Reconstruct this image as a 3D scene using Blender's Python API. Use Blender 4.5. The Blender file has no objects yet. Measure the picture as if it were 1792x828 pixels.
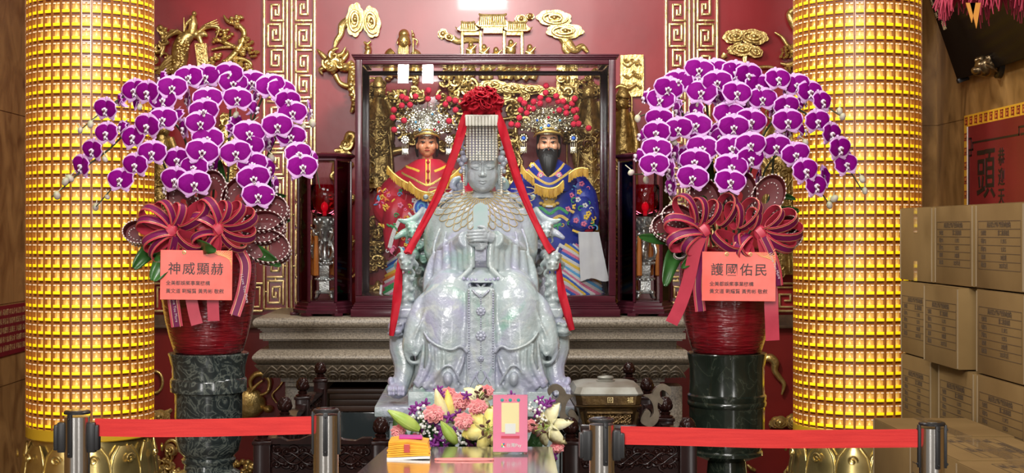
import bpy, bmesh, math, random
from mathutils import Vector, Matrix, Euler
from math import pi, sin, cos, tan, atan2, sqrt, radians
random.seed(7)
SC = bpy.context.scene
COL = SC.collection

# ------------------------------------------------------------------ camera, light, exposure
FOC, CX, HZ, ZC = 2600.0, 829.0, 405.0, 1.40          # focal length in pixels, vanishing point, eye height
cam_d = bpy.data.cameras.new('camera'); cam = bpy.data.objects.new('camera', cam_d); COL.objects.link(cam)
cam.location = (0, 0, ZC); cam.rotation_euler = (pi/2, 0, 0)
cam_d.sensor_fit = 'HORIZONTAL'; cam_d.sensor_width = 36.0; cam_d.lens = 36.0*FOC/1792.0
cam_d.shift_x = (896-CX)/1792.0; cam_d.shift_y = (HZ-414)/1792.0
cam_d.clip_start = 0.05; cam_d.clip_end = 60
SC.camera = cam

world = bpy.data.worlds.new('world'); SC.world = world; world.use_nodes = True
world.node_tree.nodes['Background'].inputs[0].default_value = (1.0, 0.93, 0.84, 1)
world.node_tree.nodes['Background'].inputs[1].default_value = 0.34

SC.view_settings.view_transform = 'Standard'; SC.view_settings.look = 'None'
SC.view_settings.gamma = 1.0; SC.view_settings.use_curve_mapping = False
SC.view_settings.exposure = 0.0

def lamp(name, loc, target, power, sx, sy, colour, spread=180):
    d = bpy.data.lights.new(name, 'AREA'); d.shape = 'RECTANGLE'; d.size = sx; d.size_y = sy
    d.energy = power; d.color = colour; d.spread = radians(spread)
    o = bpy.data.objects.new(name, d); COL.objects.link(o); o.location = loc
    o.rotation_euler = (Vector(target)-Vector(loc)).to_track_quat('-Z', 'Y').to_euler()
    return o
lamp('altar_ceiling_lamp', (0.06, 6.35, 3.02), (0.02, 7.3, 0.9), 46, 0.34, 0.26, (1.0, 0.97, 0.92))
lamp('hall_ceiling_lamp', (-0.72, -0.25, 3.02), (0, 6.0, 1.1), 50, 0.11, 0.21, (1.0, 0.98, 0.95))
lamp('hall_ceiling_lamp', (-0.47, -0.25, 3.02), (0, 6.0, 1.1), 50, 0.11, 0.21, (1.0, 0.98, 0.95))
lamp('front_fill_panel', (0, 0.5, 3.65), (0, 5.6, 1.1), 150, 2.6, 1.3, (1.0, 0.96, 0.91))  # unseen panel added as frontal fill for faces turned to the camera
lamp('side_fill_lamp', (-2.6, -2.5, 1.5), (-0.6, 5.0, 1.0), 60, 0.8, 2.0, (1.0, 0.97, 0.94))  # added pair of unseen side lights, for bright streaks in the steel posts
lamp('side_fill_lamp', (2.6, -2.5, 1.5), (0.6, 5.0, 1.0), 60, 0.8, 2.0, (1.0, 0.97, 0.94))
lamp('overhead_fill_lamp', (-0.9, 4.7, 3.6), (-0.6, 6.6, 1.0), 34, 0.9, 0.5, (1.0, 0.97, 0.93))  # added pair of unseen lights, general fill from above
lamp('overhead_fill_lamp', (0.9, 4.7, 3.6), (0.6, 6.6, 1.0), 34, 0.9, 0.5, (1.0, 0.97, 0.93))

# ------------------------------------------------------------------ helpers
def W(px, py, Y):
    return Vector(((px-CX)*Y/FOC, Y, ZC-(py-HZ)*Y/FOC))
def S(Y): return Y/FOC                                 # metres per photograph pixel at depth Y

def mat(name, col, rough=0.5, metal=0.0, col2=None, scale=6.0, detail=5.0, lo=0.35, hi=0.65, bump=0.0, bscale=40.0,
        coat=0.0, spec=0.5, emit=None, estr=0.0, stretch=(1, 1, 1), sss=0.0, alpha=1.0, aniso=0.0, bstretch=None, distort=0.0, sheen=0.0):
    m = bpy.data.materials.new(name); m.use_nodes = True
    nt = m.node_tree; b = nt.nodes['Principled BSDF']
    def s(k, v):
        if k in b.inputs: b.inputs[k].default_value = v
    c = (col[0], col[1], col[2], 1)
    s('Base Color', c); s('Roughness', rough); s('Metallic', metal); s('Specular IOR Level', spec)
    s('Coat Weight', coat); s('Coat Roughness', 0.06); s('Alpha', alpha); s('Sheen Weight', sheen)
    if sss: s('Subsurface Weight', sss); s('Subsurface Radius', (0.02, 0.02, 0.02)); s('Subsurface Scale', 0.5)
    if emit: s('Emission Color', (*emit, 1)); s('Emission Strength', estr)
    if col2 or bump:
        tc = nt.nodes.new('ShaderNodeTexCoord'); mp = nt.nodes.new('ShaderNodeMapping')
        mp.inputs['Scale'].default_value = stretch
        nt.links.new(tc.outputs['Object'], mp.inputs['Vector'])
    if col2:
        n = nt.nodes.new('ShaderNodeTexNoise'); n.inputs['Scale'].default_value = scale; n.inputs['Detail'].default_value = detail
        n.inputs['Distortion'].default_value = distort
        r = nt.nodes.new('ShaderNodeValToRGB')
        r.color_ramp.elements[0].position = lo; r.color_ramp.elements[0].color = c
        r.color_ramp.elements[1].position = hi; r.color_ramp.elements[1].color = (*col2, 1)
        nt.links.new(mp.outputs[0], n.inputs['Vector']); nt.links.new(n.outputs['Fac'], r.inputs[0])
        nt.links.new(r.outputs[0], b.inputs['Base Color'])
    if bump:
        n2 = nt.nodes.new('ShaderNodeTexNoise'); n2.inputs['Scale'].default_value = bscale; n2.inputs['Detail'].default_value = 3
        if bstretch:
            mp2 = nt.nodes.new('ShaderNodeMapping'); mp2.inputs['Scale'].default_value = bstretch
            nt.links.new(tc.outputs['Object'], mp2.inputs['Vector']); nt.links.new(mp2.outputs[0], n2.inputs['Vector'])
        else: nt.links.new(mp.outputs[0], n2.inputs['Vector'])
        bn = nt.nodes.new('ShaderNodeBump'); bn.inputs['Strength'].default_value = bump; bn.inputs['Distance'].default_value = 0.01
        nt.links.new(n2.outputs['Fac'], bn.inputs['Height']); nt.links.new(bn.outputs[0], b.inputs['Normal'])
    return m

def glass_mat(name, tint=(1, 1, 1), gloss=0.0, refl=0.8):
    m = bpy.data.materials.new(name); m.use_nodes = True; nt = m.node_tree
    for n in list(nt.nodes):
        if n.type != 'OUTPUT_MATERIAL': nt.nodes.remove(n)
    out = [n for n in nt.nodes if n.type == 'OUTPUT_MATERIAL'][0]
    t = nt.nodes.new('ShaderNodeBsdfTransparent'); t.inputs[0].default_value = (*tint, 1)
    g = nt.nodes.new('ShaderNodeBsdfGlossy'); g.inputs['Roughness'].default_value = gloss; g.inputs[0].default_value = (refl, refl, refl, 1)
    f = nt.nodes.new('ShaderNodeFresnel'); f.inputs[0].default_value = 1.36
    x = nt.nodes.new('ShaderNodeMixShader')
    nt.links.new(f.outputs[0], x.inputs[0]); nt.links.new(t.outputs[0], x.inputs[1]); nt.links.new(g.outputs[0], x.inputs[2])
    nt.links.new(x.outputs[0], out.inputs[0])
    return m

class MB:
    """collects shapes; build() links them as one mesh object"""
    def __init__(s): s.v = []; s.f = []; s.m = []; s.mi = 0
    def add(s, vs, fs):
        b = len(s.v); s.v.extend([tuple(p) for p in vs])
        for f in fs: s.f.append([i+b for i in f]); s.m.append(s.mi)
        return s
    def box(s, c, d, rot=None):
        x, y, z = d[0]/2, d[1]/2, d[2]/2
        vs = [Vector(p) for p in ((-x,-y,-z),(x,-y,-z),(x,y,-z),(-x,y,-z),(-x,-y,z),(x,-y,z),(x,y,z),(-x,y,z))]
        if rot is not None:
            R = rot if isinstance(rot, Matrix) else Euler(rot).to_matrix()
            vs = [R @ p for p in vs]
        c = Vector(c)
        return s.add([p+c for p in vs], [(0,3,2,1),(4,5,6,7),(0,1,5,4),(1,2,6,5),(2,3,7,6),(3,0,4,7)])
    def box2(s, a, b):
        return s.box(((a[0]+b[0])/2, (a[1]+b[1])/2, (a[2]+b[2])/2), (abs(b[0]-a[0]), abs(b[1]-a[1]), abs(b[2]-a[2])))
    def bbox(s, c, d, bev=0.003, rot=None):
        """box with chamfered edges"""
        x, y, z = d[0]/2, d[1]/2, d[2]/2
        b = min(bev, x*.9, y*.9, z*.9)
        bm = bmesh.new(); bmesh.ops.create_cube(bm, size=1)
        for v in bm.verts: v.co = Vector((v.co.x*d[0], v.co.y*d[1], v.co.z*d[2]))
        bmesh.ops.bevel(bm, geom=list(bm.edges), offset=b, segments=2, affect='EDGES', profile=0.6)
        M = Matrix.Translation(Vector(c))
        if rot is not None: M = M @ (rot.to_4x4() if isinstance(rot, Matrix) else Euler(rot).to_matrix().to_4x4())
        s.add([M @ v.co for v in bm.verts], [[v.index for v in f.verts] for f in bm.faces]); bm.free()
        return s
    def rings(s, rings, closed=True, cap0=True, cap1=True):
        n = len(rings[0]); fs = []
        for i in range(len(rings)-1):
            for j in range(n if closed else n-1):
                k = (j+1) % n
                fs.append((i*n+j, i*n+k, (i+1)*n+k, (i+1)*n+j))
        if cap0 and closed: fs.append(tuple(reversed(range(n))))
        if cap1 and closed: fs.append(tuple(range((len(rings)-1)*n, len(rings)*n)))
        return s.add([p for r in rings for p in r], fs)
    def lathe(s, prof, c=(0, 0, 0), n=32, cap0=True, cap1=True, sx=1, sy=1, rot0=0):
        """prof = [(r, z)...] bottom to top"""
        c = Vector(c)
        return s.rings([[c+Vector((sx*r*cos(2*pi*j/n+rot0), sy*r*sin(2*pi*j/n+rot0), z)) for j in range(n)] for r, z in prof], True, cap0, cap1)
    def ell(s, c, r, n=12, k=8, rot=None):
        if not hasattr(r, '__len__'): r = (r, r, r)
        R = None if rot is None else (rot if isinstance(rot, Matrix) else Euler(rot).to_matrix())
        c = Vector(c); vs = []; fs = []
        def P(x, y, z):
            p = Vector((x*r[0], y*r[1], z*r[2])); return (R @ p if R is not None else p)+c
        vs.append(P(0, 0, -1))
        for i in range(1, k):
            t = -pi/2+pi*i/k
            for j in range(n): vs.append(P(cos(t)*cos(2*pi*j/n), cos(t)*sin(2*pi*j/n), sin(t)))
        vs.append(P(0, 0, 1))
        for j in range(n):
            fs.append((0, 1+(j+1) % n, 1+j))
            for i in range(k-2):
                a = 1+i*n
                fs.append((a+j, a+(j+1) % n, a+n+(j+1) % n, a+n+j))
            a = 1+(k-2)*n; fs.append((a+j, a+(j+1) % n, len(vs)-1))
        return s.add(vs, fs)
    def tube(s, pts, r, n=8, caps=True, flat=1.0, up=None):
        """round tube along pts; r number or list; flat squashes the section along 'up'"""
        pts = [Vector(p) for p in pts]
        if not hasattr(r, '__len__'): r = [r]*len(pts)
        if len(r) != len(pts): r = [lerp_list(r, i/(len(pts)-1)) for i in range(len(pts))]
        rings = []; prev = Vector(up) if up is not None else None
        for i, p in enumerate(pts):
            t = pts[min(i+1, len(pts)-1)]-pts[max(i-1, 0)]
            if t.length < 1e-9: t = Vector((0, 0, 1))
            t.normalize()
            if prev is None: prev = Vector((0, 0, 1)) if abs(t.z) < .9 else Vector((1, 0, 0))
            u = prev-t*prev.dot(t)
            if u.length < 1e-6: u = t.orthogonal()
            u.normalize(); v = t.cross(u); 
            if up is None: prev = u
            rings.append([p+r[i]*(flat*cos(2*pi*j/n)*u+sin(2*pi*j/n)*v) for j in range(n)])
        return s.rings(rings, True, caps, caps)
    def band(s, pts, w, up, th=0.0015):
        """flat ribbon with thickness: centre pts, half widths w, side directions up"""
        pts = [Vector(p) for p in pts]; N = len(pts)
        if not hasattr(w, '__len__'): w = [w]*N
        ups = up if isinstance(up, list) else [Vector(up)]*N
        rings = []
        for i, p in enumerate(pts):
            t = (pts[min(i+1, N-1)]-pts[max(i-1, 0)]).normalized()
            sd = Vector(ups[i]); sd = (sd-t*sd.dot(t)).normalized(); nn = t.cross(sd)
            rings.append([p+sd*w[i]+nn*th/2, p-sd*w[i]+nn*th/2, p-sd*w[i]-nn*th/2, p+sd*w[i]-nn*th/2])
        return s.rings(rings)
    def prism(s, poly, y0, y1):
        """outline [(x,z)] extruded along Y"""
        n = len(poly)
        vs = [(x, y0, z) for x, z in poly]+[(x, y1, z) for x, z in poly]
        fs = [tuple(range(n)), tuple(reversed(range(n, 2*n)))]+[(i, i+n, (i+1) % n+n, (i+1) % n) for i in range(n)]
        return s.add(vs, fs)
    def prismz(s, poly, z0, z1):
        n = len(poly)
        vs = [(x, y, z0) for x, y in poly]+[(x, y, z1) for x, y in poly]
        fs = [tuple(reversed(range(n))), tuple(range(n, 2*n))]+[(i, (i+1) % n, (i+1) % n+n, i+n) for i in range(n)]
        return s.add(vs, fs)
    def relief(s, poly, y, depth, inset=None, steps=3, back=0.01):
        """carved relief: outline [(x,z)], rounded towards the viewer (-Y)"""
        bm = bmesh.new()
        vs = [bm.verts.new((x, y, z)) for x, z in poly]
        f = bm.faces.new(vs); f.normal_update()
        if f.normal.y > 0: f.normal_flip()
        ext = [Vector(v.co) for v in vs]
        xs = [p[0] for p in poly]; zs = [p[1] for p in poly]
        if inset is None: inset = 0.16*min(max(xs)-min(xs), max(zs)-min(zs))
        prevh = 0
        for k in range(1, steps+1):
            a = k/steps*pi/2; h = depth*sin(a)
            bmesh.ops.inset_region(bm, faces=[f], thickness=inset/steps, depth=h-prevh, use_even_offset=False); prevh = h
        bm.verts.index_update()
        # close the back
        s.add([v.co for v in bm.verts], [[v.index for v in q.verts] for q in bm.faces]); bm.free()
        n = len(poly)
        s.add(ext+[p+Vector((0, back, 0)) for p in ext], [(i, (i+1) % n, (i+1) % n+n, i+n) for i in range(n)]+[tuple(range(n, 2*n))])
        return s
    def xf(s, M, start=0):
        for i in range(start, len(s.v)): s.v[i] = tuple(M @ Vector(s.v[i]))
        return s
    def build(s, name, mats, parent=None, smooth=40, local=False, fix=True):
        """one mesh object; points are in world space (or in the parent's own space with local=True)"""
        me = bpy.data.meshes.new(name)
        xs = [p[0] for p in s.v]; ys = [p[1] for p in s.v]; zs = [p[2] for p in s.v]
        o0 = Vector(((min(xs)+max(xs))/2, (min(ys)+max(ys))/2, min(zs)))
        pl = Vector((0, 0, 0)); q = None if local else parent
        while q is not None: pl += q.location; q = q.parent
        me.from_pydata([(p[0]-o0.x, p[1]-o0.y, p[2]-o0.z) for p in s.v], [], s.f)
        if not isinstance(mats, (list, tuple)): mats = [mats]
        for m in mats: me.materials.append(m)
        if len(mats) > 1: me.polygons.foreach_set('material_index', s.m)
        if fix:
            bm = bmesh.new(); bm.from_mesh(me); bmesh.ops.recalc_face_normals(bm, faces=bm.faces); bm.to_mesh(me); bm.free()
        if smooth:
            me.polygons.foreach_set('use_smooth', [True]*len(me.polygons))
            if smooth < 180: me.set_sharp_from_angle(angle=radians(smooth))
        me.update()
        o = bpy.data.objects.new(name, me); COL.objects.link(o)
        if parent is not None: o.parent = parent
        o.location = o0-pl
        return o

def lerp_list(l, t):
    x = t*(len(l)-1); i = min(int(x), len(l)-2) if len(l) > 1 else 0
    if len(l) == 1: return l[0]
    return l[i]*(1-(x-i))+l[i+1]*(x-i)
def curve(pts, n=8):
    """Catmull-Rom through pts"""
    pts = [Vector(p) for p in pts]; out = []
    for i in range(len(pts)-1):
        p0 = pts[max(i-1, 0)]; p1 = pts[i]; p2 = pts[i+1]; p3 = pts[min(i+2, len(pts)-1)]
        for k in range(n):
            t = k/n
            out.append(0.5*((2*p1)+(p2-p0)*t+(2*p0-5*p1+4*p2-p3)*t*t+(3*p1-3*p2+p3-p0)*t*t*t))
    out.append(pts[-1]); return out
def smooth_poly(pts, n=5):
    """closed Catmull-Rom outline of 2-D points"""
    N = len(pts); out = []
    P = [Vector((p[0], p[1])) for p in pts]
    for i in range(N):
        p0, p1, p2, p3 = P[i-1], P[i], P[(i+1) % N], P[(i+2) % N]
        for k in range(n):
            t = k/n
            q = 0.5*((2*p1)+(p2-p0)*t+(2*p0-5*p1+4*p2-p3)*t*t+(3*p1-3*p2+p3-p0)*t*t*t)
            out.append((q.x, q.y))
    return out
def pxz(pts, Y): return [((x-CX)*Y/FOC, ZC-(y-HZ)*Y/FOC) for x, y in pts]
def spiral(c, r, turns, Y, d=0.0, start=0, n=26, squash=1.0, cw=1):
    return [Vector((c[0]+r*(1-t/n*.88)*cos(start+cw*turns*2*pi*t/n), Y-d*t/n, c[1]+squash*r*(1-t/n*.88)*sin(start+cw*turns*2*pi*t/n))) for t in range(n+1)]

def thing(name, label, cat, loc=(0, 0, 0), group=None, rotz=0):
    o = bpy.data.objects.new(name, None); COL.objects.link(o); o.location = loc; o.rotation_euler = (0, 0, rotz)
    o.empty_display_size = 0.05
    return tag(o, label, cat, group)
def tag(o, label=None, cat=None, group=None, kind=None):
    if label: o['label'] = label
    if cat: o['category'] = cat
    if group: o['group'] = group
    if kind: o['kind'] = kind
    return o
def kids(o): return [c for c in bpy.data.objects if c.parent == o]
def clone(o, parent=None):
    c = o.copy(); COL.objects.link(c)
    if parent is not None: c.parent = parent
    for k in kids(o): clone(k, c)
    return c
FONT = None
def text_mesh(txt, size, mb, M, depth=0.0006, align='CENTER', bold=0.0, sx=1.0):
    """text in the XZ plane of matrix M (facing -Y) added to mb"""
    cu = bpy.data.curves.new('t', 'FONT'); cu.body = txt; cu.size = size; cu.align_x = align; cu.align_y = 'CENTER'
    cu.extrude = depth/2; cu.offset = bold; cu.resolution_u = 2
    if FONT: cu.font = FONT
    o = bpy.data.objects.new('t', cu); COL.objects.link(o)
    dg = bpy.context.evaluated_depsgraph_get(); me = bpy.data.meshes.new_from_object(o.evaluated_get(dg))
    R = M @ Matrix.Rotation(pi/2, 4, 'X') @ Matrix.Diagonal((sx, 1, 1, 1))
    mb.add([R @ v.co for v in me.vertices], [list(p.vertices) for p in me.polygons])
    bpy.data.objects.remove(o); bpy.data.curves.remove(cu); bpy.data.meshes.remove(me)
def remesh(o, voxel, smooth_it=2, decim=None):
    """fuse the pieces of a carved body into one continuous surface"""
    m = o.modifiers.new('r', 'REMESH'); m.mode = 'VOXEL'; m.voxel_size = voxel; m.use_smooth_shade = True
    if smooth_it:
        q = o.modifiers.new('s', 'SMOOTH'); q.factor = 0.5; q.iterations = smooth_it
    dg = bpy.context.evaluated_depsgraph_get(); me = bpy.data.meshes.new_from_object(o.evaluated_get(dg))
    mats = list(o.data.materials); old = o.data
    o.modifiers.clear(); o.data = me; me.materials.clear()
    for k in mats: me.materials.append(k)
    me.polygons.foreach_set('use_smooth', [True]*len(me.polygons))
    bpy.data.meshes.remove(old)
    return o

def sect(mb, secs, n=64, p=2.3):
    """loft of flat sections (y_px, left_px, right_px, Yfront, Yback)"""
    R = []
    for y, xl, xr, yf, yb in secs:
        ym = (yf+yb)/2; c = W((xl+xr)/2, y, yf); hw = (xr-xl)/2*S(ym*.4+yf*.6); hd = (yb-yf)/2
        ring = []
        for j in range(n):
            a = 2*pi*j/n; ca, sa = cos(a), sin(a)
            ring.append(Vector((c.x+hw*math.copysign(abs(ca)**(2/p), ca), ym+hd*math.copysign(abs(sa)**(2/p), sa), c.z)))
        R.append(ring)
    mb.rings(R)
def el(mb, px, py, Y, rx, rd, rz, n=16, k=10, rot=None):
    mb.ell(W(px, py, Y), (rx*S(Y), rd, rz*S(Y)), n, k, rot)
def tb_(mb, pts, r, n=8, sub=6):
    """pts (px,py,Y), radius in pixels"""
    P = curve([W(*p) for p in pts], sub)
    rr = [lerp_list(r, i/(len(P)-1))*S(pts[0][2]) for i in range(len(P))] if hasattr(r, '__len__') else r*S(pts[0][2])
    mb.tube(P, rr, n)
# ------------------------------------------------------------------ materials
M_red = mat('red_lacquer_wall', (0.30, 0.018, 0.024), 0.30, col2=(0.22, 0.012, 0.016), scale=2.5, bump=0.06, bscale=9, coat=0.10, spec=.35)
M_redlow = mat('red_paint_dado', (0.21, 0.010, 0.008), 0.45, col2=(0.15, 0.008, 0.007), scale=3, bump=0.1, bscale=20)
M_marble = mat('brown_marble', (0.36, 0.205, 0.070), 0.28, spec=.25, col2=(0.14, 0.072, 0.021), scale=5.5, detail=10, lo=0.34, hi=0.70, distort=1.6, stretch=(1, 1, .6), bump=0.03, bscale=6)
M_gold = mat('gilded_carving', (0.80, 0.60, 0.24), 0.32, metal=0.8, col2=(0.50, 0.34, 0.10), scale=22, bump=0.35, bscale=70)
M_goldshade = mat('shaded_gilding', (0.52, 0.36, 0.12), 0.38, metal=0.75, col2=(0.22, 0.14, 0.045), scale=26, bump=0.5, bscale=60)  # darker copy of the gilding, shade on the carvings put into its colour
M_goldbar = mat('gilded_moulding', (0.86, 0.68, 0.34), 0.30, metal=0.75, col2=(0.58, 0.42, 0.16), scale=30, bump=0.15, bscale=90)
M_stone = mat('grey_granite', (0.27, 0.23, 0.175), 0.38, col2=(0.11, 0.09, 0.065), scale=130, detail=4, lo=0.38, hi=0.66, bump=0.05, bscale=160)
M_stone2 = mat('carved_granite', (0.20, 0.165, 0.12), 0.5, col2=(0.11, 0.088, 0.06), scale=90, detail=4, bump=0.1, bscale=120)
M_maroon = mat('maroon_lacquered_wood', (0.060, 0.010, 0.018), 0.22, col2=(0.045, 0.008, 0.014), scale=8, stretch=(1, 1, 8), coat=0.12, spec=.35)
M_dark = mat('dark_ebony_wood', (0.016, 0.009, 0.008), 0.25, col2=(0.03, 0.013, 0.010), scale=12, stretch=(1, 1, .15), coat=0.35)
M_brown = mat('brown_wood_boards', (0.040, 0.018, 0.011), 0.4, col2=(0.020, 0.010, 0.007), scale=9, stretch=(.12, 1, 3))
M_floor = mat('granite_floor', (0.13, 0.095, 0.065), 0.25, col2=(0.085, 0.06, 0.04), scale=60)
M_ceil = mat('plain_ceiling', (0.45, 0.40, 0.33), 0.8)
M_glass = glass_mat('clear_case_glass', (0.97, 0.98, 0.98))
M_steel = mat('brushed_steel', (0.62, 0.60, 0.57), 0.22, metal=1.0, col2=(0.52, 0.50, 0.48), scale=60, stretch=(1, 1, .02))
M_mirror = mat('polished_steel', (0.55, 0.55, 0.54), 0.10, metal=1.0)
M_black = mat('black_plastic', (0.012, 0.012, 0.013), 0.35)
M_silver = mat('silver_filigree', (0.72, 0.72, 0.70), 0.28, metal=0.9, col2=(0.42, 0.43, 0.43), scale=60, bump=0.3, bscale=120)

# ------------------------------------------------------------------ the setting
YW = 8.36                                              # back wall
XL, XR = -2.36, 2.20                                   # side walls
def struct(o): o['kind'] = 'structure'; return o
struct(MB().box2((XL-.1, -1.5, -.06), (XR+.1, YW+.1, 0)).build('floor', M_floor, smooth=0))
struct(MB().box2((XL-.1, 2.6, 3.9), (XR+.1, YW+.1, 3.96)).build('ceiling', M_ceil, smooth=0))
struct(MB().box2((XL-.1, YW, .93), (XR+.1, YW+.1, 3.9)).build('wall_back', M_red, smooth=0))
struct(MB().box2((XL-.1, YW-.01, 0), (XR+.1, YW+.1, .872)).build('trim_1', M_redlow, smooth=0))
# marble band between the lacquer and the red dado, with its bull-nosed rail
b = MB(); b.box2((XL-.1, YW-.02, .872), (XR+.1, YW+.1, .93)); b.bbox((-.08, YW-.025, .866), (XR-XL, .05, .018), .006)
struct(b.build('trim_2', mat('brown_stone_band', (0.12, 0.07, 0.04), .35, col2=(.07, .04, .025), scale=20), smooth=30))
b = MB()
for z0, z1 in ((0, .62), (.626, 1.03), (1.036, 2.0), (2.006, 3.05), (3.056, 3.9)):
    for y0, y1 in ((2.6, 4.9), (4.906, 6.6), (6.606, 7.37), (7.376, YW)): b.box2((XL-.1, y0, z0), (XL, y1, z1))
b.box2((XL-.1, 2.6, 0), (XL-.006, YW, 3.9))
struct(b.build('wall_left', M_marble, smooth=0))
YR = 7.06                                              # return wall behind the right pillar
b = MB()
for z0, z1 in ((0, 1.00), (1.004, 1.90), (1.904, 2.9), (2.904, 3.9)):
    for y0, y1 in ((2.6, 4.6), (4.604, 5.86), (5.864, YR)): b.box2((XR, y0, z0), (XR+.1, y1, z1))
b.box2((XR+.004, 2.6, 0), (XR+.1, YR, 3.9))
struct(b.build('wall_right', M_marble, smooth=0))
b = MB()
for z0, z1 in ((0, 1.00), (1.004, 1.90), (1.904, 2.9), (2.904, 3.9)): b.box2((1.80, YR, z0), (XR+.1, YR+.12, z1))
b.box2((1.803, YR+.004, 0), (XR+.1, YW, 3.9))
struct(b.build('wall_right_return', M_marble, smooth=0))

# ---------------- gilded key-fret panels on the back wall
def bar(mb, p, q, w=0.010, d=0.016, Y=YW):
    """one chamfered gilded bar between two points (x,z) on the wall"""
    (x0, z0), (x1, z1) = p, q
    L = sqrt((x1-x0)**2+(z1-z0)**2)+w*.98
    a = atan2(z1-z0, x1-x0)
    mb.bbox(((x0+x1)/2, Y-d/2, (z0+z1)/2), (L, d, w), w*.28, Matrix.Rotation(-a, 3, 'Y'))
def polybar(mb, pts, **k):
    for a, c in zip(pts[:-1], pts[1:]): bar(mb, a, c, **k)
def fret_column(mb, x0, x1, ztop, zbot, flip):
    n = max(1, round((ztop-zbot)/.142)); hh = (ztop-zbot)/n; w = x1-x0
    for i in range(n):
        zt = ztop-i*hh-.008; zb = zt-hh+.022
        m = (i+flip) % 2
        fx = (lambda u: x0+w*u) if not m else (lambda u: x1-w*u)
        fz = (lambda v: zt+(zb-zt)*v) if (i//2+flip) % 2 == 0 else (lambda v: zb+(zt-zb)*v)
        P = lambda u, v: (fx(u), fz(v))
        polybar(mb, [P(1, 0), P(0, 0), P(0, 1), P(.78, 1), P(.78, .28), P(.30, .28), P(.30, .74), P(.52, .74)], w=.0125, d=.018)
        polybar(mb, [P(.52, .74), P(.52, .55)], w=.014, d=.02)
        mb.ell((P(.5, -.07)[0], YW-.008, P(.5, -.07)[1]), .006, 6, 4)
        mb.ell((P(-.13, .5)[0], YW-.008, P(-.13, .5)[1]), .006, 6, 4)
        if i % 2 == 0: bar(mb, P(1, 0), (P(1, 0)[0], P(1, 0)[1]+(hh if fz(1) > fz(0) else -hh)*.9), w=.0125, d=.018)
def fret_panel(xa, xb, label):
    t = thing('key_fret_screen', label, 'wall ornament', ((xa+xb)/2, YW, .95), 'tall key-fret panels')
    x = lambda p: (p-CX)*S(YW)
    zt, zb = 2.86, .965
    fr = MB()
    for p in (xa, xb): bar(fr, (x(p), zt), (x(p), zb), w=.013, d=.028)
    mid = (xa+xb)/2
    for p in (mid-4, mid+4): bar(fr, (x(p), zt), (x(p), zb), w=.012, d=.030)
    bar(fr, (x(xa), zb), (x(xb), zb), w=.013, d=.028)
    t.location = (x(mid), YW, zb)
    fr.build('frame', M_goldbar, t, 30)
    k = MB(); fret_column(k, x(xa+6.5), x(mid-11), zt, zb+.02, 0); k.build('fretwork', M_goldbar, t, 30)
    k = MB(); fret_column(k, x(mid+11), x(xb-6.5), zt, zb+.02, 1); k.build('fretwork', M_goldbar, t, 30)
    return t
fret_panel(463, 551, 'tall gilded key-fret panel on the red wall, left of the glass case')
fret_panel(1165, 1254, 'tall gilded key-fret panel on the red wall, right of the glass case')
def low_fret(xa, xb, label):
    x = lambda p: (p-CX)*S(YW); z = lambda p: ZC-(p-HZ)*S(YW)
    t = thing('key_fret_border', label, 'wall ornament', (x((xa+xb)/2), YW, z(546)), 'low key-fret borders')
    fr = MB()
    for y in (496, 544): bar(fr, (x(xa), z(y)), (x(xb), z(y)), w=.012, d=.026)
    fr.build('frame', M_goldbar, t, 30)
    k = MB(); n = max(1, round((xb-xa)/48)); w = (xb-xa)/n
    for i in range(n):
        a = xa+i*w+4; c = xa+(i+1)*w-4
        P = lambda u, v: (x(a+(c-a)*u), z(503+34*v))
        polybar(k, [P(0, 1), P(0, 0), P(1, 0), P(1, 1), P(.25, 1), P(.25, .36), P(.75, .36), P(.75, .68), P(.5, .68)], w=.010, d=.016)
    k.build('fretwork', M_goldbar, t, 30)
low_fret(272, 459, 'low gilded key-fret border on the wall behind the left flower pot')
low_fret(1258, 1396, 'low gilded key-fret border on the wall behind the right flower pot')
# ------------------------------------------------------------------ glowing blessing-lamp pillars
M_amber = mat('amber_plastic_grid', (0.28, 0.105, 0.020), 0.25, col2=(0.20, 0.07, 0.013), scale=40, coat=.3, emit=(1.0, 0.30, 0.03), estr=0.11)
M_glow = mat('lit_gold_niche', (0.50, 0.26, 0.04), 0.35, col2=(0.70, 0.45, 0.12), scale=60, emit=(1.0, 0.50, 0.09), estr=0.36)
M_buddha = mat('gilt_figurine', (0.95, 0.72, 0.25), 0.30, metal=0.2, emit=(1.0, 0.60, 0.10), estr=0.40)
M_label = mat('lit_yellow_name_tag', (0.95, 0.72, 0.02), 0.35, emit=(1.0, 0.62, 0.0), estr=0.78)
M_slot = mat('dark_brown_slot', (0.10, 0.02, 0.006), 0.5)
M_lidglint = mat('lid_highlight_glow', (0.95, 0.78, 0.58), 0.08, coat=1.0, emit=(1.0, 0.66, 0.38), estr=0.34)  # reflections on the cell covers, put in as pale colour and glow
M_yband = mat('yellow_painted_ring', (0.60, 0.36, 0.02), 0.35)
M_brass = mat('polished_brass', (0.82, 0.65, 0.27), 0.27, metal=.9, col2=(0.62, 0.47, 0.16), scale=10)
NCOL, PR = 40, 0.262
ROWH = 0.0573
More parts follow.
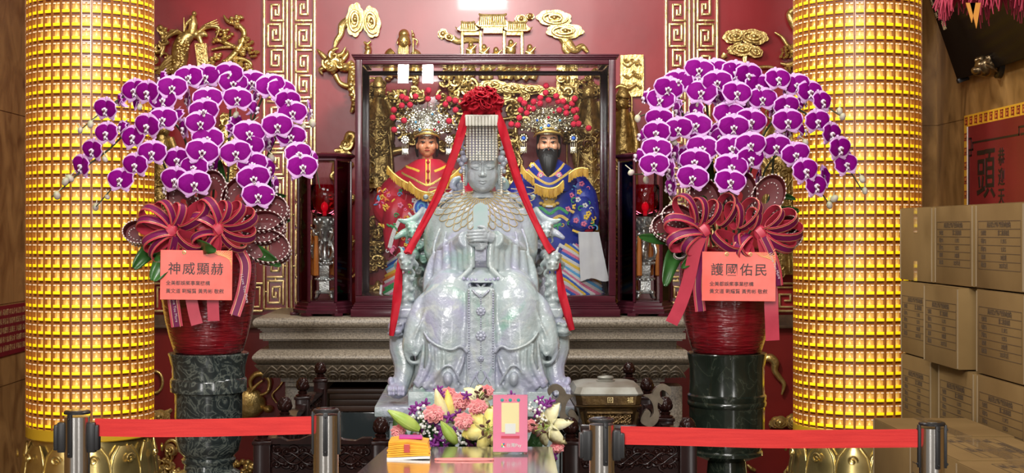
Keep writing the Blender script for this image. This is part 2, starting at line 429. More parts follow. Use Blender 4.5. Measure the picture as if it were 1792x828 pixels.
def cell_mesh():
    """one lamp cell, facing -Y at the origin: niche, seated figure, name tag, lid highlight lips; bottom at z = 0"""
    mb = MB(); w = 2*pi*PR/NCOL; h = ROWH
    iw = w*.84
    mb.mi = 0                                                        # frame round the cell
    mb.box((-w/2+.0018, -.006, h/2), (.0042, .018, h)); mb.box((w/2-.0018, -.006, h/2), (.0042, .018, h))
    mb.box((0, -.007, h-.002), (w, .017, .0038))
    mb.mi = 4; mb.box((0, -.003, .0055), (iw, .010, .009))           # dark slot under the tag
    mb.mi = 1; mb.box((0, .002, h*.55), (iw, .004, h*.8))            # glowing back of the niche
    mb.mi = 3; mb.bbox((0, -.0115, .0165), (iw, .004, .0125), .001)  # name tag
    mb.mi = 2                                                        # seated figure
    mb.lathe([(.0075, .023), (.0085, .027), (.0062, .030), (.0045, .036), (.0052, .039), (.002, .041)], (0, -.002, 0), 8, sy=.6)
    mb.ell((0, -.002, .0435), (.0031, .003, .0036), 7, 5)
    mb.mi = 5                                                        # lid reflections put in as two pale glowing lips at the top corners
    for sx in (-1, 1): mb.bbox((sx*iw*.27, -.012, h-.0085), (iw*.34, .006, .0062), .002)
    return mb
M_inkc = mat('brown_print', (0.22, 0.08, 0.0), .6)
def pillar(x, label, seed, rot):
    rnd = random.Random(seed)
    base = (x, 6.6, 0)
    t = thing('blessing_lamp_pillar', label, 'pillar', base, 'blessing-lamp pillars')
    z0 = .548
    MB().lathe([(PR-.004, .5), (PR-.004, 3.9)], base, 64).build('core', M_amber, t)
    MB().lathe([(PR+.012, .498), (PR+.016, .502), (PR+.016, .546), (PR+.012, .55)], base, 64).build('ring_band', M_yband, t, 30)
    proto = cell_mesh()
    mats = [M_amber, M_glow, M_buddha, M_label, M_slot, M_lidglint]
    cells = []
    rows = int((2.72-z0)/ROWH)+1
    for r in range(rows):
        for c in range(NCOL):
            a = 2*pi*c/NCOL+rot
            # facing direction of the cell; keep the side that looks into the hall
            fx, fy = sin(a), -cos(a)
            vx, vy = -x, -6.6
            if fx*vx+fy*vy < -1.2: continue
            cells.append((abs(r*ROWH+z0-1.4)*.3-(fx*vx+fy*vy)*.1, r, a))
    cells.sort()
    first = None; rest = MB()
    for i, (_, r, a) in enumerate(cells):
        Mx = Matrix.Translation((sin(a)*PR, -cos(a)*PR, z0+r*ROWH)) @ Matrix.Rotation(a, 4, 'Z')
        if i < 100:
            if first is None:
                first = proto.build('lamp_cell', mats, t, 30, local=True)
                off = first.location.copy(); o = first
            else:
                o = first.copy(); COL.objects.link(o)
            o.matrix_local = Mx @ Matrix.Translation(off)
        else:
            b0 = len(rest.v); rest.v.extend([tuple(Mx @ Vector(p)) for p in proto.v])
            rest.f.extend([[k+b0 for k in f] for f in proto.f]); rest.m.extend(proto.m)
    s = rest.build('lamp_cells', mats, t, 30, local=True, fix=False); s['kind'] = 'stuff'
    # lotus base of polished brass
    MB().lathe([(.37, 0), (.38, .02), (.38, .10), (.34, .12), (.30, .16), (.285, .24), (.262, .38), (.255, .497)], base, 64).build('base', M_brass, t)
    P = MB()
    for k in range(12):
        a = 2*pi*(k+.5)/12+rot
        for lay, (rr, zb, zt, ww, sc) in enumerate(((.256, .16, .475, .088, 1), (.262, .10, .36, .088, .8))):
            aa = a+(pi/12 if lay else 0)
            n0 = len(P.v)
            sec = []
            for i in range(9):
                u = i/8; wz = ww*sin(pi*(.12+.80*u))**.42*(1 if u < .97 else .7); z = zb+(zt-zb)*u
                bulge = .012+.032*sin(pi*u)+(.010 if u > .8 else 0)
                sec.append([Vector((wz*sx, -(rr+bulge*(1-.55*sx*sx)), z)) for sx in (-1, -.8, -.5, -.2, 0, .2, .5, .8, 1)])
            P.rings(sec, closed=False)
            # curled rim and middle rib of the petal
            for sx in (-1, 1): P.tube([Vector((r_[4].x+sx*abs(r_[8].x)*.90, r_[0].y-.004, r_[0].z)) for r_ in sec], .006, 6)
            P.tube(spiral((0, zt-.05), .022, 1.3, -(rr+.055)), .005, 5)
            P.xf(Matrix.Translation(base) @ Matrix.Rotation(aa, 4, 'Z'), n0)
    P.build('lotus_petals', M_brass, t, 60)
    return t
pillar(-1.702, 'left glowing gold pillar of small blessing lamps on a brass lotus base', 1, .03)
pillar(1.702, 'right glowing gold pillar of small blessing lamps beside the cardboard cartons', 2, -.05)
# ------------------------------------------------------------------ stone altar
YA = 7.40
ax0, ax1 = (442-CX)*S(YA), (1212-CX)*S(YA)
def zA(y): return ZC-(y-HZ)*S(YA)
ta = thing('stone_altar', 'long grey stone altar with a lotus-petal frieze under the glass case', 'altar', ((ax0+ax1)/2, 7.82, 0))
def moulding(prof, x0, x1, yb=8.33):
    """profile [(set-back from YA, z, end inset)] run along x with mitred ends"""
    mb = MB(); R = []
    for d, z, e in prof: R.append([Vector((x0+e, yb, z)), Vector((x0+e, YA+d, z)), Vector((x1-e, YA+d, z)), Vector((x1-e, yb, z))])
    mb.rings(R); return mb
pr = []
zt, zb = zA(556), zA(575)
for i in range(13):
    a = pi*i/12; pr.append((.028-.028*sin(a), zb+(zt-zb)*(1-cos(a))/2, .028-.028*sin(a)))
moulding(pr, ax0, ax1).build('top_slab', M_stone, ta, 30)
q = [(.045, zA(598), .045), (.045, zA(595), .045), (.030, zA(594.5), .03), (.030, zA(584), .03), (.042, zA(583), .042), (.042, zA(580.5), .042), (.034, zA(580), .034), (.034, zA(577), .034), (.022, zA(576.5), .022), (.022, zA(574.5), .022)]
moulding(q, ax0, ax1).build('moulding', M_stone, ta, 20)
q = [(.085, zA(615), .07)]+[(.085-.02*(1-cos(pi/2*i/5)), zA(615-16*i/5), .07) for i in range(6)]
moulding(q, ax0, ax1).build('recess', mat('dark_granite', (.15, .125, .095), .5, col2=(.08, .065, .05), scale=130), ta, 30)
q = [(.03-.055*sin(pi*i/14), zA(640-27*i/14), .03-.03*sin(pi*i/14)) for i in range(15)]
moulding(q, ax0, ax1).build('torus', M_stone, ta, 40)
q = [(.055-.07*(i/8)**.7, zA(663-24*i/8), .08-.07*(i/8)**.7) for i in range(9)]
moulding(q, ax0, ax1).build('frieze', M_stone2, ta, 60)
lp = MB()
xx = ax0+.10; pitch = 35.2*S(YA); k = 0
while xx < ax1-.06:
    for lay in range(2):
        c = xx+(pitch/2 if lay == 0 else 0)
        if c > ax1-.05: continue
        hw = pitch*.55; z0 = zA(662); z1 = zA(640 if lay else 639)
        for s_, dd in ((1.0, 0), (.62, .012), (.34, .02)):
            pts = []
            for i in range(-8, 9):
                u = i/8; hgt = (1-abs(u)**1.15)**.9 if s_ == 1 else sqrt(max(0, 1-u*u))
                z = z0+(z1-z0)*hgt*s_*(1 if s_ == 1 else .95); v = (z-z0)/(z1-z0)
                pts.append(Vector((c+u*hw*s_, YA+.040-.07*max(0, v)**.7-.008-dd*.5, z)))
            lp.tube(pts, .0052 if s_ == 1 else .0036, 5)
            # petal body
            if s_ == 1:
                row0 = [Vector((p.x, YA+.044, z0)) for p in pts]; row1 = [p+Vector((0, .001-.007*lay, -.001)) for p in pts]
                mid = [(a+c2)/2+Vector((0, -.012, 0)) for a, c2 in zip(row0, row1)]
                lp.rings([row0, mid, row1], closed=False)
    xx += pitch
lp.build('lotus_frieze', M_stone2, ta, 60)
moulding([(.075, zA(671), .13), (.075, zA(663), .13)], ax0, ax1).build('under_band', M_stone, ta, 0)
moulding([(.10, zA(680), .15), (.10, zA(671.5), .15)], ax0, ax0+.50).build('bracket', M_stone, ta, 0)
moulding([(.10, zA(680), .15), (.10, zA(671.5), .15)], ax1-.50, ax1).build('bracket', M_stone, ta, 0)
for x0, x1 in ((499, 527), (1164, 1194)):
    xa, xb = (x0-CX)*S(7.55), (x1-CX)*S(7.55)
    b = MB();
    b.bbox(((xa+xb)/2, 7.62, zA(681)/2), (xb-xa, .16, zA(681)), .008); b.bbox(((xa+xb)/2, 7.62, .03), (xb-xa+.05, .2, .06), .008)
    b.build('leg', M_stone, ta, 30)
tag(MB().bbox((0, 8.29, .29), (1.9, .05, .58), .004).build('shade_backing', M_black), 'black sheet for the shade in the void behind the altar legs', 'board')  # black sheet stands in for the shade in the void under the altar
# low dark wooden chest under the altar
tb = thing('wooden_chest', 'dark brown wooden chest under the left end of the stone altar', 'chest', ((650-CX)*S(7.5), 7.75, 0))
xa, xb = (572-CX)*S(7.5), (1085-CX)*S(7.5)
zz = lambda y: ZC-(y-HZ)*S(7.5)
b = MB(); b.bbox(((xa+xb)/2, 7.8, (zz(682)+zz(690))/2), (xb-xa, .55, zz(682)-zz(690)), .005); b.build('lid', M_brown, tb, 30)
b = MB()
for k in range(3): b.bbox(((xa+xb)/2, 7.8, zz(690)-.015-.031*k-.001), (xb-xa-.02, .52, .029), .003)
b.build('body', M_brown, tb, 30)
for x in (xa+.04, xb-.04):
    for y in (7.57, 8.03): MB().bbox((x, y, (zz(722))/2), (.05, .05, zz(722)-.002), .004).build('leg', M_dark, tb, 30)
# pane of dark glass leaning in front of the chest
xa, xb = (592-CX)*S(7.35), (690-CX)*S(7.35); zt = ZC-(722-HZ)*S(7.35)
b = MB(); b.bbox(((xa+xb)/2, 7.35, zt/2), (xb-xa, .012, zt), .003)
tag(b.build('dark_glass_screen', mat('dark_tinted_glass', (.02, .026, .028), .08, coat=.5), smooth=30), 'dark glass screen standing on the floor under the altar', 'glass screen')

# ------------------------------------------------------------------ glass display case on the altar
YF, YB = 7.46, 8.02
ZAT = zA(556)
tc = thing('display_case', 'large maroon-framed glass case on the altar holding two robed deity statues', 'display case', ((849-CX)*S(YF), (YF+YB)/2, ZAT))
X = lambda p: (p-CX)*S(YF)
Zc = lambda y: ZC-(y-HZ)*S(YF)
x0, x1 = X(621), X(1078)
b = MB(); yc = (YF+YB)/2; dd = YB-YF
for zl, zh, gr in ((ZAT+.001, Zc(541), .020), (Zc(541), Zc(537), .014), (Zc(537), Zc(533), .008), (Zc(533), Zc(530), .003), (Zc(530), Zc(518), -.002)):
    b.bbox(((x0+x1)/2, yc, (zl+zh)/2), (x1-x0+2*gr, dd+2*gr, zh-zl), .004)
b.build('base', M_maroon, tc, 30)
pw = .036
for sx, px in ((0, x0), (1, x1)):
    for y in (YF+pw/2, YB-pw/2):
        b = MB(); b.bbox((px+(pw/2 if sx == 0 else -pw/2), y, (Zc(518)+Zc(104))/2), (pw, pw, Zc(104)-Zc(518)), .006); b.build('post', M_maroon, tc, 30)
def rails(z, h, ins=0):
    b = MB()
    for y in (YF+pw/2, YB-pw/2): b.bbox(((x0+x1)/2, y, z), (x1-x0-2*pw*.98, pw*.9, h), .005)
    for x in (x0+pw/2, x1-pw/2): b.bbox((x, yc, z), (pw*.9, dd-2*pw*.98, h), .005)
    return b
rails(Zc(108.3), .024).build('top_rail', M_maroon, tc, 30)
b = MB()
for zl, zh, gr in ((Zc(104), Zc(101), .003), (Zc(101), Zc(98), .012), (Zc(98), Zc(95), .016)):
    for y0, y1 in ((YF-gr, YF+.05),): b.bbox(((x0+x1)/2, (y0+y1)/2, (zl+zh)/2), (x1-x0+2*gr, y1-y0, zh-zl), .003)
    for xa, xb in ((x0-gr, x0+.05), (x1-.05, x1+gr)): b.bbox(((xa+xb)/2, yc, (zl+zh)/2), (xb-xa, dd-.09, zh-zl), .003)
b.build('cornice', M_maroon, tc, 30)
MB().box(((x0+x1)/2, YF+.012, (Zc(518)+Zc(112))/2), (x1-x0-2*pw, .005, Zc(112)-Zc(518))).build('glass_pane', M_glass, tc, 0)
for x in (x0+.012, x1-.012): MB().box((x, yc, (Zc(518)+Zc(112))/2), (.005, dd-2*pw, Zc(112)-Zc(518))).build('glass_pane', M_glass, tc, 0)
MB().box(((x0+x1)/2, yc, Zc(99)), (x1-x0-.1, dd-.1, .005)).build('glass_top', M_glass, tc, 0)
CASE_FLOOR = Zc(518)
# ------------------------------------------------------------------ gilded carvings mounted on the back wall
SW = S(YW)
def wv(x, y, d=0.0): return W(x, y, YW) + Vector((0, -d, 0))
def lobe_outline(cx, cy, rx, ry, n, amp, ph, rot=0):
    out = []
    for i in range(n*6):
        a = 2*pi*i/(n*6); k = 1+amp*abs(sin(a*n/2+ph))-amp*.5
        x, y = rx*k*cos(a), ry*k*sin(a); out.append((cx+x*cos(rot)-y*sin(rot), cy+x*sin(rot)+y*cos(rot)))
    return out
def cloud(label, lobes, tails=(), depth=.05, name='cloud_relief'):
    x, y = lobes[0][0], lobes[0][1]
    p = wv(x, y); t = thing(name, label, 'carved relief', p, 'gilded carvings on the back wall')
    for i, (cx, cy, rx, ry, rot) in enumerate(lobes):
        b = MB(); b.relief(pxz(lobe_outline(cx, cy, rx, ry, 7, .12, i, rot), YW), YW-.004-.006*i, depth, min(rx, ry)*SW*.55, 4)
        for k, (f, cw) in enumerate(((.80, 1), (.48, -1))):
            P = []
            for j in range(30):
                u = j/29; a = 2*pi*1.15*u*cw+i+k*2; r = f*(1-.55*u); xx, yy = rx*r*cos(a), ry*r*sin(a)
                P.append(wv(cx+xx*cos(rot)-yy*sin(rot), cy+xx*sin(rot)+yy*cos(rot), depth*(.96+.12*k)+.006*i))
            b.tube(P, [.0055, .009, .006], 6)
        b.ell(wv(cx, cy, depth*1.0+.006*i), (.016, .02, .016), 9, 7); b.build('lobe', M_gold, t, 50)
    for pts, rad in tails:
        b = MB(); C = curve([wv(a, c, depth*.5) for a, c in pts], 8); rr = [lerp_list(rad, i/(len(C)-1))*SW for i in range(len(C))]
        b.tube(C, rr, 8, flat=.45, up=(0, 1, 0))
        for f in (-.45, .45): b.tube([q+Vector((0, -r*.42, 0))+Vector((f*r, 0, f*r*.4)) for q, r in zip(C, rr)], [.004, .005, .003], 5)
        b.build('tail', M_gold, t, 60)
    return t
def curls(b, cx, cy, w, h, n, seed, d=.02, r0=.010):
    """loose acanthus curls and pebbles filling a box of pixels"""
    rr = random.Random(seed)
    for k in range(n):
        x, y = cx+rr.uniform(-w/2, w/2), cy+rr.uniform(-h/2, h/2); r = rr.uniform(.016, .040)
        q = wv(x, y); b.tube(spiral((q.x, q.z), r, rr.uniform(.7, 1.5), YW-d-rr.uniform(0, .025), .012, rr.uniform(0, 6), 16, rr.uniform(.6, 1.1), rr.choice((-1, 1))), [r0*1.1, r0, r0*.5], 6)
        b.ell(wv(x+rr.uniform(-6, 6), y+rr.uniform(-6, 6), d), (rr.uniform(.012, .026), .02, rr.uniform(.010, .02)), 8, 6, (0, rr.uniform(0, 3), 0))
def pine(b, cx, cy, rx, ry, seed, d=.03):
    rr = random.Random(seed)
    for k in range(14):
        a = rr.uniform(0, 2*pi); u = sqrt(rr.random()); b.ell(wv(cx+rx*u*cos(a), cy+ry*u*sin(a), d+rr.uniform(0, .02)), (rx*SW*.30, .018, ry*SW*.34), 8, 6)
def limb(b, pts, rad, d=.03, flat=1): 
    C = curve([wv(x, y, d+(q if q else 0)) for x, y, q in [(p+(0,))[:3] for p in pts]], 7)
    b.tube(C, [r*SW for r in rad], 8, flat=flat, up=(0, 1, 0) if flat != 1 else None)
def robed(name, label, cx, top, bot, hw, seed, headr=9, hat=0, d=.05):
    """standing robed figure in high relief: head, robe with folds, sleeves, sash"""
    rr = random.Random(seed); t = thing(name, label, 'carved relief', wv(cx, bot), 'gilded carvings on the back wall'); H_ = bot-top
    b = MB(); el(b, cx, top+headr*1.1, YW-d-.02, headr, headr*SW, headr*1.2); el(b, cx, top+headr*1.4, YW-d-.055, headr*.3, .008, headr*.3)
    for q in (-1, 1): el(b, cx+q*headr*.4, top+headr*.95, YW-d-.050, headr*.25, .006, headr*.12)
    if hat: 
        b.lathe([(headr*1.05*SW, 0), (headr*1.15*SW, .012), (headr*.9*SW, .03), (headr*.5*SW, .06)], wv(cx, top+headr*.5, d+.02), 14)
    b.build('head', M_goldshade, t, 60)
    b = MB(); yS = top+headr*2.1
    R = []
    for i in range(12):
        u = i/11; w_ = hw*(.45+.55*min(1, u*4))*(1-.12*sin(u*pi)+.18*u); y = yS+(bot-yS)*u; ring = []
        for j in range(32):
            a = 2*pi*j/32; fold = 1+.07*sin(9*a+seed)*min(1, u*2); q = wv(cx+w_*cos(a)*fold, y, 0); ring.append(q+Vector((0, -max(0, (d+.03)*(sin(a)*fold+.25)), 0)))
        R.append(ring)
    b.rings(R); b.build('robe', M_goldshade, t, 60)
    b = MB()
    for k in range(9):
        x0 = cx+hw*(-.8+.2*k)*.7; x1 = cx+hw*(-.9+.225*k)
        limb(b, [(x0, yS+H_*.25), ((x0+x1)/2+rr.uniform(-3, 3), yS+H_*.5), (x1+rr.uniform(-3, 3), bot-3)], [1.2, 2.4, 2], d+.03)
    for k in range(3): limb(b, [(cx-hw*.75, yS+H_*(.2+.13*k)), (cx, yS+H_*(.28+.14*k), .012), (cx+hw*.75, yS+H_*(.2+.13*k))], [1.2, 2, 1.2], d+.035)
    b.build('folds', M_goldshade, t, 60)
    for s in (-1, 1):
        b = MB(); limb(b, [(cx+s*hw*.55, yS+4), (cx+s*hw*.95, yS+H_*.16), (cx+s*hw*.55, yS+H_*.27, .03), (cx+s*hw*.15, yS+H_*.24, .045)], [hw*.24, hw*.28, hw*.24, hw*.16], d)
        limb(b, [(cx+s*hw*.75, yS+H_*.22), (cx+s*hw*.85, yS+H_*.38), (cx+s*hw*.7, yS+H_*.48)], [hw*.22, hw*.26, hw*.12], d); b.build('sleeve', M_goldshade, t, 60)
    b = MB(); curls(b, cx, yS+H_*.55, hw*1.3, H_*.7, int(H_/7), seed+90, d+.035, .006); curls(b, cx, top+headr*.6, headr*2.6, headr*1.6, 7, seed+70, d+.01, .006); b.build('brocade', M_goldshade, t, 60)
    return t
cloud('gilded double cloud with curling tail on the red wall above the left dragon', [(622, 36, 15, 29, .05), (651, 40, 15, 27, -.15)], [([(611, 38), (600, 45), (597, 60), (590, 72), (586, 84)], [9, 7, 5, 5, 2])])
cloud('gilded stacked cloud with curling tail on the wall right of the carved gateway', [(969, 33, 30, 14, .05), (988, 56, 32, 13, 0)], [([(985, 62), (994, 78), (1006, 88), (1018, 82), (1028, 92)], [11, 9, 6, 5, 3]), ([(990, 70), (988, 86), (995, 94)], [7, 5, 4])])
cloud('small gilded cloud floating at the right roof of the carved gateway', [(912, 34, 11, 7, 0), (927, 30, 8, 5, 0)], [([(898, 42), (906, 38)], [3, 4])], .03)
cloud('small gilded cloud drifting at the left roof of the carved gateway', [(775, 60, 8, 9, .4), (786, 66, 10, 6, .3)], [([(792, 68), (803, 73), (818, 70), (838, 72)], [6, 5, 5, 3])], .03)
cloud('gilded cloud cluster on the red wall above the right orchids', [(1284, 65, 21, 12, -.1), (1316, 66, 26, 13, .1), (1296, 88, 24, 11, 0), (1318, 92, 14, 10, .3)], [([(1304, 92), (1302, 108), (1310, 120)], [5, 4, 5]), ([(1268, 96), (1262, 102)], [6, 3])])
cloud('gilded cloud low on the red dado, right of the right pedestal', [(1362, 738, 17, 11, 0), (1384, 736, 12, 13, 0)], [([(1350, 744), (1345, 740)], [6, 3])], .045)
cloud('gilded cloud low on the red dado, left of the left pedestal', [(280, 728, 20, 12, 0)], [([(292, 722), (302, 716)], [5, 3])], .045)
# --- carved gateway
t = thing('gateway_relief', 'gilded carving of a triple-roofed gateway on the red wall above the glass case', 'carved relief', wv(852, 95), 'gilded carvings on the back wall')
for x0, x1, yr, ye, col in ((838, 886, 27, 44, 46), (806, 832, 40, 52, 60), (888, 922, 40, 52, 60)):
    b = MB(); e = 6
    b.prism(pxz([(x0-e, ye+2), (x0+2, ye-6), (x0+5, yr+3), (x1-5, yr+3), (x1-2, ye-6), (x1+e, ye+2), (x1, ye+5), (x0, ye+5)], YW), YW-.07, YW-.01)
    k = x0+1
    while k < x1: limb(b, [(k+(2 if k < (x0+x1)/2 else -2)*.6, yr+3), (k, ye+3)], [1.1, 1.1], .072); k += 3.4
    limb(b, [(x0+2, yr), (x0+5, yr+2.5), (x1-5, yr+2.5), (x1-2, yr)], [1.8, 2, 2, 1.8], .072)
    for s in (-1, 1): limb(b, [((x0-e+2) if s < 0 else (x1+e-2), ye+3), ((x0-e-3) if s < 0 else (x1+e+3), ye-3)], [1.8, .6], .05)
    b.build('roof', M_gold, t, 30)
b = MB(); b.box2(wv(846, 49, .05), wv(879, 60, 0)); b.box2(wv(812, 57, .045), wv(838, 63, 0)); b.box2(wv(886, 57, .045), wv(912, 63, 0))
for x in range(842, 884, 5): b.box2(wv(x, 48, .056), wv(x+3, 52, .04))
b.build('lintel', M_gold, t, 0)
for x in (809, 841, 882, 913):
    b = MB(); p0, p1 = wv(x-2.5, 56, .05), wv(x+2.5, 112, .01); b.bbox(((p0.x+p1.x)/2, YW-.03, (p0.z+p1.z)/2), (p1.x-p0.x, .04, p0.z-p1.z), .004); b.build('pillar', M_gold, t, 30)
for k, (x, y) in enumerate(((824, 84), (847, 88), (894, 80), (927, 88), (868, 93))):
    b = MB(); el(b, x, y-5, YW-.04, 5, .03, 6); el(b, x, y+8, YW-.03, 9, .03, 11); limb(b, [(x-8, y+4), (x, y+6), (x+9, y-3)], [2.5, 3, 2], .05); b.build('small_figure', M_gold, t, 60)
# --- old man with a staff
t = thing('sage_relief', 'gilded bearded sage with a staff rising above the top left of the glass case', 'carved relief', wv(706, 140), 'gilded carvings on the back wall')
b = MB(); el(b, 707, 72, YW-.05, 11, .045, 15); el(b, 707, 60, YW-.045, 9.5, .04, 9)
for s in (-1, 1): el(b, 707+s*4.5, 72, YW-.092, 2.4, .006, 1.4); limb(b, [(707+s*9, 70), (707+s*11, 78)], [1.8, 2], .04)
el(b, 708, 77, YW-.098, 2.4, .01, 3)
for k in range(7): limb(b, [(700+2.4*k, 82), (699+2.6*k, 96), (702+1.8*k, 112)], [1.6, 2, 1], .07)
b.build('head', M_gold, t, 60)
b = MB(); limb(b, [(690, 92), (684, 100), (686, 130)], [8, 12, 16], .03); limb(b, [(722, 92), (730, 102), (728, 130)], [7, 10, 14], .03); limb(b, [(706, 100), (706, 135)], [18, 22], .03); b.build('robe', M_gold, t, 60)
b = MB(); limb(b, [(723, 108), (724, 80), (722, 56)], [1.6, 1.6, 1.4], .07); el(b, 723, 62, YW-.07, 3, .02, 5); limb(b, [(724, 70), (731, 74), (729, 82)], [1.5, 1.8, 1], .07); b.build('staff', M_gold, t, 60)
b = MB(); el(b, 644, 84, YW-.04, 6, .03, 5)
limb(b, [(642, 78), (646, 88), (644, 97), (650, 108)], [3, 4.5, 6, 5], .04); limb(b, [(638, 75), (644, 79), (650, 74)], [1.5, 3, 1.5], .05)
tag(b.build('deer_head_relief', M_gold, None, 60), 'small gilded animal head peeking over the left end of the glass case', 'carved relief', 'gilded carvings on the back wall')
# --- dragon, left of the case
t = thing('dragon_relief', 'gilded dragon with flame mane on the red wall, left of the glass case', 'carved relief', wv(592, 150), 'gilded carvings on the back wall')
b = MB(); el(b, 582, 112, YW-.05, 14, .045, 15); curls(b, 584, 112, 26, 26, 10, 3, .06, .008); el(b, 604, 118, YW-.05, 10, .04, 8); b.build('head', M_gold, t, 60)
b = MB()
for pts in (((572, 104), (564, 96), (556, 88)), ((578, 98), (584, 90), (594, 86)), ((590, 100), (600, 96), (606, 84)), ((600, 108), (608, 98), (610, 90)), ((570, 120), (562, 124), (566, 132))): limb(b, pts, [5, 4, 1], .05)
b.build('flame_mane', M_gold, t, 60)
b = MB()
for pts, rd in ((((588, 132), (596, 146), (610, 152), (628, 148)), [5, 4, 5, 6]), (((612, 110), (618, 122), (616, 150), (622, 176), (616, 198)), [6, 8, 7, 6, 3]), (((606, 246), (612, 236), (620, 240), (614, 252), (606, 262), (612, 272)), [4, 6, 6, 5, 5, 3])): limb(b, pts, rd, .045)
for k in range(9): el(b, 616+3*sin(k), 112+9*k, YW-.075, 5, .012, 3.5)
b.build('body', M_gold, t, 60)
b = MB(); curls(b, 598, 300, 34, 120, 18, 5, .03); curls(b, 596, 430, 36, 170, 26, 6, .03); limb(b, [(606, 250), (590, 300), (604, 360), (588, 420), (602, 480), (594, 530)], [6, 10, 9, 10, 9, 6], .03)
tag(b.build('scrollwork_relief', M_gold, None, 60), 'gilded scrollwork seen behind the left lantern cabinet', 'carved relief', 'gilded carvings on the back wall')
# --- ceremonial fan with its bearer, right of the case
t = thing('ceremonial_fan_relief', 'gilded rectangular ceremonial fan on a pole, right of the glass case', 'carved relief', wv(1105, 190), 'gilded carvings on the back wall')
b = MB(); rp = smooth_poly([(1089, 98), (1120, 97), (1125, 103), (1125, 163), (1120, 169), (1092, 169), (1086, 163), (1085, 104)], 3); b.relief(pxz(rp, YW), YW-.02, .02, .012, 3)
rr = random.Random(4)
for k in range(16):
    x, y = 1090+rr.random()*30, 102+rr.random()*62; q = wv(x, y); b.tube(spiral((q.x, q.z), .014, 1.2, YW-.042, .004, rr.uniform(0, 6), 14, .7), .004, 5)
for k in range(3): limb(b, [(1088, 112+20*k), (1098, 118+20*k), (1110, 110+20*k), (1122, 116+20*k)], [1, 1.6, 1.6, 1], .042)
b.build('fan', M_gold, t, 40)
b = MB(); limb(b, [(1105, 168), (1105, 250)], [1.8, 1.8], .02); limb(b, [(1072, 158), (1084, 152), (1098, 156), (1112, 148)], [2, 4, 4, 1.5], .06); b.build('pole', M_gold, t, 60)
robed('attendant_relief', 'gilded robed attendant carved on the wall under the ceremonial fan', 1088, 168, 545, 25, 3, 12, 1)
# --- phoenix rider and pine tree, above the left orchids
t = thing('phoenix_relief', 'gilded phoenix carrying a small rider on the red wall above the left orchids', 'carved relief', wv(345, 125), 'gilded carvings on the back wall')
b = MB(); el(b, 340, 24, YW-.06, 4.5, .02, 5); limb(b, [(340, 30), (341, 45), (338, 62)], [5, 8, 7], .05); limb(b, [(338, 36), (330, 44), (326, 56)], [3, 3, 1.5], .06); limb(b, [(326, 34), (326, 58)], [1.2, 1.2], .07); b.build('rider', M_gold, t, 60)
b = MB()
for k in range(9): limb(b, [(348+2*k, 60-1.5*k), (362+3*k, 46+.6*k), (382+.8*k*(3-k*.4), 36+4.2*k)], [3.2, 3, .8], .04+.003*k)
for k in range(8): limb(b, [(326-1.5*k, 62-k), (312-2*k, 56+1.5*k), (299-1*k, 54+3.2*k)], [3.2, 3, .8], .04+.003*k)
b.build('wings', M_gold, t, 60)
b = MB(); limb(b, [(352, 66), (340, 60), (326, 68), (318, 84), (316, 104), (312, 122), (304, 132)], [6, 10, 13, 15, 15, 13, 6], .03)
for k in range(40): rr2 = random.Random(k); u = rr2.random(); el(b, 322-14*u+rr2.uniform(-11, 11), 66+58*u, YW-.085-.01*rr2.random(), 3.4, .008, 2.6)
for k in range(5): limb(b, [(304, 100+6*k), (292, 110+5*k), (282-2*k, 122+2*k)], [4, 3.5, 1], .05)
b.build('body', M_gold, t, 60)
b = MB(); limb(b, [(356, 78), (352, 66), (360, 62), (366, 66)], [4, 5, 6, 2], .06); b.build('head', M_gold, t, 60)
b = MB(); b.prism(pxz([(344, 78), (364, 78), (369, 128), (350, 128)], YW), YW-.06, YW-.02)
for k in range(9): limb(b, [(346+rr.uniform(0, 14), 82+4*k), (350+rr.uniform(0, 14), 86+4*k)], [1, 1], .062)
tag(b.build('tablet_relief', M_gold, None, 30), 'gilded upright tablet carved between the phoenix and the pine tree', 'carved relief', 'gilded carvings on the back wall')
t = thing('pine_tree_relief', 'gilded knotty pine tree on the red wall above the left orchids', 'carved relief', wv(410, 135), 'gilded carvings on the back wall')
b = MB(); limb(b, [(372, 140), (388, 118), (404, 104), (418, 88), (426, 72), (428, 56), (416, 44), (400, 38), (393, 28)], [5, 5, 6, 6, 5, 5, 5, 4, 1.5], .03); limb(b, [(372, 88), (392, 84), (410, 84)], [2, 3, 3], .03); limb(b, [(404, 104), (424, 104), (440, 112), (438, 128)], [4, 4, 3, 2], .03); limb(b, [(380, 70), (396, 76), (414, 84)], [3, 4, 4], .03); b.build('trunk', M_gold, t, 60)
for k, (x, y, rx, ry) in enumerate(((418, 40, 14, 10), (395, 60, 14, 9), (384, 72, 12, 6), (432, 74, 12, 9), (424, 90, 20, 9), (444, 94, 10, 7), (384, 104, 14, 9), (372, 116, 12, 8), (416, 112, 12, 9), (436, 120, 14, 9), (408, 126, 10, 7), (428, 134, 16, 8))):
    b = MB(); pine(b, x, y, rx, ry, k); b.build('pine_clump', M_gold, t, 60)
b = MB(); curls(b, 280, 80, 26, 60, 12, 8, .03, .007); limb(b, [(270, 122), (300, 118), (316, 120)], [4, 4, 2], .03); limb(b, [(284, 96), (292, 66), (292, 58)], [5, 3, 1], .03)
tag(b.build('pagoda_rock_relief', M_gold, None, 60), 'gilded rocks and leaves carved beside the left pillar, above the orchids', 'carved relief', 'gilded carvings on the back wall')
robed('maiden_relief', 'gilded robed maiden carved on the wall behind the left orchids, beside the pillar', 287, 215, 480, 26, 5, 11, 0)
b = MB(); curls(b, 400, 262, 34, 130, 22, 12, .03, .008); limb(b, [(404, 200), (396, 240), (408, 280), (398, 330)], [5, 8, 8, 5], .03)
tag(b.build('blossom_relief', M_gold, None, 60), 'gilded blossom carving glimpsed through the middle of the left orchids', 'carved relief', 'gilded carvings on the back wall')
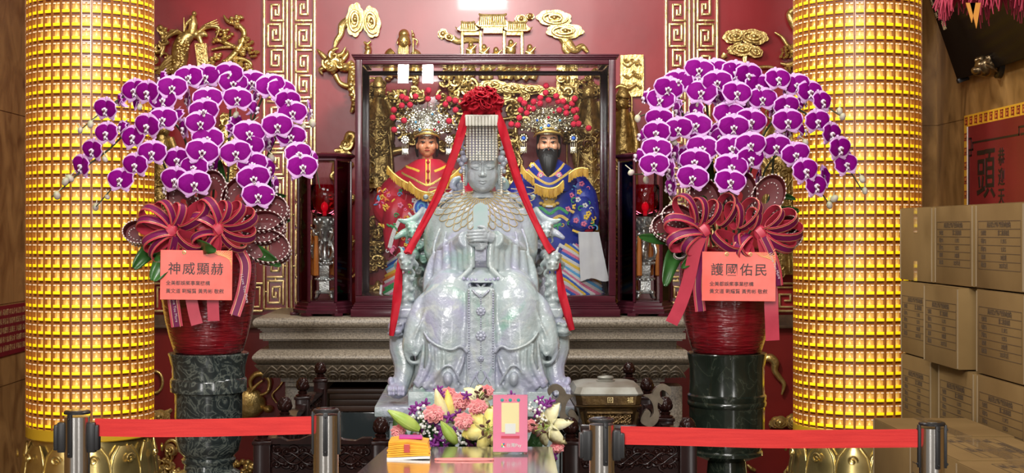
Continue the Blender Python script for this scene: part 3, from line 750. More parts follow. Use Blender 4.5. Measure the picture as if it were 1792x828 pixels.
b = MB(); curls(b, 300, 320, 34, 50, 10, 14, .04, .009); tag(b.build('leaf_scroll_relief', M_gold, None, 60), 'gilded leaf scroll behind the left pot, next to the pillar', 'carved relief', 'gilded carvings on the back wall')
# --- right panel
t = thing('plum_branch_relief', 'dark gilded plum branch on the red wall beside the right pillar', 'carved relief', wv(1376, 130), 'gilded carvings on the back wall')
b = MB(); limb(b, [(1354, 58), (1366, 66), (1376, 80), (1386, 92), (1398, 98)], [1.5, 3, 4, 5, 5], .03); limb(b, [(1364, 112), (1378, 114), (1396, 108)], [2, 4, 5], .03); limb(b, [(1398, 72), (1390, 74)], [3, 1], .03)
for x, y in ((1372, 88), (1380, 98), (1368, 98), (1390, 116), (1376, 122), (1388, 84)): pine(b, x, y, 7, 6, int(x), .03)
b.build('branch', M_gold, t, 60)
b = MB(); limb(b, [(1400, 60), (1390, 48), (1382, 34), (1380, 24), (1390, 18), (1402, 22)], [7, 8, 7, 5, 6, 8], .03); tag(b.build('leaping_fish_relief', M_gold, None, 60), 'gilded leaping fish carved high beside the right pillar', 'carved relief', 'gilded carvings on the back wall')
robed('scholar_relief', 'gilded robed scholar carved on the wall behind the right orchids, beside the pillar', 1358, 195, 480, 30, 8, 12, 1)
b = MB(); limb(b, [(1258, 128), (1280, 124), (1300, 122), (1340, 118), (1360, 122)], [3, 3, 3, 3, 2], .03); curls(b, 1230, 300, 50, 90, 16, 15, .03, .008); tag(b.build('vine_relief', M_gold, None, 60), 'gilded vine carving glimpsed behind the right orchids', 'carved relief', 'gilded carvings on the back wall')
# --- carvings behind the glass case
robed('minister_relief', 'gilded robed minister carved behind the glass at the left end of the case', 664, 150, 330, 25, 11, 11, 1)
robed('court_lady_relief', 'gilded court lady with long folds behind the glass, at the case right end', 1030, 150, 420, 27, 14, 12, 0)
cloud('gilded cloud band carved behind the glass between the two robed deities', [(862, 150, 24, 9, 0), (896, 156, 26, 9, 0), (930, 158, 24, 8, 0), (960, 162, 20, 8, 0)], [([(840, 150), (824, 154), (812, 148)], [6, 4, 2])], .05)
t = thing('court_scene_relief', 'row of small gilded courtiers carved behind the top of the glass case', 'carved relief', wv(880, 145), 'gilded carvings on the back wall')
for k, x in enumerate((786, 800, 822, 846, 858, 876, 890, 906, 920, 936)):
    b = MB(); rr = random.Random(k); el(b, x, 112+rr.uniform(-3, 3), YW-.05, 5, .025, 6); limb(b, [(x, 118), (x+rr.uniform(-4, 4), 128), (x+rr.uniform(-6, 6), 140)], [5, 8, 7], .04); limb(b, [(x-7, 126), (x, 124, .02), (x+8, 120)], [2, 3, 2], .05); b.build('courtier', M_gold, t, 60)
t = thing('second_fan_relief', 'gilded rectangular fan carved behind the glass, above the blue-robed deity', 'carved relief', wv(992, 230), 'gilded carvings on the back wall')
b = MB(); b.relief(pxz(smooth_poly([(977, 112), (1006, 112), (1010, 118), (1010, 170), (1004, 176), (980, 176), (974, 170), (974, 118)], 3), YW), YW-.02, .02, .012, 3); curls(b, 992, 145, 24, 50, 9, 31, .04, .005); b.build('fan', M_gold, t, 40)
b = MB(); limb(b, [(992, 176), (992, 300)], [1.8, 1.8], .02); b.build('pole', M_gold, t)
b = MB(); limb(b, [(668, 278), (690, 266), (708, 262), (716, 252)], [5, 7, 6, 2], .03); limb(b, [(640, 270), (660, 290), (684, 282)], [3, 6, 3], .03); curls(b, 706, 190, 60, 120, 40, 33, .03, .009); curls(b, 800, 200, 60, 150, 44, 34, .03, .009)
tag(b.build('phoenix_tail_relief', M_gold, None, 60), 'gilded feathered scrolls carved behind the glass round the red-robed goddess', 'carved relief', 'gilded carvings on the back wall')
b = MB(); curls(b, 1020, 240, 70, 230, 60, 61, .02, .009); tag(b.build('drapery_relief', M_goldshade, None, 60), 'dull gilded drapery scrolls behind the glass, right of the blue-robed deity', 'carved relief', 'gilded carvings on the back wall')
b = MB(); curls(b, 662, 300, 44, 330, 60, 62, .02, .009); tag(b.build('curtain_relief', M_goldshade, None, 60), 'dull gilded curtain scrolls behind the glass, left of the red-robed goddess', 'carved relief', 'gilded carvings on the back wall')
b = MB(); curls(b, 900, 240, 56, 170, 46, 35, .02, .009); limb(b, [(874, 186), (890, 176), (904, 180), (910, 200), (902, 230), (912, 270)], [4, 5, 5, 5, 4, 3], .03); limb(b, [(872, 210), (900, 206)], [3, 3], .03); limb(b, [(872, 238), (900, 236)], [3, 3], .03)
tag(b.build('lotus_throne_relief', M_gold, None, 60), 'gilded throne-back carving behind the glass, left of the blue-robed deity', 'carved relief', 'gilded carvings on the back wall')
for y, w_, lab in ((420, 22, 'upper'), (462, 20, 'middle'), (508, 22, 'lowest')):
    b = MB(); curls(b, 658, y, w_, 22, 8, y, .02, .008); tag(b.build('lion_boss_relief', M_gold, None, 60), lab+' of three small gilded bosses behind the glass, at the lower left of the case', 'carved relief', 'gilded carvings on the back wall')
# --- low on the red dado
b = MB(); limb(b, [(1336, 628), (1346, 626), (1354, 634), (1354, 648), (1362, 660), (1370, 672), (1366, 690)], [6, 8, 8, 6, 5, 4, 1.5], .03); tag(b.build('flame_relief', M_gold, None, 60), 'gilded flame-shaped tail on the red dado right of the right pedestal', 'carved relief', 'gilded carvings on the back wall')
b = MB(); P = [wv(272+14*cos(a), 668+19*sin(a), .02) for a in [2*pi*i/24 for i in range(25)]]; b.tube(P, 2.6*SW, 7); tag(b.build('ring_relief', M_gold, None, 60), 'plain gilded ring on the red dado beside the left pillar', 'carved relief', 'gilded carvings on the back wall')
b = MB(); el(b, 432, 706, YW-.03, 34, .05, 28); el(b, 470, 716, YW-.04, 9, .04, 7); limb(b, [(444, 684), (440, 666), (450, 654), (464, 654), (474, 666), (470, 684), (458, 690)], [3, 4, 5, 5, 4, 3, 2], .05); limb(b, [(430, 700), (448, 676), (462, 664)], [2, 3, 2], .06); limb(b, [(486, 704), (478, 690), (490, 676), (498, 664)], [1.5, 2, 2, 1.5], .04)
tag(b.build('elephant_relief', M_gold, None, 60), 'gilded rounded animal carving on the red dado right of the left pedestal', 'carved relief', 'gilded carvings on the back wall')
b = MB(); curls(b, 290, 805, 44, 44, 14, 51, .04, .010); tag(b.build('peony_relief', M_gold, None, 60), 'gilded peony carving low beside the left pillar base', 'carved relief', 'gilded carvings on the back wall')
b = MB(); P = [wv(302+11*cos(a), 782+13*sin(a), .03) for a in [2*pi*i/20 for i in range(21)]]; b.tube(P, 3.2*SW, 7); tag(b.build('coin_relief', M_gold, None, 60), 'small gilded coin ring low on the dado left of the left pedestal', 'carved relief', 'gilded carvings on the back wall')
b = MB(); pine(b, 420, 812, 20, 16, 5, .03); pine(b, 440, 822, 16, 12, 6, .03); tag(b.build('rock_relief', M_gold, None, 60), 'gilded rocks low on the dado right of the left pedestal', 'carved relief', 'gilded carvings on the back wall')
b = MB(); limb(b, [(1306, 812), (1312, 818), (1320, 822)], [2, 4, 3], .03); limb(b, [(1370, 826), (1380, 816), (1398, 814)], [2, 2, 2], .03); tag(b.build('stem_relief', M_gold, None, 60), 'thin gilded stem low on the dado right of the right pedestal', 'carved relief', 'gilded carvings on the back wall')
# ------------------------------------------------------------------ jade statue on its dragon throne
from mathutils import noise as NZ
from mathutils.bvhtree import BVHTree
def jade_mat(k=1.12, lav=(0.31, 0.31, 0.43)):
    m = mat('pale_jade', (0.5, 0.55, 0.55), 0.24, coat=0.3, bump=0.42, bscale=48)
    nt = m.node_tree; b = nt.nodes['Principled BSDF']
    tc = nt.nodes.new('ShaderNodeTexCoord')
    def nz(scale, lo, hi, ca, cb, off, det=6, dist=1.2):
        mp = nt.nodes.new('ShaderNodeMapping'); mp.inputs['Location'].default_value = off
        nt.links.new(tc.outputs['Object'], mp.inputs[0])
        n = nt.nodes.new('ShaderNodeTexNoise'); n.inputs['Scale'].default_value = scale; n.inputs['Detail'].default_value = det; n.inputs['Distortion'].default_value = dist
        nt.links.new(mp.outputs[0], n.inputs['Vector'])
        r = nt.nodes.new('ShaderNodeMapRange'); r.inputs[1].default_value = lo; r.inputs[2].default_value = hi
        nt.links.new(n.outputs['Fac'], r.inputs[0]); return r.outputs[0]
    def mix(fac, a, c):
        x = nt.nodes.new('ShaderNodeMix'); x.data_type = 'RGBA'
        nt.links.new(fac, x.inputs[0])
        if isinstance(a, tuple): x.inputs[6].default_value = (*a, 1)
        else: nt.links.new(a, x.inputs[6])
        x.inputs[7].default_value = (*c, 1); return x.outputs[2]
    c1 = mix(nz(3.2, .42, .62, 0, 0, (3, 1, 2)), tuple(k*q for q in (0.31, 0.365, 0.37)), tuple(k*q for q in lav))
    c2 = mix(nz(2.6, .56, .72, 0, 0, (9, 4, 1)), c1, (0.17, 0.40, 0.29))
    c3 = mix(nz(9, .55, .75, 0, 0, (2, 7, 5), 8, 2.5), c2, (0.46, 0.50, 0.48))
    c4 = mix(nz(5, .64, .74, 0, 0, (5, 2, 8), 8, .6), c3, (0.32, 0.28, 0.17))
    nt.links.new(c4, b.inputs['Base Color']); return m
M_jade = jade_mat(); M_jadeh = jade_mat(1.22, (0.31, 0.34, 0.37))
M_jadel = mat('pale_green_jade_tablet', (0.34, 0.47, 0.46), 0.15, col2=(0.42, 0.48, 0.50), scale=14, coat=.4, sss=.1)
M_cord = mat('cream_gold_cord', (0.42, 0.33, 0.17), 0.5)
M_bead = mat('cream_bead', (0.55, 0.54, 0.47), 0.3, coat=.3)
M_redcloth = mat('red_satin_cloth', (0.40, 0.003, 0.016), 0.7, spec=.25, col2=(0.30, 0.002, 0.011), scale=20)

YJ = 5.9
def Sj(px): return px*S(YJ)
js = thing('jade_statue', 'large pale jade goddess seated on a dragon throne, holding a tablet', 'statue', ((830-CX)*S(5.7), 5.85, 0))
def MX(x, ax=841.5): return 2*ax-x

# --- robe: one carved mass
b = MB()
sect(b, [(336, 822, 868, 5.87, 5.98), (343, 800, 888, 5.84, 6.01), (352, 782, 903, 5.81, 6.03), (366, 768, 916, 5.79, 6.05), (385, 759, 926, 5.775, 6.06),
         (420, 750, 935, 5.75, 6.06), (455, 746, 940, 5.73, 6.06), (485, 750, 938, 5.70, 6.06), (515, 752, 935, 5.66, 6.06)])
sect(b, [(478, 790, 893, 5.70, 6.0), (492, 768, 918, 5.62, 6.02), (512, 748, 938, 5.54, 6.04), (530, 736, 948, 5.495, 6.04), (556, 728, 956, 5.462, 6.05), (580, 726, 958, 5.452, 6.05), (608, 728, 957, 5.45, 6.05),
         (640, 730, 953, 5.465, 6.05), (665, 724, 957, 5.455, 6.05), (682, 721, 960, 5.45, 6.05)], p=3.4)
for s in (0, 1):
    m = (lambda x: x) if s == 0 else MX
    tb_(b, [(m(806), 492, 5.86), (m(797), 508, 5.70), (m(786), 540, 5.575), (m(782), 580, 5.552), (m(780), 630, 5.55), (m(778), 690, 5.55)], [42, 46, 50, 50, 50, 54], 48)
    # upper arm, forearm under the sleeve
    tb_(b, [(m(778), 372, 5.90), (m(770), 410, 5.88), (m(772), 446, 5.86), (m(794), 440, 5.74), (m(818), 418, 5.60)], [28, 28, 27, 22, 15], 24)
    # hanging sleeve: a fan of vertical folds from wrist to hip
    for i, (xa, ya, xb, yb, r) in enumerate(((822, 412, 825, 468, 7), (813, 412, 817, 474, 8), (804, 416, 808, 482, 8), (794, 422, 797, 492, 9), (783, 430, 783, 502, 10), (772, 440, 768, 512, 11), (762, 452, 752, 522, 12))):
        tb_(b, [(m(xa), ya, 5.60+.02*i), (m(xb), (ya+yb)/2, 5.585+.018*i), (m(xb), yb, 5.58+.012*i)], [r*.9, r, r*1.05], 10)
    # rolled sleeve hem sweeping out to the thigh
    tb_(b, [(m(824), 470, 5.575), (m(812), 482, 5.56), (m(800), 492, 5.555), (m(780), 506, 5.54), (m(755), 524, 5.53), (m(735), 548, 5.52)], [6, 5, 6, 5, 6, 8], 8)
    # long sleeve loop hanging outside the knee
    tb_(b, [(m(766), 508, 5.60), (m(740), 535, 5.56), (m(729), 570, 5.53), (m(723), 605, 5.51), (m(724), 622, 5.51)], [12, 17, 20, 20, 13], 14)
    tb_(b, [(m(758), 515, 5.535), (m(736), 545, 5.51), (m(716), 590, 5.495), (m(709), 615, 5.49), (m(718), 633, 5.49), (m(734), 632, 5.49), (m(745), 610, 5.49), (m(749), 570, 5.50), (m(758), 535, 5.52)], 3.6, 8)
    tb_(b, [(m(745), 545, 5.485), (m(728), 585, 5.475), (m(721), 610, 5.475), (m(728), 622, 5.475), (m(736), 605, 5.475), (m(742), 570, 5.48)], 2.6, 8)
    # tunic hem across the shin and skirt folds
    tb_(b, [(m(741), 580, 5.46), (m(752), 596, 5.43), (m(770), 607, 5.42), (m(790), 612, 5.42), (m(806), 606, 5.43), (m(818), 618, 5.435)], 3.2, 8)
    for pts in (((750, 600), (752, 630), (742, 660), (730, 678)), ((762, 610), (764, 640), (756, 662), (742, 680)), ((776, 614), (776, 640), (768, 664), (756, 680)),
                ((812, 622), (806, 645), (795, 668), (800, 680)), ((742, 595), (740, 625), (734, 655), (726, 672))):
        tb_(b, [(m(x), y, 5.437+.004*abs(x-775)/20) for x, y in pts], [2, 4, 4.5, 5], 8)
    # bell of the hem over the foot with the toe showing
    tb_(b, [(m(757), 668, 5.435), (m(768), 652, 5.425), (m(778), 641, 5.42), (m(790), 641, 5.42), (m(799), 655, 5.425), (m(808), 672, 5.435)], 2.8, 8)
    el(b, m(784), 664, 5.43, 8, .03, 13)
    # cloud-shoulder drapery folds
    for pts in (((770, 400, 5.745), (760, 430, 5.72), (756, 470, 5.70)), ((781, 405, 5.74), (776, 435, 5.71), (779, 470, 5.66))):
        tb_(b, [(m(x), y, Y) for x, y, Y in pts], 3, 8)
# centre apron panel
b.bbox(W(841.5, 596, 5.478), (50*S(5.48), .07, 188*S(5.48)), .020)
for x in (817.5, 865.5): tb_(b, [(x, 505, 5.50), (x, 540, 5.458), (x, 600, 5.444), (x, 688, 5.444)], 1.5, 8)
sect(b, [(468, 812, 872, 5.60, 5.8), (482, 806, 878, 5.56, 5.8), (496, 806, 878, 5.52, 5.8)])
robe = b.build('robe', M_jade, js, fix=True); remesh(robe, .0046, 5)
bvh_co = [v.co+robe.location+js.location for v in robe.data.vertices]
BV = BVHTree.FromPolygons(bvh_co, [p.vertices for p in robe.data.polygons])
EYE = Vector((0, 0, ZC))
def on_robe(px, py, lift=.003, dflt=5.7):
    d = (W(px, py, 5)-EYE).normalized()
    h = BV.ray_cast(EYE, d)
    return (h[0]-d*lift) if h[0] is not None else W(px, py, dflt)

# --- carved ornament on the apron: bead strings, rosettes, cloud hem
b = MB()
for x in (820.5, 863):
    y = 508
    while y < 645: b.ell(on_robe(x, y, .001), Sj(1.9), 7, 5); y += 4.4
    b.build('bead_string', M_jade, js); b = MB()
y = 515
while y < 650:
    b.ell(on_robe(841.5, y, .001), Sj(1.5), 7, 5); y += 4
b.build('bead_string', M_jade, js)
for yy, r in ((545, 9), (588, 10), (628, 6)):
    b = MB()
    for k in range(8):
        a = 2*pi*k/8; b.ell(on_robe(841.5+r*.62*cos(a), yy+r*.62*sin(a), .002), (Sj(r*.34), .006, Sj(r*.34)), 8, 5)
    b.ell(on_robe(841.5, yy, .004), (Sj(r*.42), .008, Sj(r*.42)), 8, 6); b.build('rosette_boss', M_jade, js)
for s in (-1, 1):
    b = MB()
    b.tube([p for p in curve([on_robe(841.5+s*2, 520, .002), on_robe(841.5+s*14, 508, .002), on_robe(841.5+s*19, 498, .002), on_robe(841.5+s*10, 496, .002), on_robe(841.5+s*2, 503, .002)], 5)], Sj(2), 6)
    b.tube([p for p in curve([on_robe(841.5+s*1, 672, .002), on_robe(841.5+s*8, 660, .002), on_robe(841.5+s*5, 650, .002), on_robe(841.5+s*18, 672, .002), on_robe(841.5+s*23, 684, .002)], 5)], Sj(1.8), 6)
    for k in range(4): b.ell(on_robe(841.5+s*(9+7*k), 490-1.2*k*k*.2, .002), (Sj(3), .006, Sj(3)), 8, 5)
    b.build('cloud_scroll', M_jade, js)

# --- head
b = MB(); H0 = (844.5, 300, 5.835)
hx = lambda dx, dy, dY=0: (844.5+dx, 300+dy, 5.835+dY)
el(b, *hx(0, -14, .02), 28, .080, 40, 40, 28); el(b, *hx(0, 8, -.008), 27, .066, 30, 40, 28); el(b, *hx(0, 20, -.026), 17, .042, 17, 32, 20)
for s in (-1, 1):
    el(b, *hx(s*13, 9, -.034), 11.5, .029, 16, 24, 16)                      # cheeks
    el(b, *hx(s*12, -9, -.0545), 10.5, .017, 5)                     # eyelids
    tb_(b, [hx(s*3, -9, -.066), hx(s*8, -12.5, -.069), hx(s*14, -12.5, -.064), hx(s*20, -8.5, -.050)], [.9, 1.1, 1.1, .8], 6)
    tb_(b, [hx(s*2.5, -4.5, -.066), hx(s*9, -3.6, -.070), hx(s*15, -4.6, -.065), hx(s*20.5, -8, -.050)], [.7, 1.0, 1.0, .7], 6)
    tb_(b, [hx(s*3, -16, -.066), hx(s*9, -20.5, -.066), hx(s*16, -19.5, -.060), hx(s*22, -14, -.046)], [1.2, 1.3, 1.2, .7], 6)
    el(b, *hx(s*3.4, 7, -.077), 3.6, .010, 3.0)                    # nostrils
    el(b, *hx(s*29, 2, .02), 4.2, .022, 15); el(b, *hx(s*29.5, 16, .012), 4.2, .015, 10)   # long ears
    tb_(b, [hx(s*30, -12, .004), hx(s*33, -4, .008), hx(s*31, 8, .008)], 1.8, 6)
tb_(b, [hx(0, -14, -.058), hx(0, -4, -.074), hx(0, 5, -.088)], [2.2, 2.6, 3.9], 8)
el(b, *hx(0, 6.0, -.085), 4.2, .013, 3.4)
tb_(b, [hx(-9, 17.0, -.062), hx(-4, 15.6, -.073), hx(0, 16.2, -.075), hx(4, 15.6, -.073), hx(9, 17.0, -.062)], [.8, 1.7, 1.5, 1.7, .8], 6)
tb_(b, [hx(-7, 18.8, -.063), hx(0, 20.6, -.073), hx(7, 18.8, -.063)], [.8, 2.1, .8], 6)
el(b, *hx(0, 29, -.043), 8, .020, 6.5, 20, 14)
sect(b, [(322, 829, 860, 5.83, 5.93), (336, 827, 862, 5.825, 5.95), (346, 818, 872, 5.815, 5.97)], 24)
for y in (338,): tb_(b, [(829, y-3, 5.845), (836, y+1, 5.83), (844.5, y+2.2, 5.822), (853, y+1, 5.83), (860, y-3, 5.845)], 1.1, 6)
head = b.build('head', M_jadeh, js); remesh(head, .0015, 3)

# --- crown with its beaded curtain
b = MB()
sect(b, [(288, 816, 873, 5.79, 5.93), (260, 816, 873, 5.785, 5.93), (225, 819, 869, 5.785, 5.92), (206, 822, 866, 5.79, 5.91)], 32)
for s in (-1, 1):
    for x, y, r in ((33, 278, 7), (37, 287, 5), (35, 268, 5), (41, 281, 4.5), (34, 295, 5), (38, 300, 4)):
        el(b, 844.5+s*x, y, 5.80, r, r*S(5.8), r)
    tb_(b, [(844.5+s*30, 262, 5.80), (844.5+s*36, 256, 5.80), (844.5+s*34, 246, 5.80)], 3, 8)
b.build('crown', M_jade, js)
b = MB(); b.bbox(W(842.5, 211.5, 5.80), (58*S(5.8), .20, 15*S(5.8)), .006)
for i in range(10): b.lathe([(Sj(2.2), 0), (Sj(2.9), .006), (Sj(2.9), .034), (Sj(2.2), .040)], W(817+5.7*i, 220.5, 5.697), 10)
b.build('crown_board', M_bead, js)
for i in range(10):
    b = MB(); x = 817+5.75*i
    y = 223
    while y < 279+3*sin(pi*i/9): b.ell(W(x, y, 5.725), (Sj(2.1), Sj(2.1), Sj(2.2)), 8, 6); y += 4.7
    b.build('bead_strand', M_bead, js)
for s in (-1, 1):                                                   # ear pendants
    b = MB(); x = 844.5+s*33
    y = 296
    while y < 334: b.ell(W(x, y, 5.79), Sj(1.9), 7, 5); y += 4
    b.ell(W(x, 337, 5.79), (Sj(2.6), Sj(2.2), Sj(4)), 8, 6); b.ell(W(x+s*5, 318, 5.80), Sj(2.5), 7, 5)
    b.build('ear_pendant', M_bead, js)

# --- hands: upper hand laid over the lower one, round the tablet
b = MB()
el(b, 852, 412, 5.565, 10, .022, 12); el(b, 846, 411, 5.556, 9, .020, 10.5)
for i, (y, xe, r) in enumerate(((404.5, 819, 2.9), (410, 817, 3.0), (415.5, 817.5, 2.9), (420.5, 821, 2.6))):
    tb_(b, [(852, y+.5, 5.555), (843, y-.3, 5.538), (832, y+.2, 5.532), (xe+5, y+1.2, 5.540), (xe, y+1.6, 5.552)], [3.4, r*1.12, r, r*.92, r*.72], 9, 5)
tb_(b, [(853, 406, 5.55), (849, 399, 5.545), (842, 396.5, 5.545), (836, 397, 5.55)], [4, 3.3, 3, 2.2], 9)
tb_(b, [(862, 416, 5.575), (852, 413, 5.565)], [10, 10], 12)
hu = b.build('upper_hand', M_jadeh, js); remesh(hu, .0016, 1)
b = MB()
el(b, 834, 424, 5.57, 14, .025, 9); tb_(b, [(822, 420, 5.585), (834, 424, 5.575)], [9, 9], 12)
for i, (y, xe) in enumerate(((426, 852), (429.5, 853), (432.5, 850), (434.5, 846))):
    tb_(b, [(833, y, 5.565), (843, y+.8, 5.552), (xe, y-1, 5.562)], [3.3, 2.8, 2.1], 9)
tb_(b, [(828, 421, 5.56), (832, 412, 5.548), (838, 400, 5.552)], [4, 3.2, 2.4], 9)
hl = b.build('lower_hand', M_jadeh, js); remesh(hl, .0016, 1)
b = MB()
b.prism(pxz([(829, 412), (827.5, 364), (831, 359), (841, 354), (851, 359), (854, 364), (853, 412)], 5.575), 5.568, 5.590)
b.build('tablet', M_jadel, js, 30)
b = MB(); b.bbox(W(841, 444, 5.585), (20*S(5.58), .02, 26*S(5.58)), .004); b.build('girdle_pendant', M_jade, js, 30)

# --- bead net over the shoulders
b = MB()
def net(rho, th): return (842.5+rho*1.06*cos(th), 336+rho*.90*sin(th))
rhos = [16, 26, 37, 49, 62, 75, 88]; NA = 18; t0, t1 = radians(-2), radians(182)
for k in range(len(rhos)-1):
    off = .5 if k % 2 else 0
    for i in range(-1, NA):
        ta_, tb2 = t0+(t1-t0)*(i+off)/NA, t0+(t1-t0)*(i+1+off)/NA
        if ta_ < t0-.12 or tb2 > t1+.12: continue
        pts = []
        for j in range(7):
            u = j/6; r = rhos[k]+(rhos[k+1]-rhos[k])*(4*u*(1-u))**.62
            x, y = net(r, ta_+(tb2-ta_)*u); pts.append(on_robe(x, y, .0025, 5.86))
        if max((pts[q]-pts[q+1]).length for q in range(6)) > .09: continue
        b.tube(pts, .0019, 5)
for k in range(26):
    th = t0+(t1-t0)*k/25; x, y = net(15, th); b.ell(on_robe(x, y, .003, 5.84), .004, 6, 4)
b.build('bead_net_collar', M_cord, js)

# --- throne
b = MB()
def dragon(mb, cx, cy, Y, s=1, k=1.0):
    """carved dragon head looking at the viewer"""
    el(mb, cx, cy, Y, 16*k, .055, 17*k); el(mb, cx, cy+8*k, Y-.045, 12*k, .035, 7*k); el(mb, cx, cy+15*k, Y-.03, 10*k, .03, 4*k)
    for q in (-1, 1):
        el(mb, cx+q*8*k, cy-4*k, Y-.045, 4.5*k, .02, 4*k); el(mb, cx+q*6*k, cy+4*k, Y-.075, 3.6*k, .012, 3*k)
        tb_(mb, [(cx+q*4*k, cy-9*k, Y-.045), (cx+q*10*k, cy-12*k, Y-.04), (cx+q*17*k, cy-8*k, Y-.02)], [2.5*k, 3*k, 1.5*k], 7)
        tb_(mb, [(cx+q*7*k, cy-14*k, Y), (cx+q*10*k, cy-22*k, Y+.04), (cx+q*15*k, cy-24*k, Y+.08)], [3*k, 2.5*k, 1.2*k], 7)
        tb_(mb, [(cx+q*14*k, cy+2*k, Y-.01), (cx+q*19*k, cy+8*k, Y+.01), (cx+q*16*k, cy+17*k, Y+.02)], [4*k, 3.5*k, 2*k], 7)
        tb_(mb, [(cx+q*10*k, cy+16*k, Y-.02), (cx+q*14*k, cy+24*k, Y-.01), (cx+q*9*k, cy+30*k, Y-.005)], [3*k, 3*k, 1.5*k], 7)
    tb_(mb, [(cx-11*k, cy+13*k, Y-.055), (cx, cy+15.5*k, Y-.075), (cx+11*k, cy+13*k, Y-.055)], 1.8*k, 7)
    el(mb, cx, cy+24*k, Y-.01, 3.5*k, .012, 12*k)
for s in (0, 1):
    m = (lambda x: x) if s == 0 else (lambda x: 2*839-x)
    dragon(b, m(711), 456, 5.58)
    tb_(b, [(m(711), 456, 5.60), (m(716), 450, 5.80), (m(724), 446, 6.02)], [15, 12, 12], 12)
    for y0, y1, w in ((480, 512, 12), (512, 528, 15), (528, 540, 18)):
        sect(b, [(y1, m(711)-w, m(711)+w, 5.555, 5.66), (y0, m(711)-w*.9, m(711)+w*.9, 5.56, 5.66)], 16, 3)
    for k in range(5): el(b, m(711)+(-1)**k*9, 488+9*k, 5.56, 6, .02, 5)
    b.bbox(W(m(711), 546, 5.60), (34*S(5.6), .13, 17*S(5.6)), .006)
    b.bbox(W(m(709), 558, 5.60), (28*S(5.6), .11, 12*S(5.6)), .006)
    # lion mask and cabriole leg with clawed paw
    el(b, m(694), 573, 5.56, 16, .05, 14); el(b, m(692), 580, 5.52, 12, .03, 7); el(b, m(690), 570, 5.51, 5, .015, 4)
    for q in (-8, 6): el(b, m(694+q), 567, 5.515, 4, .012, 3.5)
    tb_(b, [(m(679), 583, 5.53), (m(690), 587, 5.51), (m(704), 585, 5.53)], 3, 8)
    tb_(b, [(m(700), 580, 5.60), (m(702), 610, 5.58), (m(708), 640, 5.56), (m(703), 668, 5.54), (m(697), 686, 5.53)], [18, 21, 19, 15, 14], 14)
    el(b, m(696), 684, 5.50, 18, .06, 14)
    for q in (-13, -5, 4, 12):
        el(b, m(694+q), 682, 5.445, 4.6, .025, 8); el(b, m(694+q), 690, 5.432, 3.2, .015, 4)
    el(b, m(684), 668, 5.52, 6, .03, 9)
    # throne back: scrolls and dragon finials behind the shoulders
    sect(b, [(560, m(735)-26, m(735)+26, 6.06, 6.12), (480, m(738)-22, m(738)+22, 6.07, 6.12), (420, m(744)-22, m(744)+22, 6.07, 6.12), (372, m(756)-22, m(756)+22, 6.07, 6.12)], 16, 3)
    dragon(b, m(722), 402, 6.02, 1, .8)
    tb_(b, [(m(690), 418, 5.99), (m(706), 408, 6.0), (m(724), 404, 6.03), (m(748), 385, 6.06), (m(770), 362, 6.08), (m(798), 338, 6.08), (m(806), 318, 6.08)], [3, 7, 10, 12, 12, 10, 7], 10)
    tb_(b, [(m(696), 384, 6.0), (m(712), 388, 6.02), (m(730), 380, 6.04), (m(742), 364, 6.06)], [2, 6, 7, 5], 9)
    tb_(b, [(m(806), 312, 6.06), (m(796), 316, 6.05), (m(792), 326, 6.05), (m(800), 332, 6.05)], [5, 6, 6, 3], 9)
    for x, y, r in ((735, 430, 9), (728, 450, 8), (742, 455, 9), (733, 475, 9), (740, 495, 10), (768, 352, 9), (782, 345, 8), (752, 372, 8), (745, 345, 5)):
        el(b, m(x), y, 6.05, r, .04, r)
        b.tube(spiral((W(m(x), y, 6.0).x, W(m(x), y, 6.0).z), r*S(6), 1.4, 6.01), r*S(6)*.25, 6)
sect(b, [(690, 715, 960, 5.95, 6.10), (560, 712, 965, 6.06, 6.12), (400, 745, 938, 6.08, 6.12), (345, 790, 895, 6.08, 6.12)], 24, 4)
thr = b.build('throne', M_jade, js); remesh(thr, .0042, 1)
b = MB()
for y0, y1, xa, xb, Y in ((677, 686, 722, 960, 5.452), (686, 714, 714, 966, 5.435)):
    p = W(xa, y0, Y); q = W(xb, y1, Y); b.bbox(((p.x+q.x)/2, (Y+6.1)/2, (p.z+q.z)/2), (q.x-p.x, 6.1-Y, p.z-q.z), .005)
YS = 5.40
p = W(655, 712, YS); q = W(1006, 730, YS); ztop = W(0, 700, 5.45).z
b.bbox(((p.x+q.x)/2, (YS+6.2)/2, (p.z+q.z)/2-.0), (q.x-p.x, 6.2-YS, p.z-q.z), .006)
zs = q.z; x0, x1 = p.x, q.x
b.bbox(((x0+x1)/2, 5.82, zs-.012), (x1-x0-.06, .72, .03), .006)
b.bbox(((x0+x1)/2, 5.82, (zs-.02)/2), (x1-x0-.10, .68, zs-.02), .008)
b.build('plinth', M_jade, js, 30)

# --- red rosette with two long streamers laid over the throne
rs = thing('red_rosette', 'red satin rosette on the jade crown with two streamers hanging to the throne arms', 'ribbon', W(843, 212, 5.80))
b = MB(); n, k = 84, 46; c = W(843, 184, 5.79); R = (38*S(5.8), .10, 31*S(5.8)); rows = []
for i in range(k+1):
    t = -pi/2+pi*i/k; row = []
    for j in range(n):
        a = 2*pi*j/n; d = Vector((cos(t)*cos(a), cos(t)*sin(a), sin(t)))
        w1 = NZ.noise(d*3.1+Vector((4, 1, 2))); w2 = NZ.noise(d*7+Vector((1, 5, 3))+Vector((w1, w1, 0))*1.5)
        s = 1.04-.30*abs(w1)**.7*1.0-.16*abs(w2)+.03*sin(a*9+6*w1)
        row.append(c+Vector((d.x*R[0]*s, d.y*R[1]*s, d.z*R[2]*s)))
    rows.append(row)
b.rings(rows); b.build('rosette', M_redcloth, rs, 180)
b = MB()
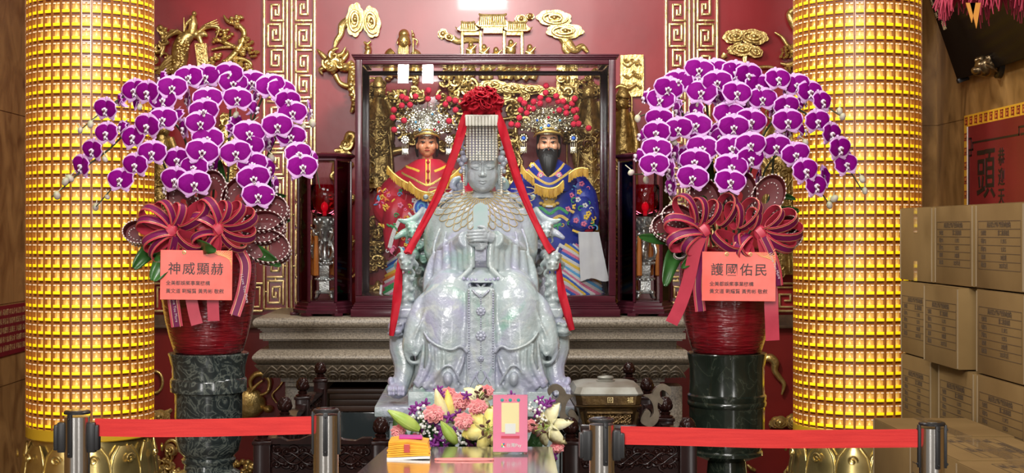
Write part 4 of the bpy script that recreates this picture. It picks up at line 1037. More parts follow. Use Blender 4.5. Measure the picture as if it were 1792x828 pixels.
for s in range(26):
    a = 2*pi*s/26+.1; rr = .62+.36*random.random(); el_ = random.uniform(-.3, 1.2)
    d = Vector((cos(a)*cos(el_)*rr, -abs(sin(a)*cos(el_))*1.0-.08, sin(el_)*rr)); p = c+Vector((d.x*R[0], d.y*R[1], d.z*R[2]))
    u = Vector((random.uniform(-1, 1), -.4, random.uniform(-1, 1))).normalized(); v = u.orthogonal().normalized()
    P = [p+u*.020*cos(q/10*2*pi*.8)+v*.016*sin(q/10*2*pi*.8)-Vector((0, .010, 0)) for q in range(11)]
    b.band(P, .011, Vector((0, 1, .2)), .003)
b.build('ruffle', M_redcloth, rs, 60)
def streamer(pts, wd):
    mb = MB(); P = curve([W(*p) for p in pts], 8); N = len(P)
    rings = []
    for i, p in enumerate(P):
        t = (P[min(i+1, N-1)]-P[max(i-1, 0)]).normalized(); sd = Vector((1, .25*sin(i*.21), 0)); sd = (sd-t*sd.dot(t)).normalized(); nn = t.cross(sd)
        w = .80*lerp_list(wd, i/(N-1))*S(5.7); ring = []
        m = 12
        for j in range(m):
            u = 2*pi*j/m; fold = .0035*sin(2.2*cos(u)*2+i*.12)
            ring.append(p+sd*w*cos(u)+nn*(.0055*sin(u)+fold))
        rings.append(ring)
    mb.rings(rings); return mb
streamer([(818, 196, 5.74), (812, 212, 5.70), (806, 235, 5.69), (793, 275, 5.68), (770, 335, 5.66), (742, 390, 5.62), (722, 428, 5.55), (713, 443, 5.515)], [7, 9, 10, 10, 9, 8, 8, 9]).build('streamer', M_redcloth, rs, 60)
streamer([(700, 452, 5.56), (698, 480, 5.54), (695, 520, 5.50), (690, 555, 5.48), (685, 588, 5.475)], [4, 8, 10, 9, 5]).build('streamer', M_redcloth, rs, 60)
streamer([(871, 196, 5.74), (876, 212, 5.70), (882, 235, 5.69), (893, 272, 5.68), (908, 320, 5.66), (930, 375, 5.62), (955, 425, 5.54), (966, 441, 5.515)], [7, 9, 10, 10, 9, 8, 8, 9]).build('streamer', M_redcloth, rs, 60)
streamer([(977, 452, 5.56), (979, 480, 5.54), (984, 515, 5.50), (992, 545, 5.48), (1001, 578, 5.475)], [4, 7, 9, 9, 6]).build('streamer', M_redcloth, rs, 60)
# ------------------------------------------------------------------ robed deity statues in the case
M_skin1 = mat('painted_warm_skin', (0.62, 0.25, 0.13), 0.35, coat=.2)
M_skin2 = mat('painted_pale_skin', (0.68, 0.34, 0.20), 0.35, coat=.2)
M_hair = mat('black_hair', (0.010, 0.009, 0.010), 0.5, bump=.3, bscale=90, bstretch=(1, 1, .05))
M_lip = mat('painted_red_lip', (0.45, 0.05, 0.04), .35)
M_eye = mat('painted_dark_eye', (0.015, 0.012, 0.012), .3)
M_white = mat('white_paint', (0.75, 0.72, 0.68), .4)
M_pom = mat('red_pompom', (0.60, 0.012, 0.05), 0.8, col2=(0.42, 0.006, 0.03), scale=140, bump=.8, bscale=160)
M_fringe = mat('golden_silk_fringe', (0.80, 0.48, 0.06), 0.45, col2=(0.52, 0.27, 0.03), scale=70, stretch=(1, 1, .06), bump=.6, bscale=120, bstretch=(1, 1, .04))
M_goldthr = mat('gold_thread', (0.82, 0.58, 0.16), 0.35, metal=.6, bump=.3, bscale=150)
M_rob1 = mat('red_silk_robe', (0.55, 0.015, 0.04), 0.40, col2=(0.36, 0.006, 0.03), scale=9)
M_rob2 = mat('royal_blue_silk_robe', (0.018, 0.040, 0.36), 0.40, col2=(0.008, 0.018, 0.20), scale=9)
M_whitecloth = mat('white_gauze_cloth', (0.66, 0.65, 0.66), 0.7, col2=(0.58, 0.57, 0.60), scale=14, bump=.15, bscale=60)
EMB = {n: mat('embroidery_'+n, c, .45, bump=.5, bscale=140) for n, c in dict(white=(.72, .70, .70), pink=(.75, .18, .32), yellow=(.85, .55, .06), green=(.05, .35, .12), blue=(.03, .12, .55), sky=(.12, .42, .75), orange=(.8, .22, .03), purple=(.3, .06, .4), gold=(.75, .5, .12)).items()}
YD = 7.72
def face(t, cx, cy, hw, Y, skin, beard=False):
    """painted head: face mass, features, hair; hw = half the face width in pixels"""
    k = hw/18.0
    b = MB()
    el(b, cx, cy-4*k, Y+.01, 17.5*k, .062, 24*k); el(b, cx, cy+9*k, Y-.004, 15.5*k, .052, 15*k); el(b, cx, cy+17*k, Y-.016, 8*k, .032, 8*k)
    for s in (-1, 1):
        el(b, cx+s*9*k, cy+6*k, Y-.028, 7*k, .022, 8*k); el(b, cx+s*18*k, cy+2*k, Y+.02, 2.8*k, .014, 9*k)
        el(b, cx+s*7.5*k, cy-2.5*k, Y-.043, 5.5*k, .010, 2.6*k)
        el(b, cx+s*2.2*k, cy+7.5*k, Y-.055, 1.9*k, .006, 1.5*k)
    tb_(b, [(cx, cy-6*k, Y-.046), (cx, cy+2*k, Y-.056), (cx, cy+7*k, Y-.066)], [1.1*k, 1.5*k, 2.2*k], 8)
    sect(b, [(cy+14*k, cx-8*k, cx+8*k, Y-.02, Y+.045), (cy+30*k, cx-11*k, cx+11*k, Y-.01, Y+.05)], 18)
    h = b.build('head', skin, t); remesh(h, .0022, 2)
    b = MB()
    for s in (-1, 1):
        tb_(b, [(cx+s*3.5*k, cy-2.2*k, Y-.053), (cx+s*7.5*k, cy-3.2*k, Y-.0545), (cx+s*12*k, cy-3.4*k, Y-.048)], [.6*k, 1.1*k, .6*k], 6)
        tb_(b, [(cx+s*3*k, cy-8.3*k, Y-.052), (cx+s*8*k, cy-10.4*k, Y-.0535), (cx+s*14*k, cy-9*k, Y-.043)], [.7*k, 1.1*k, .4*k], 6)
        el(b, cx+s*7.6*k, cy-1.6*k, Y-.0525, 2.1*k, .003, 1.5*k, 8, 6)
    b.build('eyes_and_brows', M_eye, t)
    b = MB(); tb_(b, [(cx-4.6*k, cy+12.6*k, Y-.050), (cx, cy+12.0*k, Y-.0565), (cx+4.6*k, cy+12.6*k, Y-.050)], [.4*k, 1.5*k, .4*k], 7); b.build('lips', M_lip, t)
    b = MB(); el(b, cx, cy-12*k, Y+.035, 21*k, .066, 24*k); 
    for s in (-1, 1): tb_(b, [(cx+s*17.5*k, cy-16*k, Y+.0), (cx+s*18.5*k, cy-4*k, Y+.01), (cx+s*19*k, cy+12*k, Y+.03), (cx+s*17*k, cy+24*k, Y+.05)], [3.5*k, 2.6*k, 3*k, 2*k], 8)
    b.build('hair', M_hair, t)
    if beard:
        b = MB()
        sect(b, [(cy+62*k, cx-4*k, cx+5*k, Y-.085, Y-.06), (cy+45*k, cx-11*k, cx+12*k, Y-.10, Y-.04), (cy+25*k, cx-17*k, cx+17*k, Y-.10, Y-.01), (cy+15*k, cx-16.5*k, cx+16.5*k, Y-.078, Y), (cy+9*k, cx-16*k, cx+16*k, Y-.048, Y+.01)], 28)
        for s in (-1, 1): tb_(b, [(cx+s*1*k, cy+9.5*k, Y-.060), (cx+s*6*k, cy+10*k, Y-.058), (cx+s*9.5*k, cy+16*k, Y-.062), (cx+s*10*k, cy+30*k, Y-.075)], [1.3*k, 2*k, 2.2*k, 1*k], 7)
        b.build('beard', M_hair, t)
def headdress(t, cx, yb, hw, Y, poms, fan, seed, metal, jew):
    """silver phoenix crown: gilt brow band, fan of filigree sprays, jewels, red pompoms on wires"""
    rnd = random.Random(seed)
    b = MB(); tb_(b, [(cx-hw, yb+6, Y+.02), (cx-hw*.7, yb, Y-.045), (cx, yb-3, Y-.07), (cx+hw*.7, yb, Y-.045), (cx+hw, yb+6, Y+.02)], [1.6, 2.0, 2.2, 2.0, 1.6], 10)
    tb_(b, [(cx-hw*1.02, yb, Y+.02), (cx-hw*.7, yb-6, Y-.05), (cx, yb-9, Y-.075), (cx+hw*.7, yb-6, Y-.05), (cx+hw*1.02, yb, Y+.02)], 1.2, 8)
    b.build('brow_band', M_goldthr, t)
    b = MB()
    sect(b, [(yb+2, cx-hw*.95, cx+hw*.95, Y-.05, Y+.10), (yb-14, cx-hw*1.05, cx+hw*1.05, Y-.055, Y+.10), (yb-32, cx-hw*.85, cx+hw*.85, Y-.03, Y+.09), (yb-42, cx-hw*.5, cx+hw*.5, Y+.0, Y+.07)], 26)
    b.build('cap', metal, t)
    for k in range(26):
        b = MB(); a = pi*(.02+.96*k/25); L = rnd.uniform(.62, 1.0)
        ex, ey = cx+cos(a)*fan*L, yb-4-sin(a)*fan*.86*L
        mx, my = cx+cos(a)*fan*.45, yb-8-sin(a)*fan*.5*.86
        Yk = Y-.03+.05*rnd.random()
        tb_(b, [(cx+cos(a)*hw*.7, yb-6-sin(a)*12, Yk), (mx, my, Yk-.02), (ex, ey, Yk-.02)], [1.2, .8, .5], 5, 4)
        for j in range(7):
            u = .30+.1*j+rnd.uniform(-.04, .04); px, py = cx+cos(a)*fan*L*u, yb-6-sin(a)*fan*.86*L*u
            d = rnd.uniform(-1, 1)
            for q in (-1, 1):
                ox, oy = -sin(a)*q*rnd.uniform(2, 5), -cos(a)*q*rnd.uniform(2, 5)
                b.ell(W(px+ox, py+oy, Yk-.025-.02*rnd.random()), (S(Y)*rnd.uniform(1.2, 3.2), .005, S(Y)*rnd.uniform(1.0, 2.2)), 6, 4, (0, rnd.uniform(0, 3), 0))
        b.build('filigree_spray', metal, t)
    for k, (dx, dy, r) in enumerate(((0, -13, 4.2), (-13, -9, 3.2), (13, -9, 3.2), (0, -27, 3.6), (-20, -22, 3), (20, -22, 3), (-9, -36, 2.6), (9, -36, 2.6))):
        b = MB(); b.mi = 0
        for q in range(8): b.ell(W(cx+dx+r*1.05*cos(q*pi/4), yb+dy+r*1.05*sin(q*pi/4), Y-.068), (r*.42*S(Y), .005, r*.42*S(Y)), 6, 4)
        b.mi = 1; b.ell(W(cx+dx, yb+dy, Y-.072), (r*.7*S(Y), .008, r*.7*S(Y)), 8, 6)
        b.build('jewel', [metal, jew[k % len(jew)]], t)
    for s in (-1, 1):                                               # side rosettes with hanging tassels
        b = MB(); px, py = cx+s*hw*1.75, yb+9
        b.mi = 0
        for q in range(9): b.ell(W(px+5.6*cos(q*2*pi/9), py+5.6*sin(q*2*pi/9), Y-.03), (2.3*S(Y), .006, 2.3*S(Y)), 6, 4)
        b.mi = 1; b.ell(W(px, py, Y-.036), (3.6*S(Y), .008, 3.6*S(Y)), 8, 6)
        b.mi = 0
        for q in range(4): b.tube([W(px-5+3.3*q, py+8, Y-.03), W(px-5+3.3*q, py+26, Y-.03)], .8*S(Y), 5)
        b.bbox(W(px, py+20, Y-.03), (11*S(Y), .006, 9*S(Y)), .002)
        b.build('side_rosette', [metal, jew[0]], t)
    for x, y in poms:
        b = MB(); b.mi = 1; Yp = Y-.05-.05*rnd.random()
        b.tube([W(cx+(x-cx)*.55, yb-8+(y-yb+8)*.55, Y-.02), W(x, y, Yp)], .0012, 4)
        b.mi = 0; b.ell(W(x, y, Yp), 5.6*S(Yp), 12, 9)
        b.build('pompom', [M_pom, metal], t)
def emb_flower(b, p, r, n=5):
    for q in range(n): b.ell(p+Vector((r*.6*cos(q*2*pi/n), 0, r*.6*sin(q*2*pi/n))), (r*.45, .004, r*.45), 7, 5)
def robe_bvh(o, t): return BVHTree.FromPolygons([v.co+o.location+t.location for v in o.data.vertices], [p.vertices for p in o.data.polygons])
def hit(bv, px, py, lift=.002):
    d = (W(px, py, 5)-EYE).normalized(); h = bv.ray_cast(EYE, d)
    return None if h[0] is None else h[0]-d*lift
def embroider(t, bv, name, m, pts, w):
    """a stitched line laid on the robe"""
    P = [hit(bv, x, y) for x, y in [(c.x, c.y) for c in curve([(x, y, 0) for x, y in pts], 5)]]
    P = [p for p in P if p is not None]
    if len(P) < 3: return None
    b = MB(); run = [P[0]]
    for p in P[1:]:
        if (p-run[-1]).length > .06:
            if len(run) > 2: b.tube(run, w*S(YD), 6, flat=.3, up=(0, 1, 0))
            run = [p]
        else: run.append(p)
    if len(run) > 2: b.tube(run, w*S(YD), 6, flat=.3, up=(0, 1, 0))
    return b.build(name, m, t) if b.v else None
def stripes(t, bv, x0, x1, y0, y1, flip, cols, pitch=11.5, w=5.2, edge=None):
    """slanting rainbow waves woven into the hem"""
    n = int((x1-x0+(y1-y0)*1.6)/pitch)+3
    for k in range(n):
        b = MB(); pts = []
        for j in range(20):
            u = j/19; x = x0-(y1-y0)*1.3+k*pitch+(y1-y0)*1.45*u+3*sin(u*9+k); y = y1-(y1-y0)*u
            if flip: x = x0+x1-x
            ok = x0 <= x <= x1 and (edge is None or edge(x, y))
            p = hit(bv, x, y, .004) if ok else None
            if p is None:
                if len(pts) > 2: b.tube(pts, w*S(YD), 6, flat=.25, up=(0, 1, 0))
                pts = []
            else: pts.append(p)
        if len(pts) > 2: b.tube(pts, w*S(YD), 6, flat=.25, up=(0, 1, 0))
        if b.v: b.build('woven_wave', EMB[cols[k % len(cols)]], t)
def fringe(t, pts, Y, ln):
    """hanging fringe along a curve, with its gold heading"""
    P = curve([W(x, y, Y) for x, y in pts], 8); b = MB()
    top = []; bot = []
    for i, p in enumerate(P):
        for q in range(2): pass
    N = len(P)*3
    for i in range(N):
        u = i/(N-1)*(len(P)-1); j = min(int(u), len(P)-2); p = P[j].lerp(P[j+1], u-j)
        l = ln*S(Y)*(1+.12*random.uniform(-1, 1)); b.tube([p, p+Vector((.002*random.uniform(-1, 1), -.004, -l*.5)), p+Vector((.005*random.uniform(-1, 1), -.002, -l))], [.0035, .0035, .0022], 5)
    b.build('fringe', M_fringe, t)
    b = MB(); b.tube(P, 1.9*S(Y), 7); b.build('gold_braid', M_goldthr, t)

# --- goddess in red on the left of the case
t1 = thing('deity_statue', 'goddess statue in a red embroidered robe behind the glass, left of the jade statue', 'statue', W(752, 518, YD), 'robed deity statues in the glass case')
b = MB()
zf = CASE_FLOOR+.001
sect(b, [(521, 662, 830, 7.57, 7.92), (500, 666, 828, 7.56, 7.92), (450, 678, 822, 7.55, 7.92), (400, 690, 815, 7.55, 7.92), (360, 700, 808, 7.58, 7.90), (320, 706, 800, 7.60, 7.88), (296, 716, 786, 7.63, 7.86), (280, 728, 770, 7.67, 7.82)], 40)
for s in (-1, 1):
    f = (lambda x: 748+(x-748)*s)
    tb_(b, [(f(716), 312, 7.72), (f(692), 338, 7.70), (f(680), 366, 7.65), (f(698), 385, 7.60), (f(722), 372, 7.58)], [22, 28, 28, 24, 14], 16)
    tb_(b, [(f(700), 352, 7.60), (f(690), 375, 7.57), (f(686), 405, 7.57), (f(684), 440, 7.57)], [17, 19, 16, 10], 14)
r1 = b.build('robe', M_rob1, t1); remesh(r1, .006, 3); B1 = robe_bvh(r1, t1)
face(t1, 747.5, 251, 17.5, 7.68, M_skin1)
# shoulder cape with its fringes
b = MB(); sect(b, [(338, 700, 800, 7.555, 7.86), (322, 682, 816, 7.575, 7.90), (306, 688, 810, 7.60, 7.88), (290, 706, 792, 7.63, 7.86), (278, 728, 770, 7.655, 7.82)], 36, 2)
cp = b.build('cape', M_rob1, t1); BC = robe_bvh(cp, t1)
fringe(t1, [(678, 291), (688, 303), (702, 314), (714, 321)], 7.56, 13); fringe(t1, [(716, 318), (730, 331), (748, 337), (766, 331), (784, 314)], 7.54, 15); fringe(t1, [(786, 312), (800, 300), (812, 288)], 7.56, 13)
for nm, m, pts, w in (('gold_trim', M_goldthr, ((690, 290), (704, 303), (722, 312), (748, 324), (772, 312), (790, 303), (806, 290)), 2), ('placket', EMB['yellow'], ((746, 276), (746, 300), (746, 326)), 1.6), ('placket', EMB['gold'], ((752, 276), (752, 300), (752, 326)), 1.6)):
    embroider(t1, BC, nm, m, pts, w)
for pts in (((704, 284), (712, 292), (724, 296), (734, 300)), ((760, 300), (770, 296), (782, 290), (790, 284))): embroider(t1, BC, 'gold_phoenix', EMB['yellow'], pts, 2.4)
for s in range(3): 
    q = MB(); p = hit(BC, 749, 284+16*s, .006)
    if p: q.ell(p, .009, 8, 6); q.build('knot_button', M_pom, t1)
rn = random.Random(4)
for k in range(72):
    x, y = rn.uniform(662, 740), rn.uniform(330, 448); p = hit(B1, x, y, .003)
    if p is None: continue
    q = MB()
    if k % 3 == 0: emb_flower(q, p, rn.uniform(.009, .016))
    elif k % 3 == 1:
        for j in range(3): q.ell(p+Vector((rn.uniform(-.02, .02), 0, rn.uniform(-.02, .02))), (.014, .003, .005), 7, 5, (0, rn.uniform(0, 3), 0))
    else: q.tube(spiral((p.x, p.z), .014, 1.2, p.y), .003, 5)
    q.build('embroidered_motif', EMB[['pink', 'yellow', 'white', 'green', 'orange', 'sky', 'pink'][k % 7]], t1)
for i, (r, m) in enumerate(((17, 'white'), (14, 'blue'), (9.5, 'sky'), (5.5, 'blue'))):
    p = hit(B1, 737, 362, .004+.003*i)
    if p: q = MB(); q.ell(p, (r*.8*S(YD), .006, r*S(YD)), 16, 6, (0, .4, 0)); q.build('wave_roundel', EMB[m], t1)
for i, pts in enumerate((((715, 372), (722, 380), (735, 384), (752, 376)), ((712, 378), (722, 388), (738, 392), (756, 384)))): embroider(t1, B1, 'roundel_trim', EMB['yellow' if i else 'white'], pts, 2.2)
embroider(t1, B1, 'white_edging', EMB['white'], ((699, 384), (688, 410), (678, 450), (671, 485), (667, 516)), 4)
stripes(t1, B1, 669, 775, 448, 517, False, ['green', 'white', 'pink', 'white', 'blue', 'sky', 'white', 'yellow', 'orange', 'white', 'pink', 'green'], 7.2, 3.4)
P1 = [(337, 25), (333, 72), (195, 60), (218, 70), (267, 58), (193, 107), (238, 103), (150, 130), (145, 172), (205, 187), (152, 237), (390, 63), (428, 100), (447, 73), (480, 80), (482, 130), (447, 190), (330, 40)]
M_silv2 = mat('bright_silver_crown', (0.80, 0.80, 0.76), 0.22, metal=.85, col2=(.62, .58, .44), scale=40, bump=.2, bscale=90)
headdress(t1, 747.5, 236, 22, 7.66, [(640+x/3.067, 150+y/3.067) for x, y in P1], 66, 3, M_silv2, [EMB['white'], EMB['sky'], M_pom])

# --- bearded deity in blue on the right of the case
t2 = thing('deity_statue', 'black-bearded deity statue in a blue embroidered robe behind the glass, right of the jade statue', 'statue', W(965, 518, YD), 'robed deity statues in the glass case')
b = MB()
sect(b, [(521, 880, 1064, 7.57, 7.92), (500, 884, 1060, 7.56, 7.92), (450, 892, 1046, 7.55, 7.92), (400, 900, 1030, 7.55, 7.92), (360, 905, 1020, 7.58, 7.90), (320, 910, 1014, 7.60, 7.88), (296, 924, 1000, 7.63, 7.86), (280, 940, 982, 7.67, 7.82)], 40)
for s in (-1, 1):
    f = (lambda x: 964+(x-964)*s)
    tb_(b, [(f(1002), 314, 7.72), (f(1020), 345, 7.70), (f(1029), 380, 7.65), (f(1020), 392, 7.60), (f(998), 380, 7.58)], [20, 25, 20, 22, 14], 16)
    tb_(b, [(f(1016), 350, 7.62), (f(1024), 378, 7.58), (f(1026), 402, 7.57)], [14, 18, 16], 14)
r2 = b.build('robe', M_rob2, t2); remesh(r2, .006, 3); B2 = robe_bvh(r2, t2)
face(t2, 960, 251, 18, 7.68, M_skin2, True)
b = MB(); sect(b, [(334, 922, 1004, 7.555, 7.86), (318, 906, 1022, 7.58, 7.90), (304, 912, 1016, 7.60, 7.88), (290, 926, 1000, 7.63, 7.86), (278, 942, 980, 7.655, 7.82)], 36, 2)
cp = b.build('cape', M_rob2, t2); BC = robe_bvh(cp, t2)
fringe(t2, [(912, 288), (918, 298), (926, 305), (934, 312)], 7.55, 13); fringe(t2, [(936, 322), (950, 328), (964, 330), (976, 326), (986, 316)], 7.53, 16); fringe(t2, [(996, 304), (1006, 297), (1018, 294), (1029, 296)], 7.55, 14)
for pts in (((914, 286), (926, 300), (940, 312), (962, 322), (984, 310), (1000, 298), (1016, 286)), ((930, 280), (946, 300), (962, 308), (978, 298), (992, 280))): embroider(t2, BC, 'gold_trim', EMB['gold'], pts, 2.4)
for x, y, c in ((946, 307, 'pink'), (978, 307, 'pink'), (920, 302, 'pink'), (1002, 288, 'yellow'), (932, 290, 'yellow')):
    p = hit(BC, x, y, .003)
    if p:
        q = MB(); emb_flower(q, p, .018, 6); q.build('embroidered_cloud', EMB[c], t2)
        q = MB(); emb_flower(q, p-Vector((0, .004, 0)), .010, 5); q.build('embroidered_cloud', EMB['white'], t2)
# golden beast mask on the chest
p = hit(B2, 961, 352, .006)
q = MB()
for dx, dy, r in ((0, 0, 10), (-9, -6, 5), (9, -6, 5), (-7, 7, 5.5), (7, 7, 5.5), (0, 8, 6), (-14, 4, 4), (14, 4, 4)): q.ell(p+Vector((dx*S(YD), 0, -dy*S(YD))), (r*S(YD), .014, r*.8*S(YD)), 10, 7)
q.build('beast_mask', EMB['gold'], t2)
q = MB()
for dx in (-5, 5): q.ell(p+Vector((dx*S(YD), -.016, 3*S(YD))), 2*S(YD), 7, 5)
q.bbox(p+Vector((0, -.016, -9*S(YD))), (12*S(YD), .006, 3*S(YD)), .001); q.build('mask_eyes', M_white, t2)
for pts, c in ((((932, 372), (946, 364), (962, 374), (978, 364), (994, 374)), 'green'), (((930, 382), (946, 376), (962, 386), (980, 378), (994, 386)), 'gold'), (((936, 394), (950, 388), (966, 396), (982, 392)), 'green'), (((1002, 402), (1020, 408), (1032, 404), (1044, 406)), 'yellow')): embroider(t2, B2, 'belt_scroll', EMB[c], pts, 3)
rn = random.Random(8)
for k, (x, y, c) in enumerate(((1000, 342, 'pink'), (1004, 352, 'green'), (1014, 336, 'yellow'), (1030, 374, 'yellow'), (1026, 380, 'yellow'), (1008, 386, 'pink'), (1022, 392, 'pink'), (1016, 366, 'green'), (1004, 372, 'gold'), (1030, 354, 'green'), (1036, 390, 'green'), (1018, 322, 'pink'), (996, 392, 'green'), (1024, 360, 'white'), (1012, 350, 'white'), (1006, 362, 'yellow'), (974, 386, 'yellow'), (972, 398, 'green'), (1040, 398, 'sky'), (1002, 330, 'sky'), (994, 366, 'pink'))):
    p = hit(B2, x, y, .003)
    if p is None: continue
    q = MB()
    if c in ('green', 'sky'): q.tube(spiral((p.x, p.z), .018, .8, p.y, 0, k), .0035, 5)
    elif c == 'gold': q.ell(p, (.03, .004, .008), 9, 5, (0, .5, 0))
    else:
        emb_flower(q, p, .015); q.tube(spiral((p.x+.03, p.z-.02), .014, .8, p.y, 0, k), .0025, 5)
    q.build('embroidered_motif', EMB[c], t2)
stripes(t2, B2, 978, 1066, 428, 517, True, ['blue', 'white', 'yellow', 'white', 'sky', 'white', 'pink', 'white', 'blue', 'yellow', 'white', 'pink'], 7.4, 3.5)
b = MB(); R = []
for i in range(14):
    u = i/13; xl, xr = 1012+4*u, 1048+18*u; y = 406+84*u; row = []
    for j in range(9):
        v = j/8; row.append(W(xl+(xr-xl)*v, y+3*sin(v*7+u*2)*(u), 7.545+.006*sin(v*11+u*1.5)-.006*u))
    R.append(row+[p+Vector((0, .004, 0)) for p in reversed(row)])
b.rings(R); b.build('white_sleeve_cloth', M_whitecloth, t2, 60)
b = MB(); el(b, 1028, 402, 7.565, 11, .02, 6); b.build('cuff', M_rob1, t2)
P2 = [(302, 58), (300, 93), (173, 128), (193, 145), (240, 138), (273, 118), (272, 147), (315, 130), (353, 110), (362, 135), (388, 135), (445, 122), (432, 147), (403, 165), (368, 180), (403, 195), (440, 183), (453, 178), (175, 180), (205, 195), (215, 167), (237, 172), (168, 218), (128, 250), (160, 255), (453, 218), (440, 250), (465, 248), (515, 270)]
M_bronz = mat('antique_silver_gilt_crown', (0.66, 0.62, 0.50), 0.28, metal=.8, col2=(.40, .33, .16), scale=40, bump=.3, bscale=90)
headdress(t2, 960, 233, 25, 7.66, [(850+x/2.857, 130+y/2.857) for x, y in P2], 64, 5, M_bronz, [EMB['blue'], EMB['sky'], EMB['white'], M_pom])
# ------------------------------------------------------------------ hexagonal lantern cabinets on the altar
M_redglass = glass_mat('ruby_red_glass', (0.80, 0.10, 0.17), .02)
M_bulb = mat('lit_red_bulb', (.8, .05, .1), .3, emit=(1.0, .05, .15), estr=.3)
M_tassel = mat('orange_silk_tassel', (0.62, 0.20, 0.03), .5, col2=(.45, .13, .02), scale=60, stretch=(1, 1, .05), bump=.5, bscale=120, bstretch=(1, 1, .05))
def lantern_case(px, label, lamp_label):
    cx = (px-CX)*S(7.63); cy = 7.63; Rr = .134
    z = lambda y: ZC-(y-HZ)*S(7.55)
    zb = ZAT+.001
    t = thing('lantern_cabinet', label, 'lantern cabinet', (cx, cy, zb), 'hexagonal lantern cabinets on the altar')
    hexr = lambda mb, prof: mb.lathe(prof, (cx, cy, 0), 6, rot0=0)
    h = zb
    b = MB(); hexr(b, [(Rr+.026, zb+.012), (Rr+.028, zb+.03), (Rr+.018, zb+.036), (Rr+.018, zb+.046), (Rr+.008, zb+.052), (Rr+.008, zb+.066), (Rr-.004, zb+.07), (Rr-.004, zb+.078)])
    for k in range(6):
        a = pi/3*k; b.bbox((cx+(Rr+.018)*cos(a), cy+(Rr+.018)*sin(a), zb+.008), (.045, .045, .016), .004, (0, 0, a))
    b.build('base', M_maroon, t, 30)
    b = MB(); hexr(b, [(Rr-.004, z(282)), (Rr+.004, z(281)), (Rr+.004, z(278)), (Rr+.022, z(274)), (Rr+.026, z(271)), (Rr+.010, z(268)), (Rr-.02, z(267))]); b.build('roof', M_maroon, t, 30)
    for k in range(6):
        a = pi/3*k; p = Vector((cx+Rr*cos(a), cy+Rr*sin(a), 0))
        b = MB(); b.bbox((p.x, p.y, (zb+.07+z(281))/2), (.014, .014, z(281)-zb-.07), .003, (0, 0, a)); b.build('post', M_maroon, t, 30)
    for k in (3, 4, 5):
        a0, a1 = pi/3*k, pi/3*(k+1); m_ = (Vector((cos(a0), sin(a0), 0))+Vector((cos(a1), sin(a1), 0)))*Rr/2
        b = MB(); b.box((cx+m_.x, cy+m_.y, (zb+.078+z(283))/2), (Rr-.02, .003, z(283)-zb-.078), (0, 0, (a0+a1)/2+pi/2)); b.build('glass_pane', M_glass, t, 0)
    # silver altar lamp inside
    fl = zb+.079
    l = thing('silver_altar_lamp', lamp_label, 'lamp', (cx, cy, fl), 'silver altar lamps inside the lantern cabinets')
    o = (cx, cy, 0)
    b = MB()
    b.lathe([(.042, fl+.03), (.046, fl+.034), (.03, fl+.045), (.036, fl+.05), (.036, fl+.095), (.046, fl+.10), (.046, fl+.108), (.03, fl+.118), (.034, fl+.124), (.034, fl+.175), (.050, fl+.182), (.050, fl+.19), (.03, fl+.20)], o, 4, rot0=pi/4)
    for k in range(4):
        a = pi/4+pi/2*k; b.tube([Vector((cx+.028*cos(a), cy+.028*sin(a), fl+.04)), Vector((cx+.05*cos(a), cy+.05*sin(a), fl+.03)), Vector((cx+.055*cos(a), cy+.055*sin(a), fl+.012)), Vector((cx+.064*cos(a), cy+.064*sin(a), fl+.006))], [.010, .010, .007, .006], 7)
        b.ell((cx+.05*cos(a), cy+.05*sin(a), fl+.036), .012, 8, 6)
    b.build('base', M_silver, l, 40)
    b = MB(); b.lathe([(.02, fl+.20), (.032, fl+.205), (.018, fl+.22), (.012, fl+.26), (.016, fl+.285), (.028, fl+.30), (.018, fl+.315), (.022, fl+.335), (.046, fl+.36), (.052, fl+.385), (.030, fl+.40), (.040, fl+.415), (.044, fl+.425)], o, 20)
    b.build('stem', M_silver, l, 40)
    rn = random.Random(int(px))
    for k in range(6):
        b = MB(); a = pi/3*k+.3
        P = [Vector((cx+r*cos(a), cy+r*sin(a), fl+zz_)) for r, zz_ in ((.02, .20), (.055, .215), (.068, .25), (.055, .285), (.04, .30), (.055, .335), (.062, .36))]
        b.tube(curve(P, 4), [.008, .010, .009, .008, .007, .009, .004], 7)
        for q in range(7): b.ell(P[q % 7]+Vector((rn.uniform(-.012, .012), rn.uniform(-.012, .012), rn.uniform(-.012, .012))), rn.uniform(.006, .012), 7, 5)
        b.build('dragon_bracket', M_silver, l)
    b = MB()
    for k in range(16):
        a = 2*pi*k/16; b.ell((cx+.052*cos(a), cy+.052*sin(a), fl+.395+.012*(k % 2)), (.009, .009, .013), 7, 5)
    for k in range(12):
        a = 2*pi*k/12; b.ell((cx+.05*cos(a), cy+.05*sin(a), fl+.188), .009, 7, 5); b.ell((cx+.046*cos(a), cy+.046*sin(a), fl+.106), .007, 7, 5)
    b.build('petal_rim', M_silver, l)
    b = MB(); b.lathe([(.036, fl+.425), (.062, fl+.438), (.082, fl+.47), (.088, fl+.52), (.082, fl+.565), (.070, fl+.59)], o, 28, cap0=True, cap1=False); b.build('red_glass_shade', M_redglass, l)
    b = MB(); b.ell((cx, cy, fl+.475), (.019, .019, .026), 12, 8)
    b.tube([Vector((cx, cy, fl+.43)), Vector((cx, cy, fl+.455))], .010, 8); b.build('bulb', M_bulb, l)
